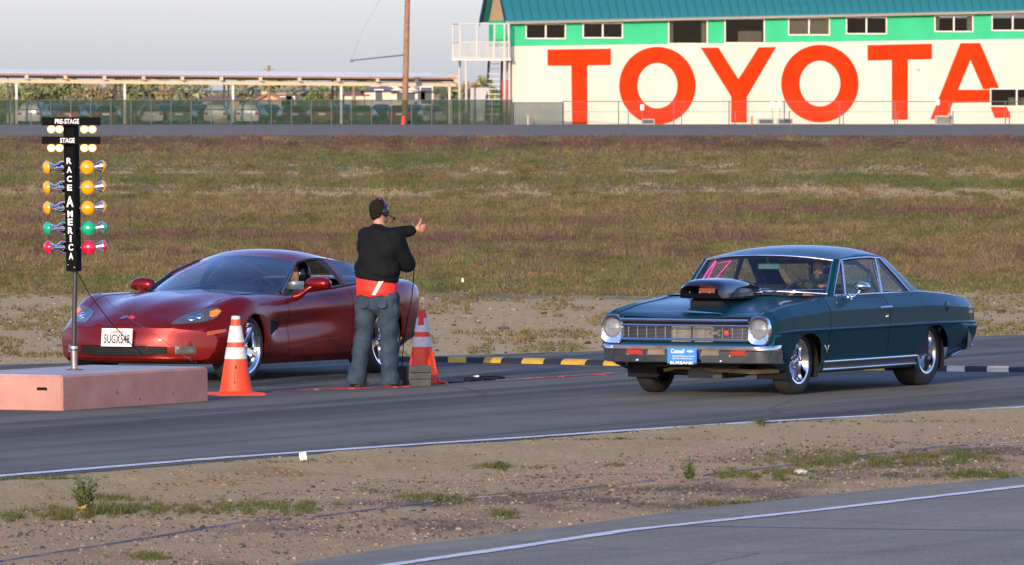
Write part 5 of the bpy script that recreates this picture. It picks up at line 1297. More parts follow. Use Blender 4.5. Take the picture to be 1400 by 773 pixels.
# bumper
def bumper_rows(sgn, xf, zt, zb, wid, wrap):
    rows = []
    for k in range(33):
        y = -wid + 2 * wid * k / 32; f = abs(y) / wid
        x_ = xf - .05 * f ** 2 - .10 * sstep(.90, 1.0, f); 
        prof = [(-.05, zt - .004), (-.012, zt), (.0, zt - .012), (.0, zt - .04), (-.022, zt - .055), (-.03, zb + .06), (-.04, zb + .01), (-.09, zb)]
        rows.append([Vector((sgn * (x_ + p[0]), y, p[1])) for p in prof])
    for s in (0, -1):
        r_ = rows[s]; y = r_[0].y; e = [Vector((p.x - sgn * wrap, y + (-.012 if y < 0 else .012) - .0, p.z + .004)) for p in r_]
        if s == 0: rows.insert(0, e)
        else: rows.append(e)
    return rows
MB().grid(bumper_rows(1, 2.265, .475, .307, .865, .10)).build('front_bumper', M['chrome'], blue, 40)
MB().grid(bumper_rows(-1, 2.44, .545, .335, .85, .12)).build('rear_bumper', M['chrome'], blue, 40)
# headlights with bezels, grille
for s in (1, -1):
    c = Vector((2.165, s * .735, .625)); q = Matrix.Translation(c) @ Matrix.Rotation(R(90), 4, 'Y')
    out = []; n = 32
    for k in range(n):
        a = 2 * math.pi * k / n; ca, sa = math.cos(a), math.sin(a); e = 3.6 if sa < 0 else 2.6
        out.append((math.copysign(abs(ca) ** (2 / e), ca) * .112, math.copysign(abs(sa) ** (2 / e), sa) * (.150 if sa < 0 else .128)))
    def rg(r_, x_): return [c + Vector((x_, r_ * math.cos(2*math.pi*k/n), r_ * math.sin(2*math.pi*k/n))) for k in range(n)]
    rows = [[c + Vector((-.03, u, v)) for u, v in out], [c + Vector((.022, u * .98, v * .98)) for u, v in out], [c + Vector((.032, u * .90, v * .92)) for u, v in out], rg(.092, .02), rg(.088, .0), rg(.083, -.02)]
    rows = [r_ + [r_[0]] for r_ in rows]; hl = MB().grid(rows).build('headlight', M['chrome'], blue, 35)
    MB().lathe([(.086, -.055), (.07, -.045), (.04, -.062), (0, -.07)][::-1], 28, q).build('reflector', M['reflector'], hl, 50)
    MB().lathe([(.086, -.02), (.084, .0), (.06, .014), (.03, .020), (0, .022)], 28, q).build('lens', M['lamp_glass'], hl, 60)
g = MB()
xg = lambda y: 2.195 + .03 * (1 - (y / .64) ** 2)
def hbar(z, r_, y0=-.635, y1=.635, flat=1.0, dx=0): return [Vector((xg(y0 + (y1 - y0) * k / 12) + dx, y0 + (y1 - y0) * k / 12, z)) for k in range(13)]
g.tube(hbar(.705, .016), .017, 6); g.tube(hbar(.655, .01), .011, 6); g.tube(hbar(.525, .012), .012, 6)
gr = link('grille', g.mesh('grille', M['chrome'], 50), blue)
me_bar = MB().tube(hbar(0, .003, dx=-.02), .0031, 4).mesh('grille_bar', M['grille_metal'])
for k in range(9): link('grille_bar', me_bar, gr, Vector((0, 0, .538 + k * .0125)))
me_v = MB().box((-.004, -.0018, .53), (.004, .0018, .65)).mesh('grille_upright', M['grille_metal'])
for k in range(13):
    y = -.57 + k * .095; link('grille_upright', me_v, gr, Vector((xg(y) - .018, y, 0)))
m_ = MB(); m_.box((2.10, -.17, .49), (2.115, .02, .66)); m_.box((2.10, .06, .49), (2.115, .24, .66)); m_.build('radiator', mat('tan radiator core', (.46, .40, .30), .8), blue)
m_ = MB(); m_.box((2.19, .255, .575), (2.21, .36, .60)); m_.box((2.19, .255, .56), (2.21, .28, .615)); m_.box((2.19, .34, .56), (2.21, .36, .615)); m_.build('grille_badge', M['chrome'], gr)
m_ = MB(); m_.lathe([(.03, 0), (.025, .012), (0, .014)], 8, Matrix.Translation((2.195, .42, .59)) @ Matrix.Rotation(R(90), 4, 'Y')); m_.build('grille_emblem', mat('red emblem enamel', (.35, .05, .03), .3), gr)
m_ = MB(); m_.grid([[(2.10, -.65, .725), (2.10, .65, .725)], [(2.10, -.65, .40), (2.10, .65, .40)]]); m_.build('grille_surround', M['trim_dark'], blue)
m_ = MB(); m_.bbox((2.08, -.66, .39), (2.17, .66, .50), .01); m_.build('front_valance', M['teal_paint'], blue)
# bumper lamps, slots, plate
for y, nm, mt, w in ((-.49, 'turn_signal', 'red_lens', .078), (.54, 'turn_signal', 'red_lens', .078), (-.27, 'bumper_slot', 'tan', .085), (.27, 'bumper_slot', 'tan', .085)):
    xx = 2.265 - .05 * (abs(y) / .865) ** 2
    M.setdefault('tan', mat('tan filler', (.16, .13, .09), .8)); m_ = MB(); m_.bbox((xx - .06, y - w, .382), (xx - .018, y + w, .425), .006); o = m_.build(nm, M[mt], blue)
    m_ = MB(); m_.tube([(xx - .018, y - w - .006, .378), (xx - .018, y + w + .006, .378), (xx - .018, y + w + .006, .429), (xx - .018, y - w - .006, .429), (xx - .018, y - w - .006, .378)], .004, 4); m_.build('slot_rim', M['chrome'], o)
for y in (-.47, .37): MB().lathe([(.013, 0), (.010, .01), (0, .012)], 8, Matrix.Translation((2.228 - .012, y, .325)) @ Matrix.Rotation(R(90), 4, 'Y')).build('bumper_bolt', M['chrome'], blue, 40)
pl = MB().bbox((2.262, -.14, .308), (2.270, .155, .452), .003).build('licence_plate', mat('blue plate', (.022, .19, .52), .5, var=.05), blue)
pf = lambda u, v, d: Vector((2.2705 + d, -u if False else u, v))
text('Connell', pl, 'plate_script', M['white'], lambda u, v, d: Vector((2.2705 + d, u, v)), (-.10, .398, .035, .440), .0015, .01, .25)
m_ = MB(); m_.prism([(.055, .412), (.075, .412), (.078, .406), (.105, .406), (.108, .412), (.13, .412), (.122, .426), (.106, .426), (.104, .432), (.080, .432), (.078, .426), (.06, .426)], 2.2712, 2.2722, lambda u, v, d: Vector((d, u, v))); m_.build('plate_logo', mat('pale blue print', (.35, .55, .8), .5), pl)
text('yourchevy.com', pl, 'plate_line', M['white'], lambda u, v, d: Vector((2.2705 + d, u, v)), (-.085, .364, .135, .382), .0015, .012)
text('(818) 846-5251', pl, 'plate_line', M['white'], lambda u, v, d: Vector((2.2705 + d, u, v)), (-.085, .342, .12, .356), .0015, .012)
fr = MB().bbox((2.258, -.145, .292), (2.268, .16, .330), .003).build('plate_frame', M['black'], pl)
text('BURBANK', pl, 'plate_frame_letters', M['white'], lambda u, v, d: Vector((2.2685 + d, u, v)), (-.11, .297, .125, .324), .0018, .02)
# hood edge emblem, hood seams, fender badge, tail badge
m_ = MB(); m_.add([(2.172, -.36, .768), (2.205, .0, .775), (2.172, .36, .768), (2.172, .36, .772), (2.20, .08, .792), (2.205, 0, .794), (2.20, -.08, .792), (2.172, -.36, .772)], [tuple(range(8))]); m_.tube([(2.17, -.36, .770), (2.195, -.1, .782), (2.2, 0, .784), (2.195, .1, .782), (2.17, .36, .770)], [.003, .009, .012, .009, .003], 6)
m_.build('hood_ornament', M['alloy'], blue, 50)
bv = bvh_of([bo, doorL])
for s in (1, -1):
    pts = []
    for k in range(24):
        x_ = .98 + (2.12 - .98) * k / 23; h_ = bv.ray_cast(Vector((x_, s * .70, 2)), Vector((0, 0, -1)))
        if h_[0]: pts.append(h_[0] + Vector((0, 0, .0005)))
    MB().tube(pts, .0035, 4).build('hood_seam', M['gap'], blue)
h_ = bv.ray_cast(Vector((1.02, 2, .42)), Vector((0, -1, 0)))
m_ = MB(); y_ = h_[0].y + .004; m_.add([(1.05, y_, .45), (1.035, y_, .455), (1.0, y_ + .004, .40), (.965, y_, .455), (.95, y_, .45), (1.0, y_, .37)], [(0, 1, 2, 5), (2, 3, 4, 5)]); m_.build('fender_badge', M['chrome'], blue)
m_ = MB()
for (x_, z_) in ((-2.19, .735), (-2.24, .735), (-2.19, .69), (-2.24, .69)):
    h_ = bv.ray_cast(Vector((x_, 2, z_)), Vector((0, -1, 0))); m_.bbox((x_ - .018, h_[0].y - .002, z_ - .015), (x_ + .018, h_[0].y + .008, z_ + .015), .003)
m_.build('tail_badge', M['chrome'], blue)
h_ = bv.ray_cast(Vector((-1.62, 2, .755)), Vector((0, -1, 0))); MB().lathe([(.055, 0), (.05, .004), (0, .005)], 20, Matrix.Translation(h_[0] - Vector((0, .001, 0))) @ Matrix.Rotation(R(-90), 4, 'X')).build('fuel_cap', M['teal_paint'], blue, 40)
# door mirror
c = Vector((.33, .90, .985)); mr = MB(); q = Matrix.Translation(c) @ Matrix.Rotation(R(82), 4, 'Y')
mr.lathe([(.0, .075), (.03, .07), (.055, .045), (.066, .0), (.067, -.03), (.06, -.034), (0, -.034)][::-1], 20, q @ Matrix.Diagonal((.72, 1.1, 1, 1))); mo = mr.build('door_mirror', M['chrome'], blue, 50)
st_ = MB(); st_.tube([c + Vector((.01, -.01, -.04)), c + Vector((.06, -.05, -.09)), Vector((.40, .825, .888))], .010, 6); st_.lathe([(.04, 0), (.035, .015), (0, .02)], 14, Matrix.Translation((.40, .80, .885)) @ Matrix.Rotation(R(-60), 4, 'X')); st_.build('stalk', M['chrome'], mo, 50)
# scoop on the hood
sc = MB(); rows = []
for (x_, w, zb_, zt_) in ((1.90, .190, .965, 1.040), (1.86, .208, .925, 1.075), (1.75, .215, .915, 1.098), (1.5, .215, .915, 1.105), (1.2, .205, .912, 1.085), (.95, .175, .905, 1.045), (.78, .13, .905, .995), (.70, .08, .910, .95)):
    r_ = []
    zb_ -= .022; zt_ -= .022
    for k in range(25):
        a = math.pi * k / 24; ca, sa = math.cos(a), math.sin(a); r_.append(Vector((x_, math.copysign(abs(ca) ** .55, ca) * w, zb_ + (zt_ - zb_) * sa ** .6)))
    r_.append(r_[0].copy()); rows.append(r_)
sc.grid(rows); sc.grid([rows[0], [Vector((1.84, p.y * .86, .938 + (p.z - .943) * .72)) for p in rows[0]], [Vector((1.6, p.y * .8, .94 + (p.z - .943) * .6)) for p in rows[0]]]); sc.add(rows[-1], [tuple(range(len(rows[-1])))])
so = sc.build('hood_scoop', M['gloss_black'], blue, 50)
m_ = MB(); m_.bbox((.80, -.17, .82), (1.76, .17, .90), .03); m_.build('scoop_base', M['black'], so, 40)
m_ = MB(); m_.box((1.60, -.16, .943), (1.605, .16, 1.02)); m_.build('scoop_mouth', M['black'], so)
m_ = MB(); m_.bbox((1.84, -.02, .950), (1.855, .14, .995), .004); m_.build('scoop_filter', mat('dark red filter', (.15, .025, .012), .7), so)
for y in (-.10, 0, .10): MB().lathe([(.007, 0), (.007, .012), (0, .014)], 6, Matrix.Translation((1.885, y, .950))).build('screw', M['chrome'], so)
# cabin
it = MB(); it.box((-.95, -.76, .305), (.95, .76, .32)); it.bbox((.55, -.70, .55), (.85, .70, .905), .05); seat(it, -.35, .38, .40, .28, .18, False, .5); seat(it, -.35, -.38, .40, .28, .18, False, .5); it.bbox((-1.25, -.65, .45), (-.95, .65, .88), .06); it.bbox((-1.42, -.65, .80), (-1.2, .65, .885), .02)
for s in (1, -1): it.box((-1.4, s * .785 - .008, .3), (.9, s * .785 + .008, .89))
it.build('interior', M['seat'], blue, 40)
hdl = MB(); hr = [[p + Vector((0, 0, -.035)) for p in r_] for r_ in roof_rows]; hdl.grid(hr); hdl.build('headliner', M['trim_dark'], blue, 60)
cg = MB()
for s in (1, -1):
    cg.tube([(-.55, s * .60, .35), (-.55, s * .57, 1.10), (-.53, s * .45, 1.19), (-.53, 0, 1.20)], .022, 8); cg.tube([(-.53, s * .57, 1.12), (-1.15, s * .52, .5)], .02, 8)
cg.build('roll_bar', M['trim_dark'], blue, 60)
steering(blue, .46, .34, .87, .19)
rm = MB(); rm.bbox((.40, -.11, 1.145), (.43, .11, 1.20), .012); rm.tube([(.43, 0, 1.19), (.46, 0, 1.26)], .007, 5); rm.build('rear_view_mirror', mat('mirror glass', (.25, .45, .5), .1, .8), blue)
# pink number
M['pink'] = mat('pink shoe polish', (.62, .07, .36), .7)
def wsp(y, z): h_ = BW.ray_cast(Vector((3, y, z)), Vector((-1, 0, 0))); return h_[0] + Vector((.006, 0, .004))
BW = bvh_of([ws])
mk = MB()
for strokes in ([(-.60, 1.005), (-.525, 1.215), (-.515, 1.195), (-.52, 1.03)], [(-.575, 1.09), (-.50, 1.10)], [(-.47, 1.19), (-.34, 1.215), (-.43, 1.03)]):
    pts = []
    for a, b in zip(strokes[:-1], strokes[1:]):
        for k in range(6): f = k / 5; pts.append(wsp(a[0] + (b[0] - a[0]) * f, a[1] + (b[1] - a[1]) * f))
    mk.tube(pts, .009, 5, flat=.5)
mk.build('windshield_number', M['pink'], blue)
# ------------------------------------------------------------------ 2  RED SPORTS CAR
YAWR = R(28.25)
rp0 = Vector((-2.665, 83.1, 0.008))
red = thing('sports_car', 'deep red metallic sports car with a white licence plate behind the starting lights', 'car', rp0, -math.pi / 2 - YAWR)
red.scale = (1, 1, .98)
RI = (Matrix.Translation(rp0) @ rz(-math.pi / 2 - YAWR) @ Matrix.Diagonal((1, 1, .98, 1))).inverted()
KR = {
 2.31: [(.74,.215),(.80,.235),(.835,.30),(.85,.35),(.855,.40),(.85,.435),(.83,.465),(.73,.50),(.5,.52),(.25,.53),(0,.535)],
 2.22: [(.77,.185),(.83,.225),(.87,.31),(.885,.38),(.89,.43),(.885,.48),(.86,.52),(.75,.565),(.5,.575),(.25,.58),(0,.588)],
 2.05: [(.79,.17),(.85,.23),(.895,.33),(.905,.41),(.91,.48),(.905,.55),(.875,.605),(.76,.655),(.45,.630),(.16,.664),(0,.664)],
 1.75: [(.80,.16),(.865,.23),(.905,.35),(.918,.45),(.922,.54),(.912,.635),(.88,.705),(.765,.755),(.50,.704),(.22,.748),(0,.748)],
 1.34: [(.81,.15),(.88,.23),(.912,.36),(.924,.50),(.928,.66),(.918,.725),(.885,.785),(.77,.825),(.55,.770),(.28,.814),(0,.815)],
 .90: [(.82,.15),(.88,.23),(.90,.34),(.905,.48),(.905,.62),(.895,.70),(.86,.785),(.765,.828),(.60,.800),(.34,.845),(0,.850)],
 .50: [(.82,.15),(.875,.22),(.885,.34),(.890,.47),(.895,.61),(.885,.70),(.84,.785),(.765,.818),(.65,.823),(.36,.845),(0,.86)],
 0.0: [(.82,.15),(.875,.22),(.885,.33),(.892,.46),(.898,.62),(.885,.72),(.845,.80),(.785,.832),(.70,.835),(.36,.86),(0,.87)],
 -.45: [(.83,.15),(.885,.22),(.898,.33),(.905,.47),(.915,.64),(.905,.745),(.865,.825),(.80,.855),(.70,.86),(.36,.88),(0,.89)],
 -.80: [(.84,.15),(.895,.22),(.91,.34),(.920,.48),(.930,.66),(.920,.775),(.88,.852),(.80,.88),(.70,.885),(.36,.90),(0,.905)],
 -1.34: [(.84,.16),(.90,.24),(.925,.36),(.938,.52),(.940,.70),(.928,.80),(.89,.872),(.81,.905),(.66,.918),(.36,.93),(0,.935)],
 -1.75: [(.82,.22),(.885,.29),(.915,.40),(.928,.55),(.930,.70),(.918,.80),(.88,.875),(.80,.912),(.62,.928),(.33,.94),(0,.945)],
 -2.07: [(.79,.30),(.85,.36),(.89,.46),(.90,.58),(.90,.70),(.89,.79),(.86,.86),(.79,.905),(.60,.922),(.30,.935),(0,.94)],
 -2.20: [(.78,.33),(.83,.38),(.86,.47),(.87,.58),(.87,.69),(.865,.77),(.84,.835),(.77,.875),(.60,.895),(.30,.905),(0,.91)]}
def rwarp(x, y, z):
    a = abs(y) / .9
    return x - .14 * sstep(1.5, 2.31, x) - .39 * a ** 2.5 * sstep(.95, 2.31, x) + .13 * a ** 3 * sstep(-1.5, -2.20, x) + .04 * sstep(1.9, 2.3, x) * (.55 - z)
cr = Car(KR, [(1.3425, .345, .325, 2.1), (-1.3425, .360, .335, 2.1)], 4, rwarp)
cr.np_ = 11
e0, e1_ = .52, -.66
st = cr.stations((e0, e0 + .008, e1_, e1_ - .008), .05); H = [cr.half(x) for x in st]
body = MB(); door = {1: MB(), -1: MB()}
for s in (1, -1):
    for i in range(len(st) - 1):
        xm = (st[i] + st[i+1]) / 2
        for j in range(10):
            if -1.35 < xm < .52 and j >= 8: continue
            if (abs(xm - (e0 + .004)) < .0035 or abs(xm - (e1_ - .004)) < .0035) and 0 < j < 6: continue
            def sub(ii, jf):   # fender point between listed points, rounded by catmull-rom
                h = H[ii]; k = min(int(jf), 9); f = jf - k
                p0 = h[max(k-1, 0)]; p1 = h[k]; p2 = h[k+1]; p3 = h[min(k+2, 10)]
                if k == 9: p3 = (-h[9][0], h[9][1])
                c = lambda a, b, c_, d: .5 * (2*b + (c_-a)*f + (2*a-5*b+4*c_-d)*f*f + (3*b-a-3*c_+d)*f**3)
                y, z = c(p0[0], p1[0], p2[0], p3[0]), c(p0[1], p1[1], p2[1], p3[1])
                x_ = st[ii]
                # the sculpted cove behind the front wheel and along the door
                if 2 <= jf <= 5:
                    dz = sstep(.95, .75, x_) * sstep(-.75, .2, x_); y -= .035 * dz * math.exp(-((z - (.50 + .05 * (.9 - x_))) / .085) ** 2)
                    
                return cr.pt(x_, s * y, z)
            tgt = door[s] if (e1_ < xm < e0 and 0 < j < 6) else body
            nsub = 3 if j >= 1 else 1
            for q_ in range(nsub):
                a, b = j + q_ / nsub, j + (q_ + 1) / nsub
                tgt.add([sub(i, a), sub(i+1, a), sub(i+1, b), sub(i, b)], [(0, 1, 2, 3)])
# nose and tail caps: rows from side to centre
def cap(x, mb, push):
    h = cr.half(x); fr = [p[0] / h[7][0] for p in h[7:]]
    zc = [.205, .225, .285, .335, .385, .43, .465] if x > 0 else [.33, .38, .47, .58, .69, .77, .835]
    rows = []
    for i in range(7):
        row = []
        for s, seq in ((1, fr), (-1, fr[::-1][1:])):
            for f in seq:
                y = h[i][0] * f; z = h[i][1] * f + zc[i] * (1 - f); row.append(cr.pt(x, s * y, z))
        rows.append(row)
    rows.append([cr.pt(x, s * p[0], p[1]) for s, seq in ((1, h[7:]), (-1, h[7:][::-1][1:])) for p in seq])
    # bulge the nose forward in the middle heights
    n = len(rows)
    for i, r_ in enumerate(rows):
        b = push * math.sin(math.pi * i / (n - 1)) ** .8
        for k, p in enumerate(r_):
            e = min(k, len(r_) - 1 - k) / 2; p.x += b * min(e, 1)
    fine = []
    for i in range(n - 1):
        for q_ in range(3): fine.append([a.lerp(b_, q_ / 3) for a, b_ in zip(rows[i], rows[i+1])])
    fine.append(rows[-1]); mb.grid(rows)
cap(st[-1], body, .035); cap(st[0], body, -.03)
body.grid([[cr.pt(2.31, y, .21) for y in np.linspace(-.74, .74, 9)], [cr.pt(2.0, y, .17) for y in np.linspace(-.79, .79, 9)]])
ro = body.build('body', M['red_paint'], red, 40)
rd = {}
for s in (1, -1):
    rd[s] = door[s].build('door', M['red_paint'], red, 40)
    MB().box((e1_ - .03, s * .82 - .01, .2), (e0 + .03, s * .82 + .01, .78)).build('inner_panel', M['gap'], red)
mb = MB(); mb.box((-.98, -.78, .16), (.98, .78, .22)); mb.box((-1.9, -.5, .2), (1.95, .5, .27)); mb.box((1.72, -.7, .19), (1.95, .7, .24))
for ax in (1.3425, -1.3425):
    for s in (1, -1):
        mb.grid([[Vector((ax + .37 * math.cos(a), s * y, .335 + .365 * math.sin(a))) for a in np.linspace(-.3, math.pi + .3, 25)] for y in (.80, .50)])
mb.build('underbody', M['black'], red, 40)
for ax, R_, w, rr_ in ((1.3425, .325, .25, .245), (-1.3425, .340, .29, .262)):
    for s in (1, -1): wheel(red, Vector((ax, s * (.905 - w / 2), R_ - .004)), s, R_, w, rr_, 'sport')
# black wheel lip shadows are real: arch lips
for s in (1, -1):
    for (ax, r, zc, n_) in cr.arches:
        pts = []
        for k in range(21):
            x_ = ax - r * .995 * math.cos(math.pi * k / 20); h = cr.half(x_); pts.append(cr.pt(x_, s * (h[0][0] - .004), h[0][1] + .002))
        MB().tube(pts, .010, 5).build('arch_lip', M['red_paint'], red, 60)
# glasshouse
A0 = (.44, .735, .825); A1 = (-.21, .545, 1.118)
base = [(.44, -.735, .825), (.72, -.45, .845), (.86, 0, .855), (.72, .45, .845), A0]; head = [(-.21, -.545, 1.118), (-.10, -.30, 1.165), (-.06, 0, 1.182), (-.10, .30, 1.165), A1]
wsr = MB().grid(coons(base, head, [base[0], (.12, -.65, .995), head[0]], [base[-1], (.12, .65, .995), head[-1]], 24, 10)).build('windshield', M['skyglass'], red, 80)
mb = MB(); low = [(.47, -.76, .80), (.80, -.46, .832), (.95, 0, .845), (.80, .46, .832), (.47, .76, .80)]; e_ = [base[0], low[0]]; e2_ = [base[-1], low[-1]]
mb.grid(coons(base, low, e_, e2_, 20, 2)); mb.build('cowl', M['gloss_black'], red, 60)
B1 = (-.80, .555, 1.140)
rail = [A1, (-.40, .555, 1.148), (-.62, .56, 1.152), B1]
rear_h = [(-.80, -.555, 1.140), (-.86, -.3, 1.188), (-.88, 0, 1.200), (-.86, .3, 1.188), B1]
rr_rows = bulge(coons(head, rear_h, mirrory(rail), rail, 20, 12), .022)
MB().grid(rr_rows).build('roof', M['red_paint'], red, 60)
hat = [(-1.76, -.64, .938), (-1.82, -.33, .948), (-1.84, 0, .952), (-1.82, .33, .948), (-1.76, .64, .938)]
MB().grid(coons(rear_h, hat, [rear_h[0], (-1.2, -.60, 1.085), hat[0]], [rear_h[-1], (-1.2, .60, 1.085), hat[-1]], 18, 10)).build('hatch_window', M['hatchglass'], red, 80)
for s in (1, -1):
    f = lambda p: Vector((p[0], s * p[1], p[2]))
    # side glass behind the pillar
    MB().grid(coons([f((-.80, .556, 1.138)), f((-1.2, .602, 1.082)), f((-1.76, .642, .936))], [f((-.76, .79, .885)), f((-1.2, .79, .905)), f((-1.70, .72, .925))], [f((-.80, .556, 1.138)), f((-.785, .685, 1.01)), f((-.76, .79, .885))], [f((-1.76, .642, .936)), f((-1.70, .72, .925))], 12, 6)).build('rear_side_window', M['hatchglass'], red, 80)
    pm_ = MB(); pm_.grid(coons([f((-.70, .572, 1.135)), f((-.69, .70, 1.01)), f((-.70, .802, .875))], [f((-.80, .562, 1.145)), f((-.785, .697, 1.01)), f((-.77, .80, .885))], [f((-.70, .572, 1.135)), f((-.80, .562, 1.145))], [f((-.70, .802, .875)), f((-.77, .80, .885))], 8, 2)); pm_.build('rear_pillar', M['red_paint'], red, 60)
    # blacked pillar and window frame ahead of it
    pm_ = MB(); pm_.grid(coons([f((-.55, .572, 1.130)), f((-.60, .70, 1.01)), f((-.66, .803, .872))], [f((-.71, .57, 1.137)), f((-.70, .70, 1.01)), f((-.71, .802, .877))], [f((-.55, .572, 1.130)), f((-.71, .57, 1.137))], [f((-.66, .803, .872)), f((-.71, .802, .877))], 8, 2)); pm_.build('door_pillar', M['trim_dark'], red, 60)
    pm_ = MB(); pm_.tube([f(A0), f((.12, .655, .998)), f(A1)], [.026, .022, .018], 8); pm_.build('front_pillar', M['gloss_black'], red, 60)  # body-coloured pillar that looks dark in this light, coloured black instead
    pm_ = MB(); pm_.tube([f((.42, .755, .822)), f((.10, .668, 1.00)), f((-.19, .560, 1.115)), f((-.40, .565, 1.138)), f((-.55, .570, 1.135))], .010, 6); pm_.tube([f((.42, .765, .822)), f((0, .79, .838)), f((-.45, .802, .862)), f((-.72, .803, .880)), f((-1.2, .795, .908)), f((-1.72, .72, .928))], .008, 6); pm_.build('window_seal', M['trim_dark'], red, 60)
    if s == -1:
        MB().grid(coons([f((.40, .755, .83)), f((.10, .66, .998)), f((-.2, .56, 1.112))], [f((-.66, .80, .875)), f((-.60, .695, 1.01)), f((-.55, .57, 1.13))], [f((.40, .755, .83)), f((-.2, .79, .85)), f((-.66, .80, .875))], [f((-.2, .56, 1.112)), f((-.55, .57, 1.13))], 6, 8)).build('side_window', M['sideglass'], red, 80)
it = MB(); it.box((-.96, -.78, .225), (.6, .78, .26)); it.bbox((.25, -.70, .45), (.75, .70, .83), .06); seat(it, -.42, .36, .28, .24, .35, False, .58); seat(it, -.42, -.36, .28, .24, .35, False, .58); it.bbox((-1.75, -.68, .6), (-.78, .68, .86), .04); it.bbox((-.3, -.12, .25), (.4, .12, .58), .04)
for s in (1, -1): it.box((-1.4, s * .80 - .008, .3), (.5, s * .80 + .008, .82))
it.build('interior', M['seat'], red, 40)
MB().grid([[p + Vector((0, 0, -.03)) for p in r_] for r_ in rr_rows]).build('headliner', M['trim_dark'], red, 60)
steering(red, .22, .36, .80, .18)
# lamps, grille, plate
BR = bvh_of([ro, rd[1], rd[-1]])
out = Vector((1, 0, .5))
M['lamp_body'] = mat('smoky lamp unit', (.10, .10, .11), .25, .4, coat=1.0, var=.3, scale=9)
top = [(234, 442.5), (245, 435), (258, 429), (275, 424.5), (290, 421.5), (298, 421.3), (303, 425)]; bot = [(234.5, 443.5), (246, 443.2), (258, 443), (270, 441.8), (284, 439.5), (295, 436), (303, 427)]
lt = [(287, 427.2), (291, 425.6), (296, 424.4), (301.2, 425.4)]; lb = [(287, 433), (291, 434), (296, 432.3), (301.2, 427.2)]
for fl in (False, True):
    rows = decal(BR, RI, top, bot, 18, 6, fl)
    h_ = plate_from(rows, .006, .02, MB(), out).build('headlight', M['lamp_body'], red, 50)
    rows = decal(BR, RI, lt, lb, 8, 4, fl); plate_from(rows, .010, .012, MB(), out).build('turn_lamp', M['amber_lit'], h_, 50)
    for (x_, y_) in ((262, 436), (273, 433)):
        k = surf(BR, RI, x_, y_)
        if k[0] is None: continue
        c = k[0].copy(); nn = k[1] if k[1].dot(out) > 0 else -k[1]
        if fl: c.y = -c.y; nn = Vector((nn.x, -nn.y, nn.z))
        MB().lathe([(.040, .004), (.036, .010), (.02, .013), (0, .014)], 16, Matrix.Translation(c + nn * .002) @ nn.to_track_quat('Z', 'Y').to_matrix().to_4x4()).build('projector', M['chrome'], h_, 40)
def front_patch(y0, y1, ztf, zbf, n, m, off, depth, name, material, parent=red):
    def fn(u, v):
        y = y0 + (y1 - y0) * u; z = ztf(y) * (1 - v) + zbf(y) * v; return surfx(BR, y, z)
    return plate_from(conform_grid(fn, n, m, 0), off, depth, MB(), Vector((1, 0, 0))).build(name, material, parent, 50)
zt = lambda y: .355 - .012 * (abs(y) / .5) ** 2; zb = lambda y: .250 + .025 * (abs(y) / .5) ** 2
gr = front_patch(-.47, .47, zt, zb, 24, 4, .003, .02, 'grille', M['black'])
for k in range(4): front_patch(-.45, .45, lambda y: .332 - .018 * k, lambda y: .328 - .018 * k, 20, 1, .009, .01, 'grille_bar', M['trim_dark'], gr)
front_patch(-.52, .52, lambda y: zt(y) + .012, lambda y: zt(y) + .001, 24, 1, .010, .015, 'grille_lip', M['red_paint'], gr)
for s in (1, -1):
    f_ = front_patch(s * .54, s * .70, lambda y: .352, lambda y: .275, 8, 4, .005, .02, 'fog_lamp', M['lamp_body'])
    front_patch(s * .56, s * .68, lambda y: .340, lambda y: .287, 8, 4, .010, .01, 'fog_lens', mat('fog lens', (.22, .21, .20), .12, .6, coat=1) if 'fog' not in M else M['fog'], f_)
front_patch(-.66, .66, lambda y: .246, lambda y: .232, 28, 2, .022, .03, 'chin_lip', M['red_paint'])
rows = decal(BR, RI, [(283, 454), (296, 452), (309, 449.8)], [(283, 459), (296, 457), (309, 454)], 6, 2); plate_from(rows, .005, .012, MB(), Vector((0, 1, 0))).build('side_marker', M['amber'], red, 40)
def plate_pt(u, v, d):
    h_ = surfx(BR, 0, v); return Vector((2.237 + d - .10 * (v - .43), u, v))
pb = MB(); pb.prism([(-.165, .352), (.155, .352), (.155, .512), (-.165, .512)], -.008, .0, plate_pt); pl = pb.build('licence_plate', mat('white plate', (.66, .62, .55), .5, var=.04), red)
fm = MB()
for a in ((-.172, .346, .162, .354), (-.172, .510, .162, .518), (-.172, .354, -.163, .510), (.153, .354, .162, .510)): fm.prism([(a[0], a[1]), (a[2], a[1]), (a[2], a[3]), (a[0], a[3])], -.01, .004, plate_pt)
fm.build('plate_frame', M['white'], pl)
text('5UGX548', pl, 'plate_number', mat('dark blue number', (.02, .02, .06), .5), plate_pt, (-.145, .375, .135, .462), .003, .014)
text('California', pl, 'plate_state', mat('red script', (.6, .06, .04), .5), plate_pt, (-.075, .476, .065, .502), .002, .005, .3)
em = MB()
for s, mt in ((-1, 0), (1, 1)):
    pts = [(0, .0), (s * .035, .010), (s * .085, .010), (s * .065, -.004), (s * .02, -.010)]
    e_ = MB(); vs = []
    for (y, z) in pts:
        h_ = BR.ray_cast(Vector((2.03 + z * 3, y, 2)), Vector((0, 0, -1))); vs.append(h_[0] + Vector((.004, 0, .004)))
    e_.add(vs + [v + Vector((.003, 0, .004)) for v in vs], [tuple(range(5)), tuple(range(9, 4, -1))] + [(i, (i+1) % 5, (i+1) % 5 + 5, i + 5) for i in range(5)])
    e_.build('hood_emblem', M['alloy'] if s < 0 else mat('red enamel', (.5, .03, .03), .3, coat=.5), red)
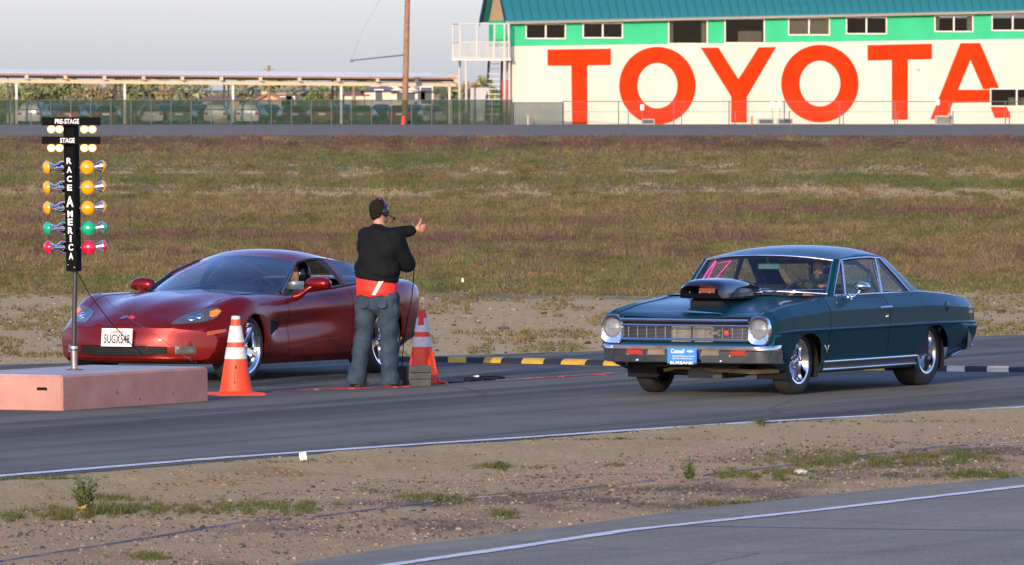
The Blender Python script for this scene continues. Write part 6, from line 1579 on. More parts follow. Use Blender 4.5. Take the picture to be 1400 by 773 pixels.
# hood seams and hood ridges read on the body; mirrors
for s in (1, -1):
    pts = []
    for k in range(26):
        x_ = .62 + (2.05 - .62) * k / 25; y_ = s * (.70 - .10 * sstep(1.2, 2.05, x_)); h_ = BR.ray_cast(Vector((x_, y_, 2)), Vector((0, 0, -1)))
        if h_[0]: pts.append(h_[0])
    if len(pts) > 2: MB().tube(pts, .0035, 4).build('hood_seam', M['gap'], red)
    c = Vector((.20, 1.03 if s > 0 else -.93, .915 if s > 0 else .885)); mrm = MB(); rows = []
    for (dy, w, h_, zo) in ((-.135, .02, .018, 0), (-.125, .055, .048, 0), (-.07, .075, .066, .004), (0, .080, .070, .006), (.07, .075, .062, .004), (.115, .055, .042, 0), (.125, .02, .016, 0)):
        rows.append([c + Vector((w * .85 * math.cos(2*math.pi*k/16), s * dy, h_ * math.sin(2*math.pi*k/16) + zo)) for k in range(17)])
    mrm.grid(rows); mo = mrm.build('door_mirror', M['red_paint'], red, 60)
    sm = MB(); pth = [Vector((.30, s * .80, .785)), Vector((.285, s * .86, .80)), Vector((.26, s * .905, .84)), Vector((.23, s * .95, .88)), Vector((.21, s * 1.0, .90))]; sm.tube(pth, [.055, .045, .036, .034, .04], 10, flat=.8); sm.build('mirror_arm', M['red_paint'], mo, 60)
    # vent behind the front wheel
h_ = None
for s in (1,):
    def vent(u, v):
        x_ = .90 - u * .20; zt_ = .585 - .03 * u; zb_ = .43 + .06 * u; return BR.ray_cast(Vector((x_, 2 * s, zt_ * (1 - v) + zb_ * v)), Vector((0, -s, 0)))
    plate_from(conform_grid(vent, 6, 4, 0), .003, .01, MB(), Vector((0, s, 0))).build('side_vent', M['black'], red, 40)
mb = MB()
for s in (1, -1):
    for (y, z) in ((.46, .74), (.68, .74)): mb.lathe([(.07, 0), (.065, .02), (0, .03)], 16, Matrix.Translation((-2.20 + .13 * (y / .9) ** 3 - .02, s * y, z)) @ Matrix.Rotation(R(-90), 4, 'Y'))
mb.build('taillight', M['taillight'], red, 40)
# pink marks on the far corner of the windshield
BW2 = bvh_of([wsr]); mk = MB()
for (a, b) in (((-.60, .985), (-.42, 1.125)), ((-.53, .985), (-.34, 1.13)), ((-.45, .975), (-.24, 1.135)), ((-.55, 1.03), (-.47, 1.05))):
    pts = []
    for k in range(8):
        f = k / 7; h_ = BW2.ray_cast(Vector((3, a[0] + (b[0] - a[0]) * f, a[1] + (b[1] - a[1]) * f)), Vector((-1, 0, 0)))
        if h_[0]: pts.append(h_[0] + Vector((.004, 0, .004)))
    if len(pts) > 2: mk.tube(pts, .0035, 5, flat=.5)
mk.build('windshield_number', mat('faint pink marker', (.30, .06, .25), .7), red)
# ================================================================== PROPS AT THE STARTING LINE
# --- pink concrete block
C1 = G(85, 563); C2 = G(285, 549.5); ax_ = (C2 - C1); ln = ax_.length; ax_.normalize(); nrm_ = Vector((-ax_.y, ax_.x, 0)) if Vector((-ax_.y, ax_.x, 0)).x < 0 else Vector((ax_.y, -ax_.x, 0))
blk = thing('concrete_block', 'faded pink painted concrete block carrying the starting light pole', 'concrete block', Vector((C1.x, C1.y, 0.006)), math.atan2(ax_.y, ax_.x))
M['pinkc'] = mat('pink painted concrete', (.43, .215, .165), .85, var=.16, scale=3.0, bump=.006, bscale=40)
BH = .302; side = 1.0 if (Matrix.Rotation(math.atan2(ax_.y, ax_.x), 3, 'Z') @ Vector((0, 1, 0))).dot(nrm_) > 0 else -1.0
mb = MB(); y0, y1 = sorted((0, side * 1.2)); mb.bbox((0, y0, 0), (ln, y1, BH), .018); mb.build('block', M['pinkc'], blk, 20)
mb = MB(); mb.bbox((.03, y0 + .03, BH), (ln - .03, y1 - .03, BH + .004), .002); mb.build('bare_top', mat('bare concrete', (.42, .38, .37), .85, var=.15, scale=5, bump=.004, bscale=50), blk)
mb = MB(); mb.bbox((-.006, side * .20 - .05, .175), (.004, side * .20 + .05, .20), .008, None); mb.build('lifting_slot', M['black'], blk)
for (x_, z_) in ((.95, .13), (1.95, .09), (1.35, .06)): MB().lathe([(.014, 0), (.01, .004), (0, .005)], 7, Matrix.Translation((x_, 0, z_)) @ Matrix.Rotation(R(90 if side > 0 else -90), 4, 'X')).build('chip', mat('dark chip', (.13, .08, .07), .9), blk)
# --- starting light tree
tp = G(102, 507, BH + .008)
TS = F / tp.y
tree_ = thing('starting_lights', 'black drag racing starting light tree with white letters and amber green and red lamps', 'starting lights', tp, 0)
def TP(px, py, d=0.0): return Vector(((px - 102) / TS, d, (507 - py) / TS))
M['bulb_lit'] = mat('lit bulb', (1, .8, .5), .4, emit=(1.0, .66, .30), estr=2.2); M['bulb_glow'] = mat('painted amber bloom', (1, .5, .15), .4, emit=(1.0, .38, .07), estr=.62); M['letter_white'] = mat('white vinyl letters', (.72, .72, .72), .6)
mb = MB(); mb.lathe([(.07, 0), (.07, .012), (.035, .016), (.033, .02)], 16); mb.build('base_plate', mat('rusty plate', (.12, .09, .07), .7, .4), tree_, 30)
mb = MB(); mb.tube([TP(101.5, 507), TP(101, 476)], .030, 14); mb.lathe([(.034, 0), (.036, .02), (.034, .04)], 14, Matrix.Translation(TP(101, 480))); mb.build('sleeve', M['alloy'], tree_, 40)
MB().tube([TP(101, 478), TP(103, 370)], .021, 12).build('pole', mat('grey black pole', (.05, .05, .052), .5, .5), tree_, 40)
lean = Matrix.Rotation(R(-1.1), 4, 'Y'); ca = R(22)
cb_ = TP(101.2, 371); ct_h = (371 - 161) / TS
cm = Matrix.Translation(cb_) @ lean @ rz(-ca)        # column frame: front face at -y, its right side seen
M['column'] = mat('black column sheet', (.0028, .0028, .003), .75, var=.25, spec=.1)
mb = MB(); mb.bbox((-.052, -.052, 0), (.052, .052, ct_h), .004, cm); col_ = mb.build('column', M['column'], tree_, 30)
LT = [('R', 220, 7.4, 1.0), ('A', 232, 7.4, 1), ('C', 244.5, 7.2, 1), ('E', 256.5, 7.2, 1), ('A', 275.5, 13, 1.45), ('M', 292.5, 8, 1.05), ('E', 303.5, 8, 1), ('R', 315, 8, 1), ('I', 326, 8, .32), ('C', 338, 8, .95), ('A', 350, 8, .9)]
for ch, py, hp, wf in LT:
    z = (371 - py) / TS; h = hp / TS / 2 * 1.15; w = .024 * wf
    text(ch, col_, 'letter', M['letter_white'], lambda u, v, d: cm @ Vector((u, -.0525 - d, v)), (-w, z - h, w, z + h), .002, .03)
for y in (362, 366): MB().lathe([(.006, 0), (.005, .004), (0, .005)], 8, cm @ Matrix.Translation(((-.03 if y == 362 else .03), -.052, (371 - y) / TS)) @ Matrix.Rotation(R(90), 4, 'X')).build('bolt', M['chrome'], col_)
for (y0p, y1p, xs, label, tx0, tx1) in ((160.5, 171.5, 0, 'PRE-STAGE', 76.5, 109.5), (187, 197, 0, 'STAGE', 83.5, 103.5)):
    a, b = TP(58.5, y1p), TP(138.5, y0p); m_ = MB(); m_.bbox((a.x, -.125, a.z), (b.x, -.075, b.z), .006); br_ = m_.build('lamp_bar', M['column'], tree_, 30)
    zz0 = (507 - (y0p + y1p) / 2 - 3.4) / TS; zz1 = zz0 + 6.8 / TS
    text(label, br_, 'letter', M['letter_white'], lambda u, v, d: Vector((u, -.1255 - d, v)), ((tx0 - 102) / TS, zz0, (tx1 - 102) / TS, zz1), .002, .025)
    for px_ in (71.2, 82.4, 116.2, 127.2):
        c = TP(px_, y1p + 5.2, -.07); q = Matrix.Translation(c) @ Matrix.Rotation(R(90), 4, 'X')
        s_ = MB().lathe([(.02, -.03), (.03, -.005), (.037, .0), (.036, .004)], 16, q).build('lamp_socket', M['column'], br_, 40)
        MB().lathe([(.037, .002), (.036, .010), (.027, .016)], 18, q, caps=False).build('bulb_glow', M['bulb_glow'], s_, 60)  # emissive ring stands in for the amber bloom around the lit bulb
        MB().lathe([(.028, .014), (.022, .022), (.012, .027), (0, .028)], 18, q).build('bulb', M['bulb_lit'], s_, 60)
MB().lathe([(.006, 0), (.006, .015), (0, .02)], 8, Matrix.Translation(TP(96.5, 160))).build('indicator', mat('red indicator', (.6, .02, .02), .3, emit=(1, .05, .03), estr=1.5), tree_)
lens_m = {k: mat(k + ' lens', c, .18, coat=.8, var=.10, scale=14) for k, c in (('amber', (.85, .33, .0)), ('green', (.0, .36, .17)), ('crimson', (.62, .005, .03)))}
def spot(c, aim, k, r=.060, L=.15, lensface=True):
    """bulb shaped reflector lamp: neck at the back, lens in front along aim"""
    q = Matrix.Translation(c) @ Vector(aim).to_track_quat('Z', 'Y').to_matrix().to_4x4()
    sp_ = MB().lathe([(.014, -L), (.018, -L * .72), (.024, -L * .60), (.036, -L * .36), (.050, -L * .13), (r * .93, -.008), (r * .95, 0), (r * .95, .003)], 24, q).build('lamp', M['chrome'], tree_, 45)
    MB().lathe([(r * .95, -.002), (r, .0), (r * .98, .010), (r * .7, .028), (r * .35, .036), (0, .039)], 24, q).build('lens', lens_m[k], sp_, 60)
for i, (py, k) in enumerate(((229, 'amber'), (256.5, 'amber'), (284.5, 'amber'), (312.5, 'green'), (338.5, 'crimson'))):
    dx = i * .5
    spot(TP(65 + dx * .6, py), (-1, -.45, 0), k, .060, .11); spot(TP(85 + dx * .4, py, .02), (.55, .83, .02), k, .058, .15)
    spot(TP(120 + dx, py, -.05), (-.12, -1, .02), k, .063, .13); spot(TP(139.5 + dx * .5, py - 1.5, .0), (1, .35, .08), k, .056, .10)
    m_ = MB(); m_.tube([TP(74 + dx, py), TP(124 + dx, py, .02)], .009, 6); m_.build('lamp_bracket', M['alloy'], tree_, 40)
mb = MB(); mb.tube([TP(105.5, 372, .02), TP(122, 405, .2), TP(146, 440, .45), TP(173, 474, .8), TP(190, 492, 1.1)], .0045, 5); tag(mb.build('guy_cable', M['black'], None), 'thin black cable slanting down from the starting light column past the white plate', 'cable').location = tp
mb = MB(); mb.tube([TP(122, 392, .3), TP(160, 430, .6), TP(215, 468, .9), TP(256, 500, 1.2)], .003, 5); tag(mb.build('guy_cable', mat('grey cable', (.10, .09, .10), .6), None), 'faint grey cable slanting down to the right over the red hood', 'cable').location = tp

# --- traffic cones
M['cone'] = mat('orange red cone plastic', (.76, .06, .012), .55, var=.16, scale=7); M['cone_white'] = mat('white reflective collar', (.60, .565, .52), .5, var=.16, scale=12); M['scuff'] = mat('black scuff', (.05, .02, .02), .8)
def cone(px, py, hpx, rb, label, bw):
    p = G(px, py, .008); s = F / p.y; h = hpx / s; t = thing('traffic_cone', label, 'traffic cone', p, R(18), 'traffic cones at the start line')
    def rad(f): return rb + (.036 - rb) * f
    m_ = MB(); m_.bbox((-bw, -bw, 0), (bw, bw, .022), .012); m_.build('base', M['cone'], t, 30)
    def seg(f0, f1, mt, nm, o=0.0):
        k = MB(); k.lathe([(rad(f0) + o - .004, h * f0), (rad(f0) + o, h * f0 + .002), (rad(f1) + o, h * f1 - .002), (rad(f1) + o - .004, h * f1)], 32); return k.build(nm, mt, t, 40)
    m_ = MB(); m_.lathe([(rad(0) + .02, .02), (rad(.02) + .004, .03), (rad(.05), h * .05), (rad(1), h), (rad(1) - .012, h + .002), (rad(.9) - .014, h * .9)], 32); m_.build('cone', M['cone'], t, 40)
    return t, seg, rad, h
t1, seg, rad, h1 = cone(322.5, 540, 108, .155, 'tall orange and white cone in front of the front wheel of the red car', .225)
seg(.455, .605, M['cone_white'], 'collar', .004); seg(.665, .875, M['cone_white'], 'collar', .004); seg(.955, 1.0, M['cone_white'], 'tip_band', .002)
mk = MB()
for (a0, f0, f1, r_) in ((-1.9, .335, .375, .022), (-1.95, .16, .32, .004), (-1.95, .15, .17, .016)):
    pts = [Vector((math.cos(a0) * (rad(f) + .001), math.sin(a0) * (rad(f) + .001), h1 * f)) for f in np.linspace(f0, f1, 5)]; mk.tube(pts, r_, 6, flat=.15)
mk.build('scuff_mark', M['scuff'], t1)
t2, seg, rad, h2 = cone(577, 524.5, 100, .150, 'orange and white cone with a red flap at its tip behind the grey block', .20)
seg(.50, .64, M['cone_white'], 'collar', .004); seg(.705, .90, M['cone_white'], 'collar', .004)
m_ = MB(); m_.grid([[Vector((math.cos(a) * (rad(f) + .007), math.sin(a) * (rad(f) + .007), h2 * f)) for a in np.linspace(-2.5, -1.6, 6)] for f in (.80, .88, .96, 1.01)]); m_.build('red_flap', mat('red tape', (.62, .02, .015), .6), t2, 60)
p = G(600, 525, .01); m_ = MB(); m_.tube([p + Vector((-.06, .02, .30)), p + Vector((-.02, 0, .08)), p + Vector((.0, 0, .015)), p + Vector((.06, -.01, .012))], [.022, .02, .024, .02], 8, flat=.6); tag(m_.build('red_flag', M['cone'], None, 50), 'limp orange red strip hanging down the right edge of the cone by the grey block', 'strip')
# --- grey block with hole
p = G(571, 527.5, .008); s = F / p.y; t = thing('cinder_block', 'grey weathered block standing on the asphalt in front of the second cone', 'block', p, R(24))
M['cinder'] = mat('weathered grey block', (.085, .082, .075), .95, var=.22, scale=9, bump=.006, bscale=60)
w = 34 / s / 2; m_ = MB(); m_.bbox((-w * 1.0, -.08, 0), (w * .92, .12, 27.5 / s), .006); m_.build('block', M['cinder'], t, 20); m_ = MB(); m_.box((-w * .98, -.084, .062), (w * .9, -.0805, .068)); m_.box((-w * .98, -.084, .122), (w * .9, -.0805, .128)); m_.build('groove', M['black'], t)
p = G(549, 527.5, .008); m_ = MB(); m_.bbox((-.05, -.05, 0), (.028, .10, 27 / s), .006); tag(m_.build('dark_block', mat('dark block', (.03, .03, .032), .9, var=.2), None), 'dark narrow block tight against the left of the grey block by the starter shoe', 'block').location = p
# --- rubber cable ramp with yellow bands
M['ramp_black'] = mat('black rubber ramp', (.018, .018, .019), .7, var=.25, scale=12); M['ramp_yellow'] = mat('worn yellow paint', (.62, .36, .02), .6, var=.15, scale=14); M['ramp_cream'] = mat('faded cream paint', (.55, .47, .30), .6, var=.12, scale=14)
rampL = [(500, 489.2), (545, 490), (660, 491.3), (760, 493.3), (830, 495.2), (1000, 499), (1220, 502), (1400, 504.5), (1520, 506)]
def ramp_at(px): return G(px, edge(rampL, px) + 4.2, .008)
cuts = [(500, 0), (615, 1), (640, 0), (667, 1), (691, 0), (719, 1), (749, 0), (775, 1), (808, 0), (831, 1), (858, 0), (885, 1), (912, 0), (938, 1), (965, 0), (1000, 1), (1030, 0), (1062, 1), (1095, 0), (1120, 1), (1150, 0), (1180, 1), (1212, 0), (1240, 1), (1268, 0), (1297, 2), (1322, 0), (1352, 2), (1382, 0), (1408, 2), (1436, 0), (1520, 0)]
rt = thing('cable_ramp', 'black rubber hose ramp with yellow bands lying across the strip behind the cars', 'cable ramp', (0, 0, 0))
for (a, c), (b, _) in zip(cuts[:-1], cuts[1:]):
    m_ = MB(); secs = []
    for px_ in np.linspace(a + .25, b - .25, 4):
        p = ramp_at(px_); q = ramp_at(px_ + 5); t_ = (q - p).normalized(); n_ = Vector((-t_.y, t_.x, 0))
        secs.append([p - n_ * .16, p - n_ * .12 + Vector((0, 0, .028)), p - n_ * .05 + Vector((0, 0, .052)), p + n_ * .05 + Vector((0, 0, .052)), p + n_ * .12 + Vector((0, 0, .028)), p + n_ * .16])
    # bands are slanted a little, as laid
    for sct in secs:
        for k, v in enumerate(sct): v.x += (k - 2) * -.018
    m_.grid(secs); m_.add(secs[0], [tuple(range(6))]); m_.add(secs[-1], [tuple(range(6))])
    m_.build('segment', (M['ramp_black'], M['ramp_yellow'], M['ramp_cream'])[c], rt, 30)
# --- cords, hose bits on the strip
M['redcord'] = mat('red cord', (.40, .05, .04), .7); M['bluerope'] = mat('faded blue rope', (.16, .155, .21), .8, var=.25, scale=20)
def cord(pts, r, m, label, wob=.012, z=.012, cat='cord'):
    P_ = []
    for (a, b) in zip(pts[:-1], pts[1:]):
        n = 10
        for k in range(n): f = k / n; P_.append(G(a[0] + (b[0] - a[0]) * f, a[1] + (b[1] - a[1]) * f, z))
    P_.append(G(*pts[-1], z)); rr = random.Random(3)
    P_ = [p + Vector((rr.uniform(-wob, wob), rr.uniform(-wob * 4, wob * 4), 0)) for p in P_]
    return tag(MB().tube(P_, r, 5).build('cord', m, None, 60), label, cat)
cord([(345, 538), (420, 533), (500, 531), (560, 528.5)], .007, M['redcord'], 'red cord on the asphalt from the tall left cone to the starter shoes')
cord([(720, 517.5), (770, 515), (840, 511.5)], .006, M['redcord'], 'red cord on the asphalt in the gap left of the blue car')
cord([(610, 524), (640, 521.5), (675, 519)], .010, M['black'], 'black cable on the asphalt right of the second cone', .01)
cord([(680, 520), (780, 514), (850, 509)], .004, mat('pale cord', (.3, .3, .33), .7), 'thin pale cord on the asphalt left of the blue car')
for (px_, py_, w_, lab) in ((649, 520.5, .10, 'left black cable plug lying on the asphalt right of the second cone'), (669, 518.5, .10, 'right black cable plug lying on the asphalt before the yellow banded ramp')):
    p = G(px_, py_, .008); m_ = MB(); m_.bbox((-w_, -.05, 0), (w_, .05, .032), .012); m_.tube([(w_, 0, .016), (w_ + .05, .01, .012)], .012, 6); tag(m_.build('cable_plug', M['black'], None, 40), lab, 'plug').location = p
p = G(651, 517.5, .012); m_ = MB(); m_.bbox((-.03, -.02, 0), (.03, .02, .03), .008); tag(m_.build('white_plug', M['white'], None), 'small white plug beside the black cable plugs', 'plug').location = p
# blue rope over the verge
pts = [(-40, 776), (60, 760), (200, 738), (330, 716), (385, 711)]; 
def rope(pts, label):
    P_ = []
    for (a, b) in zip(pts[:-1], pts[1:]):
        for k in range(14):
            f = k / 14; q = VP(a[0] + (b[0] - a[0]) * f, a[1] + (b[1] - a[1]) * f); P_.append(q + Vector((0, .015 * math.sin(k * 1.7 + a[0]), .008)))
    return tag(MB().tube(P_, .0055, 6).build('rope', M['bluerope'], None, 60), label, 'rope')
rope(pts, 'left stretch of faded blue rope on the gravel verge by the bottom left corner')
rope([(425, 709), (520, 697), (640, 683), (750, 675), (905, 657)], 'middle stretch of faded blue rope on the gravel verge')
rope([(960, 652), (1100, 635), (1200, 622), (1290, 612), (1420, 604)], 'right stretch of faded blue rope running through the verge weeds')
# litter
p = VP(415.5, 631); t = thing('paper_cup', 'crumpled white paper cup at the near edge line left of the middle', 'cup', p, 0)
MB().lathe([(.0, 0), (.030, 0), (.036, .052), (.033, .052), (.028, .01)], 14, Matrix.Rotation(R(80), 4, 'Y') @ Matrix.Translation((-.035, 0, -.026))).build('cup', M['white'], t, 40)
p = VP(113, 704); m_ = MB(); m_.grid([[(x * .02 - .05, y * .03, .012 * math.sin(x * 1.7 + y * 2) + .02 + .01 * x) for y in range(4)] for x in range(6)]); tag(m_.build('yellow_wrapper', mat('yellow wrapper', (.75, .48, .03), .5), None, 60), 'yellow crumpled wrapper in the grass at the foot of the tallest weed', 'litter').location = p
p = VP(1095, 649); m_ = MB(); m_.v, m_.f, m_.mi = [tuple(np.array(v) * (.055, .04, .03) * (1 + .2 * math.sin(i * 5))) for i, v in enumerate(IV)], [tuple(int(x) for x in f) for f in IF], [0] * len(IF); tag(m_.build('pale_stone', mat('pale stone', (.55, .5, .4), .9), None, 30), 'pale stone lying in the green weeds below the blue car', 'stone').location = p + Vector((0, 0, .015))
for (x_, y_, c, lab) in ((185, 647, (.5, .06, .04), 'red scrap near the edge line at the left'), (260, 759, (.5, .07, .05), 'red scrap on the gravel at the lower left'), (398, 766, (.7, .7, .68), 'white scrap on the gravel at the bottom edge'), (17, 706, (.6, .6, .6), 'pale bent scrap in the grass at the far left'), (1270, 718, (.4, .05, .05), 'tiny red scrap on the gravel') if False else (570, 717, (.45, .05, .05), 'tiny red scrap beside the middle blue rope')):
    p = VP(x_, y_); m_ = MB(); m_.grid([[(i * .016 - .024, j * .014, .01 + .008 * math.sin(i * 2 + j)) for j in range(3)] for i in range(4)]); tag(m_.build('scrap', mat('scrap', c, .6), None, 60), lab, 'litter').location = p
p = G(632.5, 386, 0); m_ = MB(); m_.grid([[(i * .014 - .014, .02 * math.sin(j), j * .02) for j in range(4)] for i in range(3)]); tag(m_.build('scrap', M['white'], None, 60), 'white scrap in the grass right of the pointing starter', 'litter').location = p
# ================================================================== PEOPLE
M['skin'] = mat('skin', (.42, .20, .13), .55, var=.08, scale=12); M['hair'] = mat('short dark brown hair', (.016, .011, .009), .85, spec=.1, var=.3, scale=60, bump=.004, bscale=200)
M['jacket'] = mat('black bomber jacket', (.0055, .0065, .0068), .8, spec=.15, var=.2, scale=9, bump=.012, bscale=9)
M['jeans'] = mat('faded dark denim', (.036, .054, .076), .9, spec=.1, var=.30, scale=9, bump=.014, bscale=11)
M['vest'] = mat('bright orange red vest', (.85, .025, .010), .6, var=.05); M['tape'] = mat('silver reflective tape', (.62, .60, .58), .45)
M['shoe'] = mat('brown shoe leather', (.10, .055, .035), .6)
pp = G(517, 529.5, .008)
per = thing('person', 'man seen from behind in black jacket and jeans pointing right with a headset on', 'person', pp, 0)
per.scale = (.95, .95, .985)
fw = Vector((math.sin(R(35)), math.cos(R(35)), 0)); rt_ = Vector((math.cos(R(35)), -math.sin(R(35)), 0))
Zr = lambda a: Matrix.Rotation(-a, 4, 'Z')
V = Vector
hips = V((0, 0, .93)); chest = V((.005, .0, 1.28)); nk = V((.01, .0, 1.50)); hd = V((.013, .03, 1.665))
shR = V((.165, -.115, 1.42)); shL = V((-.115, .115, 1.425)); elR = V((.285, .01, 1.165)); wrR = V((.235, .25, 1.13)); elL = V((.11, .34, 1.425)); wrL = V((.340, .40, 1.478))
hipL = V((-.10, .05, .88)); hipR = V((.095, -.04, .88)); knL = V((-.145, .07, .47)); knR = V((.105, .0, .47)); anL = V((-.205, .07, .085)); anR = V((.115, -.02, .085))
hdir = V((.80, .60, 0)).normalized(); hside = V((hdir.y, -hdir.x, 0))
hrot = Matrix.Rotation(math.atan2(hdir.y, hdir.x), 4, 'Z')
prim = [('e', chest, (.19, .12, .27), Zr(R(35))), ('e', hips, (.17, .12, .14), Zr(R(20))), ('c', V((0, 0, 1.0)), chest, .14, .16), ('c', V((.008, 0, 1.40)), nk + V((0, 0, .06)), .062, .058),
        ('e', hd, (.098, .077, .115), hrot), ('e', hd + hdir * .035 + V((0, 0, -.065)), (.062, .055, .055), hrot), ('e', hd + hdir * .098 + V((0, 0, -.022)), (.018, .014, .022), hrot), ('e', hd + hdir * .088 + V((0, 0, -.063)), (.014, .024, .010), hrot),
        ('e', hd + hside * .078 + V((0, 0, -.01)), (.022, .010, .032), hrot), ('e', hd - hside * .078 + V((0, 0, -.01)), (.022, .010, .032), hrot),
        ('c', shL, elL, .052, .042), ('c', elL, wrL, .042, .028), ('c', shR, elR, .052, .042), ('c', elR, wrR, .042, .028),
        ('c', hipL, knL, .085, .058), ('c', knL, anL, .056, .036), ('c', hipR, knR, .085, .058), ('c', knR, anR, .056, .036),
        ('c', anL, anL + fw * .15 + V((0, 0, -.05)), .036, .03), ('c', anR, anR + fw * .15 + V((0, 0, -.05)), .036, .03)]
# left hand: index and thumb out, others curled
def hand(w, d, up, side, curl, thumb_up):
    """palm along d; side points to the index side; returns capsules"""
    d = d.normalized(); up = up.normalized(); q = []
    q += [('c', w, w + d * .03, .024, .026)]
    for k in range(4):
        o = up * (.028 - k * .0185); base = w + d * (.078 - .004 * abs(k - 1)) + o
        q.append(('c', w + d * .02 + o * .6, base, .015, .0125)); L = (.044, .048, .045, .036)[k]
        c = curl[k]; a = 0.0; p = base
        for j in range(3):
            a += c * (1.0, 1.15, .8)[j]; dd = d * math.cos(a) + side * math.sin(a); p2 = p + dd * L * (1, .65, .5)[j]; q.append(('c', p, p2, .0105 - .001 * j, .0098 - .001 * j)); p = p2
    tb = w + d * .022 + up * .022 + side * .008
    t1 = tb + (up * .6 + d * .6 + side * .25).normalized() * .036; t2 = t1 + (up * (.85 if thumb_up else .5) + d * (.35 if thumb_up else .7)).normalized() * .028; t3 = t2 + (up * (.9 if thumb_up else .3) + d * .35).normalized() * .022
    q += [('c', tb, t1, .016, .0125), ('c', t1, t2, .0122, .011), ('c', t2, t3, .0108, .009)]
    return q
prim += hand(wrL + V((.02, .005, .004)), V((.97, .15, .12)), V((-.10, 0, 1)), V((0.1, -1, 0)), (.75, 1.25, 1.35, 1.4), True)
prim += hand(wrR, V((-.25, .95, .05)), V((0, .1, 1)), V((-1, 0, 0)), (1.2, 1.3, 1.3, 1.3), False)
link('body', blob(prim, .0065, 3, 'body'), per).data.materials.append(M['skin'])
# jacket
jp = [('e', V((.0, 0, 1.30)), (.232, .165, .24), Zr(R(35))), ('e', V((-.005, 0, 1.13)), (.245, .185, .16), Zr(R(30))), ('c', V((-.02, 0, 1.06)), V((-.015, 0, 1.22)), .185, .19), ('c', shL + V((.03, -.02, -.01)), shR + V((-.03, .02, -.01)), .098, .098),
      ('c', V((.005, 0, 1.43)), V((.01, 0, 1.50)), .10, .072), ('c', shL, elL, .092, .078), ('c', elL, elL.lerp(wrL, .88), .076, .052), ('c', shR, elR, .095, .085), ('c', elR, elR.lerp(wrR, .9), .084, .052), ('e', V((.0, -.02, 1.08)), (.235, .18, .10), Zr(R(25)))]
def folds(me, amp, fx, seed):
    n = len(me.vertices); co = np.empty(n * 3, np.float32); no = np.empty(n * 3, np.float32)
    me.vertices.foreach_get('co', co); me.vertices.foreach_get('normal', no); co = co.reshape(-1, 3); no = no.reshape(-1, 3); x, y, z = co.T
    k = np.sin(z * fx + 3 * np.sin(x * 9 + seed) + 2 * np.sin(y * 11)) * .5 + np.sin(x * fx * .7 + z * 17 + seed) * .5
    me.vertices.foreach_set('co', (co + no * (amp * k)[:, None]).ravel()); me.update()
def cut_below(me, z0, axis_z=True):
    bm = bmesh.new(); bm.from_mesh(me); bmesh.ops.bisect_plane(bm, geom=bm.verts[:] + bm.edges[:] + bm.faces[:], plane_co=(0, 0, z0), plane_no=(.10, 0, 1), clear_inner=True); bm.to_mesh(me); bm.free()
me = blob(jp, .011, 5, 'jacket'); folds(me, .0085, 30, 1); cut_below(me, 1.015)
ja = link('jacket', me, per); me.materials.append(M['jacket'])
hm = MB(); rows = []
for (z, k_) in ((1.075, 1.0), (1.045, 1.035), (1.015, 1.01), (1.000, .97)):
    rows.append([Zr(R(28)) @ V((.222 * k_ * math.cos(a), .172 * k_ * math.sin(a), 0)) + V((-.012, -.005, z - .12 * (.222 * math.cos(a)) + .012)) for a in np.linspace(0, 2 * math.pi, 41)])
hm.grid(rows); hm.build('hem', M['jacket'], ja, 60)
hm = MB(); hm.tube([V((.01, 0, 1.49)) + V((.078 * math.cos(a), .078 * math.sin(a), .005 * math.sin(a))) for a in np.linspace(0, 2 * math.pi, 25)], .018, 8, caps=False); hm.build('collar', M['jacket'], ja, 60)
# vest below the jacket
rows = []
for (z, k_) in ((1.06, .99), (.985, 1.01), (.91, 1.0), (.868, .985), (.862, .95)):
    rows.append([Zr(R(24)) @ V((.205 * k_ * math.cos(a), .160 * k_ * math.sin(a), 0)) + V((-.015, 0, z + .006 * math.sin(5 * a))) for a in np.linspace(0, 2 * math.pi, 49)])
vm = MB(); vm.grid(rows); ve = vm.build('safety_vest', M['vest'], per, 60)
sm = MB(); sr = []
for f in np.linspace(0, 1, 6):
    z = .872 + .15 * f; row = []
    for o in (-.020, .020):
        x_ = .015 + .085 * f + o; yv = -.1615 * math.sqrt(max(0, 1 - (x_ / .215) ** 2)) - .004
        q = Zr(R(24)) @ V((x_ + .03, yv, 0)) + V((-.015, 0, z)); row.append(q)
    sr.append(row)
sm.grid(sr); sm.build('reflective_strip', M['tape'], ve)
# jeans: baggy, with knees and break over the shoes
jm = [('e', V((0, 0, .875)), (.192, .142, .13), Zr(R(20))), ('c', V((0, 0, .93)), V((0, 0, .82)), .15, .15), ('c', hipL + V((0, 0, -.02)), knL, .118, .090), ('c', knL, anL + V((-.003, 0, .02)), .088, .088), ('c', anL + V((0, 0, .06)), anL + V((-.006, .0, -.035)), .09, .098), ('c', hipR + V((0, 0, -.02)), knR, .120, .092), ('c', knR, anR + V((0, 0, .02)), .090, .090), ('c', anR + V((0, 0, .06)), anR + V((0, 0, -.035)), .092, .098)]
me = blob(jm, .011, 4, 'jeans'); folds(me, .012, 42, 2)
bm = bmesh.new(); bm.from_mesh(me); bmesh.ops.bisect_plane(bm, geom=bm.verts[:] + bm.edges[:] + bm.faces[:], plane_co=(0, 0, .028), plane_no=(0, 0, 1), clear_inner=True); bmesh.ops.bisect_plane(bm, geom=bm.verts[:] + bm.edges[:] + bm.faces[:], plane_co=(0, 0, .895), plane_no=(0, 0, 1), clear_outer=True); bm.to_mesh(me); bm.free()
je = link('jeans', me, per); me.materials.append(M['jeans'])
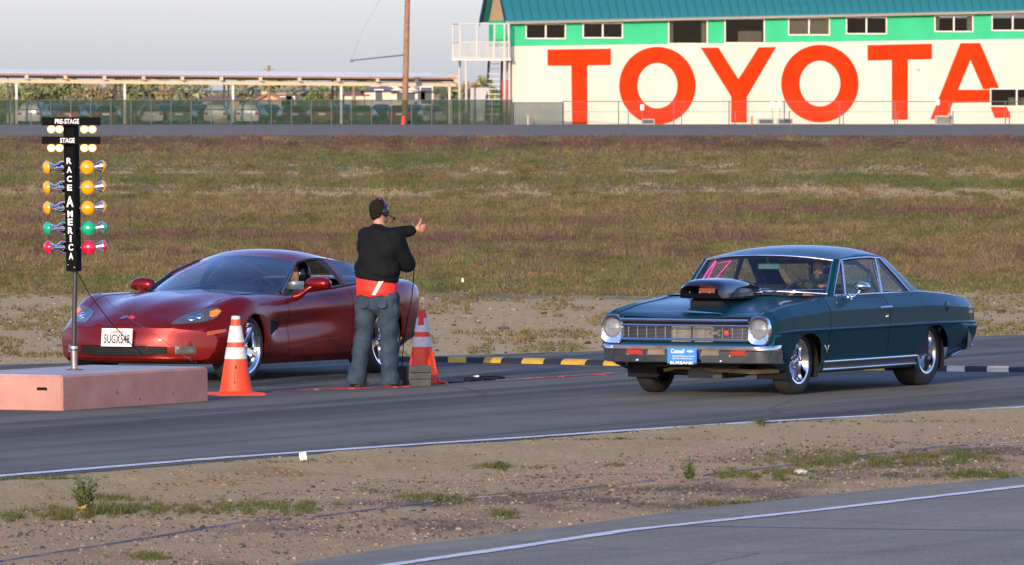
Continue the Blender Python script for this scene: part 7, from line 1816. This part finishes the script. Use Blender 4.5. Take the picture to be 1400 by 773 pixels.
for s in (-1, 1):
    q = Zr(R(20)) @ V((s * .095, -.146, 0)); m_ = MB(); m_.prism([(-.04, .76), (.0, .745), (.04, .76), (.045, .84), (-.045, .84)], 0, .006, lambda u, v, d: q + V((u, -d + .012 * abs(u) * 8, v))); m_.build('pocket', M['jeans'], je)
for an, dr in ((anL, V((-.35, .94, 0))), (anR, fw)):
    d = dr.normalized(); r3 = Matrix.Rotation(math.atan2(d.y, d.x), 4, 'Z')
    me = blob([('e', V((an.x, an.y, .035)), (.05, .042, .04), r3), ('c', V((an.x, an.y, .035)) - d * .03, V((an.x, an.y, .03)) + d * .17, .043, .034), ('e', V((an.x, an.y, .02)) + d * .06, (.145, .046, .022), r3)], .009, 3, 'shoe'); o = link('shoe', me, per); me.materials.append(M['shoe'])
# hair, headset
hp = [('e', hd + V((0, 0, .014)) - hdir * .014, (.101, .088, .099), hrot), ('e', hd - hdir * .045 + V((0, 0, -.04)), (.056, .068, .06), hrot)]
me = blob(hp, .007, 2, 'hair'); folds(me, .0022, 160, 4)
bm = bmesh.new(); bm.from_mesh(me); fcut = hd + hdir * .045; bmesh.ops.bisect_plane(bm, geom=bm.verts[:] + bm.edges[:] + bm.faces[:], plane_co=fcut, plane_no=hdir * 1.0 + V((0, 0, -.75)), clear_outer=True); bm.to_mesh(me); bm.free()
link('hair', me, per); me.materials.append(M['hair'])
hs = link('headset', None, per)
m_ = MB(); m_.tube([hd + hside * (.102 * math.cos(a)) + V((0, 0, .121 * math.sin(a) - .004)) for a in np.linspace(0, math.pi, 21)], .011, 8, flat=.7); m_.build('headband', M['gloss_black'], hs, 60)
for s in (1, -1):
    q = Matrix.Translation(hd + hside * (.085 * s) + V((0, 0, -.012))) @ (hside * s).to_track_quat('Z', 'Y').to_matrix().to_4x4(); m_ = MB(); m_.lathe([(.036, 0), (.044, .008), (.044, .024), (.034, .036), (0, .040)], 18, q @ Matrix.Diagonal((.85, 1.1, 1, 1))); m_.build('ear_cup', M['gloss_black'], hs, 40)
m_ = MB(); c = hd + hside * .115 + V((0, 0, -.035)); tip = hd + hside * .085 + hdir * .115 + V((0, 0, -.075)); m_.tube([c, c.lerp(tip, .5) + hside * .015, tip], .005, 6); m_.lathe([(.0, -.018), (.012, -.012), (.013, .01), (0, .018)], 10, Matrix.Translation(tip) @ hdir.to_track_quat('Z', 'Y').to_matrix().to_4x4()); m_.build('microphone', M['black'], hs, 50)
ctl = thing('hand_control', 'small dark start switch held in the right hand with a cable hanging down', 'hand control', pp + wrR + V((.03, .03, .02)), 0)
m_ = MB(); m_.bbox((-.02, -.02, -.06), (.025, .03, .06), .008); m_.build('switch_box', M['black'], ctl)
m_ = MB(); m_.tube([V((.06, -.05, -.02)), V((.065, -.08, -.14)), V((.045, -.1, -.32)), V((.01, -.08, -.50)), V((-.03, -.05, -.72)), V((-.05, -.05, -1.0))], .005, 5); m_.build('cable', M['black'], ctl, 60)

def driver(car_name, base, rotz, label, helmet_mat, visor, suit, arm_bare, face):
    t = thing('person', label, 'person', base, rotz)
    h = V((.02, 0, .70)); pr = [('e', V((0, 0, .28)), (.13, .19, .27), I4), ('c', V((0, 0, .45)), V((.01, 0, .60)), .07, .06), ('e', h, (.10, .08, .12), I4), ('e', h + V((.10, 0, -.02)), (.02, .014, .02), I4), ('e', h + V((.04, 0, -.07)), (.06, .055, .05), I4),
          ('e', h + V((0, .08, -.01)), (.02, .01, .03), I4), ('e', h + V((0, -.08, -.01)), (.02, .01, .03), I4), ('c', V((0, 0, .05)), V((.45, .12, .10)), .10, .08), ('c', V((0, 0, .05)), V((.45, -.12, .10)), .10, .08)]
    for s in (1, -1):
        sh = V((0, s * .19, .46)); el = V((.20, s * .23, .28)); wr = V((.44, s * .12, .44)); pr += [('c', sh, el, .052, .042), ('c', el, wr, .040, .028)]
        pr += hand(wr, V((.7, -s * .3, .35)), V((.2, -s * .8, .5)), V((.4, -s * .2, -.9)), (.9, .95, 1.0, 1.0), False)
    me = blob(pr, .0085, 3, 'body'); o = link('body', me, t); me.materials.append(M['skin'])
    sp = [('e', V((0, 0, .28)), (.155, .215, .28), I4)]
    for s in (1, -1):
        sh = V((0, s * .19, .46)); el = V((.20, s * .23, .28)); wr = V((.44, s * .12, .44)); sp.append(('c', sh, el if not arm_bare else sh.lerp(el, .55), .072, .062))
        if not arm_bare: sp.append(('c', el, el.lerp(wr, .9), .060, .045))
    me = blob(sp, .012, 4, 'shirt'); link('shirt', me, t); me.materials.append(suit)
    # helmet shell open at the face
    rows = []
    for j in range(13):
        e = -1.05 + (math.pi / 2 + 1.05) * j / 12; row = []
        for k in range(25):
            a = (.62 if e < .42 else .62 * (1 - (e - .42) / 1.16) ** .5) + (2 * math.pi - 2 * (.62 if e < .42 else .62 * (1 - (e - .42) / 1.16) ** .5)) * k / 24
            row.append(h + V((.135 * math.cos(a) * math.cos(e), .118 * math.sin(a) * math.cos(e), .015 + .142 * math.sin(e))))
        rows.append(row)
    m_ = MB(); m_.grid(rows); hel = m_.build('helmet', helmet_mat, t, 60); md = hel.modifiers.new('thickness', 'SOLIDIFY'); md.thickness = .012; md.offset = -1
    m_ = MB(); rows = []
    for z, k_ in ((-.125, .92), (-.105, 1.0), (-.06, 1.02), (-.045, .98)): rows.append([h + V((.150 * k_ * math.cos(a), .108 * k_ * math.sin(a), z)) for a in np.linspace(-1.15, 1.15, 15)])
    m_.grid(rows); m_.build('chin_bar', visor, hel, 60)
    if face: 
        m_ = MB(); m_.grid([[h + V((.155 * math.cos(a), .118 * math.sin(a), z)) for a in np.linspace(-.5, .5, 9)] for z in (.06, .085)]); m_.build('brow_trim', M['gloss_black'], hel, 60)
    return t
driver('red', rp0 + rz(-math.pi / 2 - YAWR) @ V((-.60, .36, .25)), -math.pi / 2 - YAWR, 'driver of the red car wearing a black helmet and white shirt', M['gloss_black'], mat('silver chin bar', (.4, .42, .45), .3, .5), mat('white t shirt', (.62, .62, .62), .8), True, True)
driver('blue', bp0 + rz(-math.pi / 2 - YAWB) @ V((-.06, .32, .41)), -math.pi / 2 - YAWB, 'driver of the dark teal car in a black helmet and dark breathing mask', M['gloss_black'], mat('black mask', (.02, .03, .03), .5), mat('dark driving suit', (.02, .022, .026), .8), False, False)
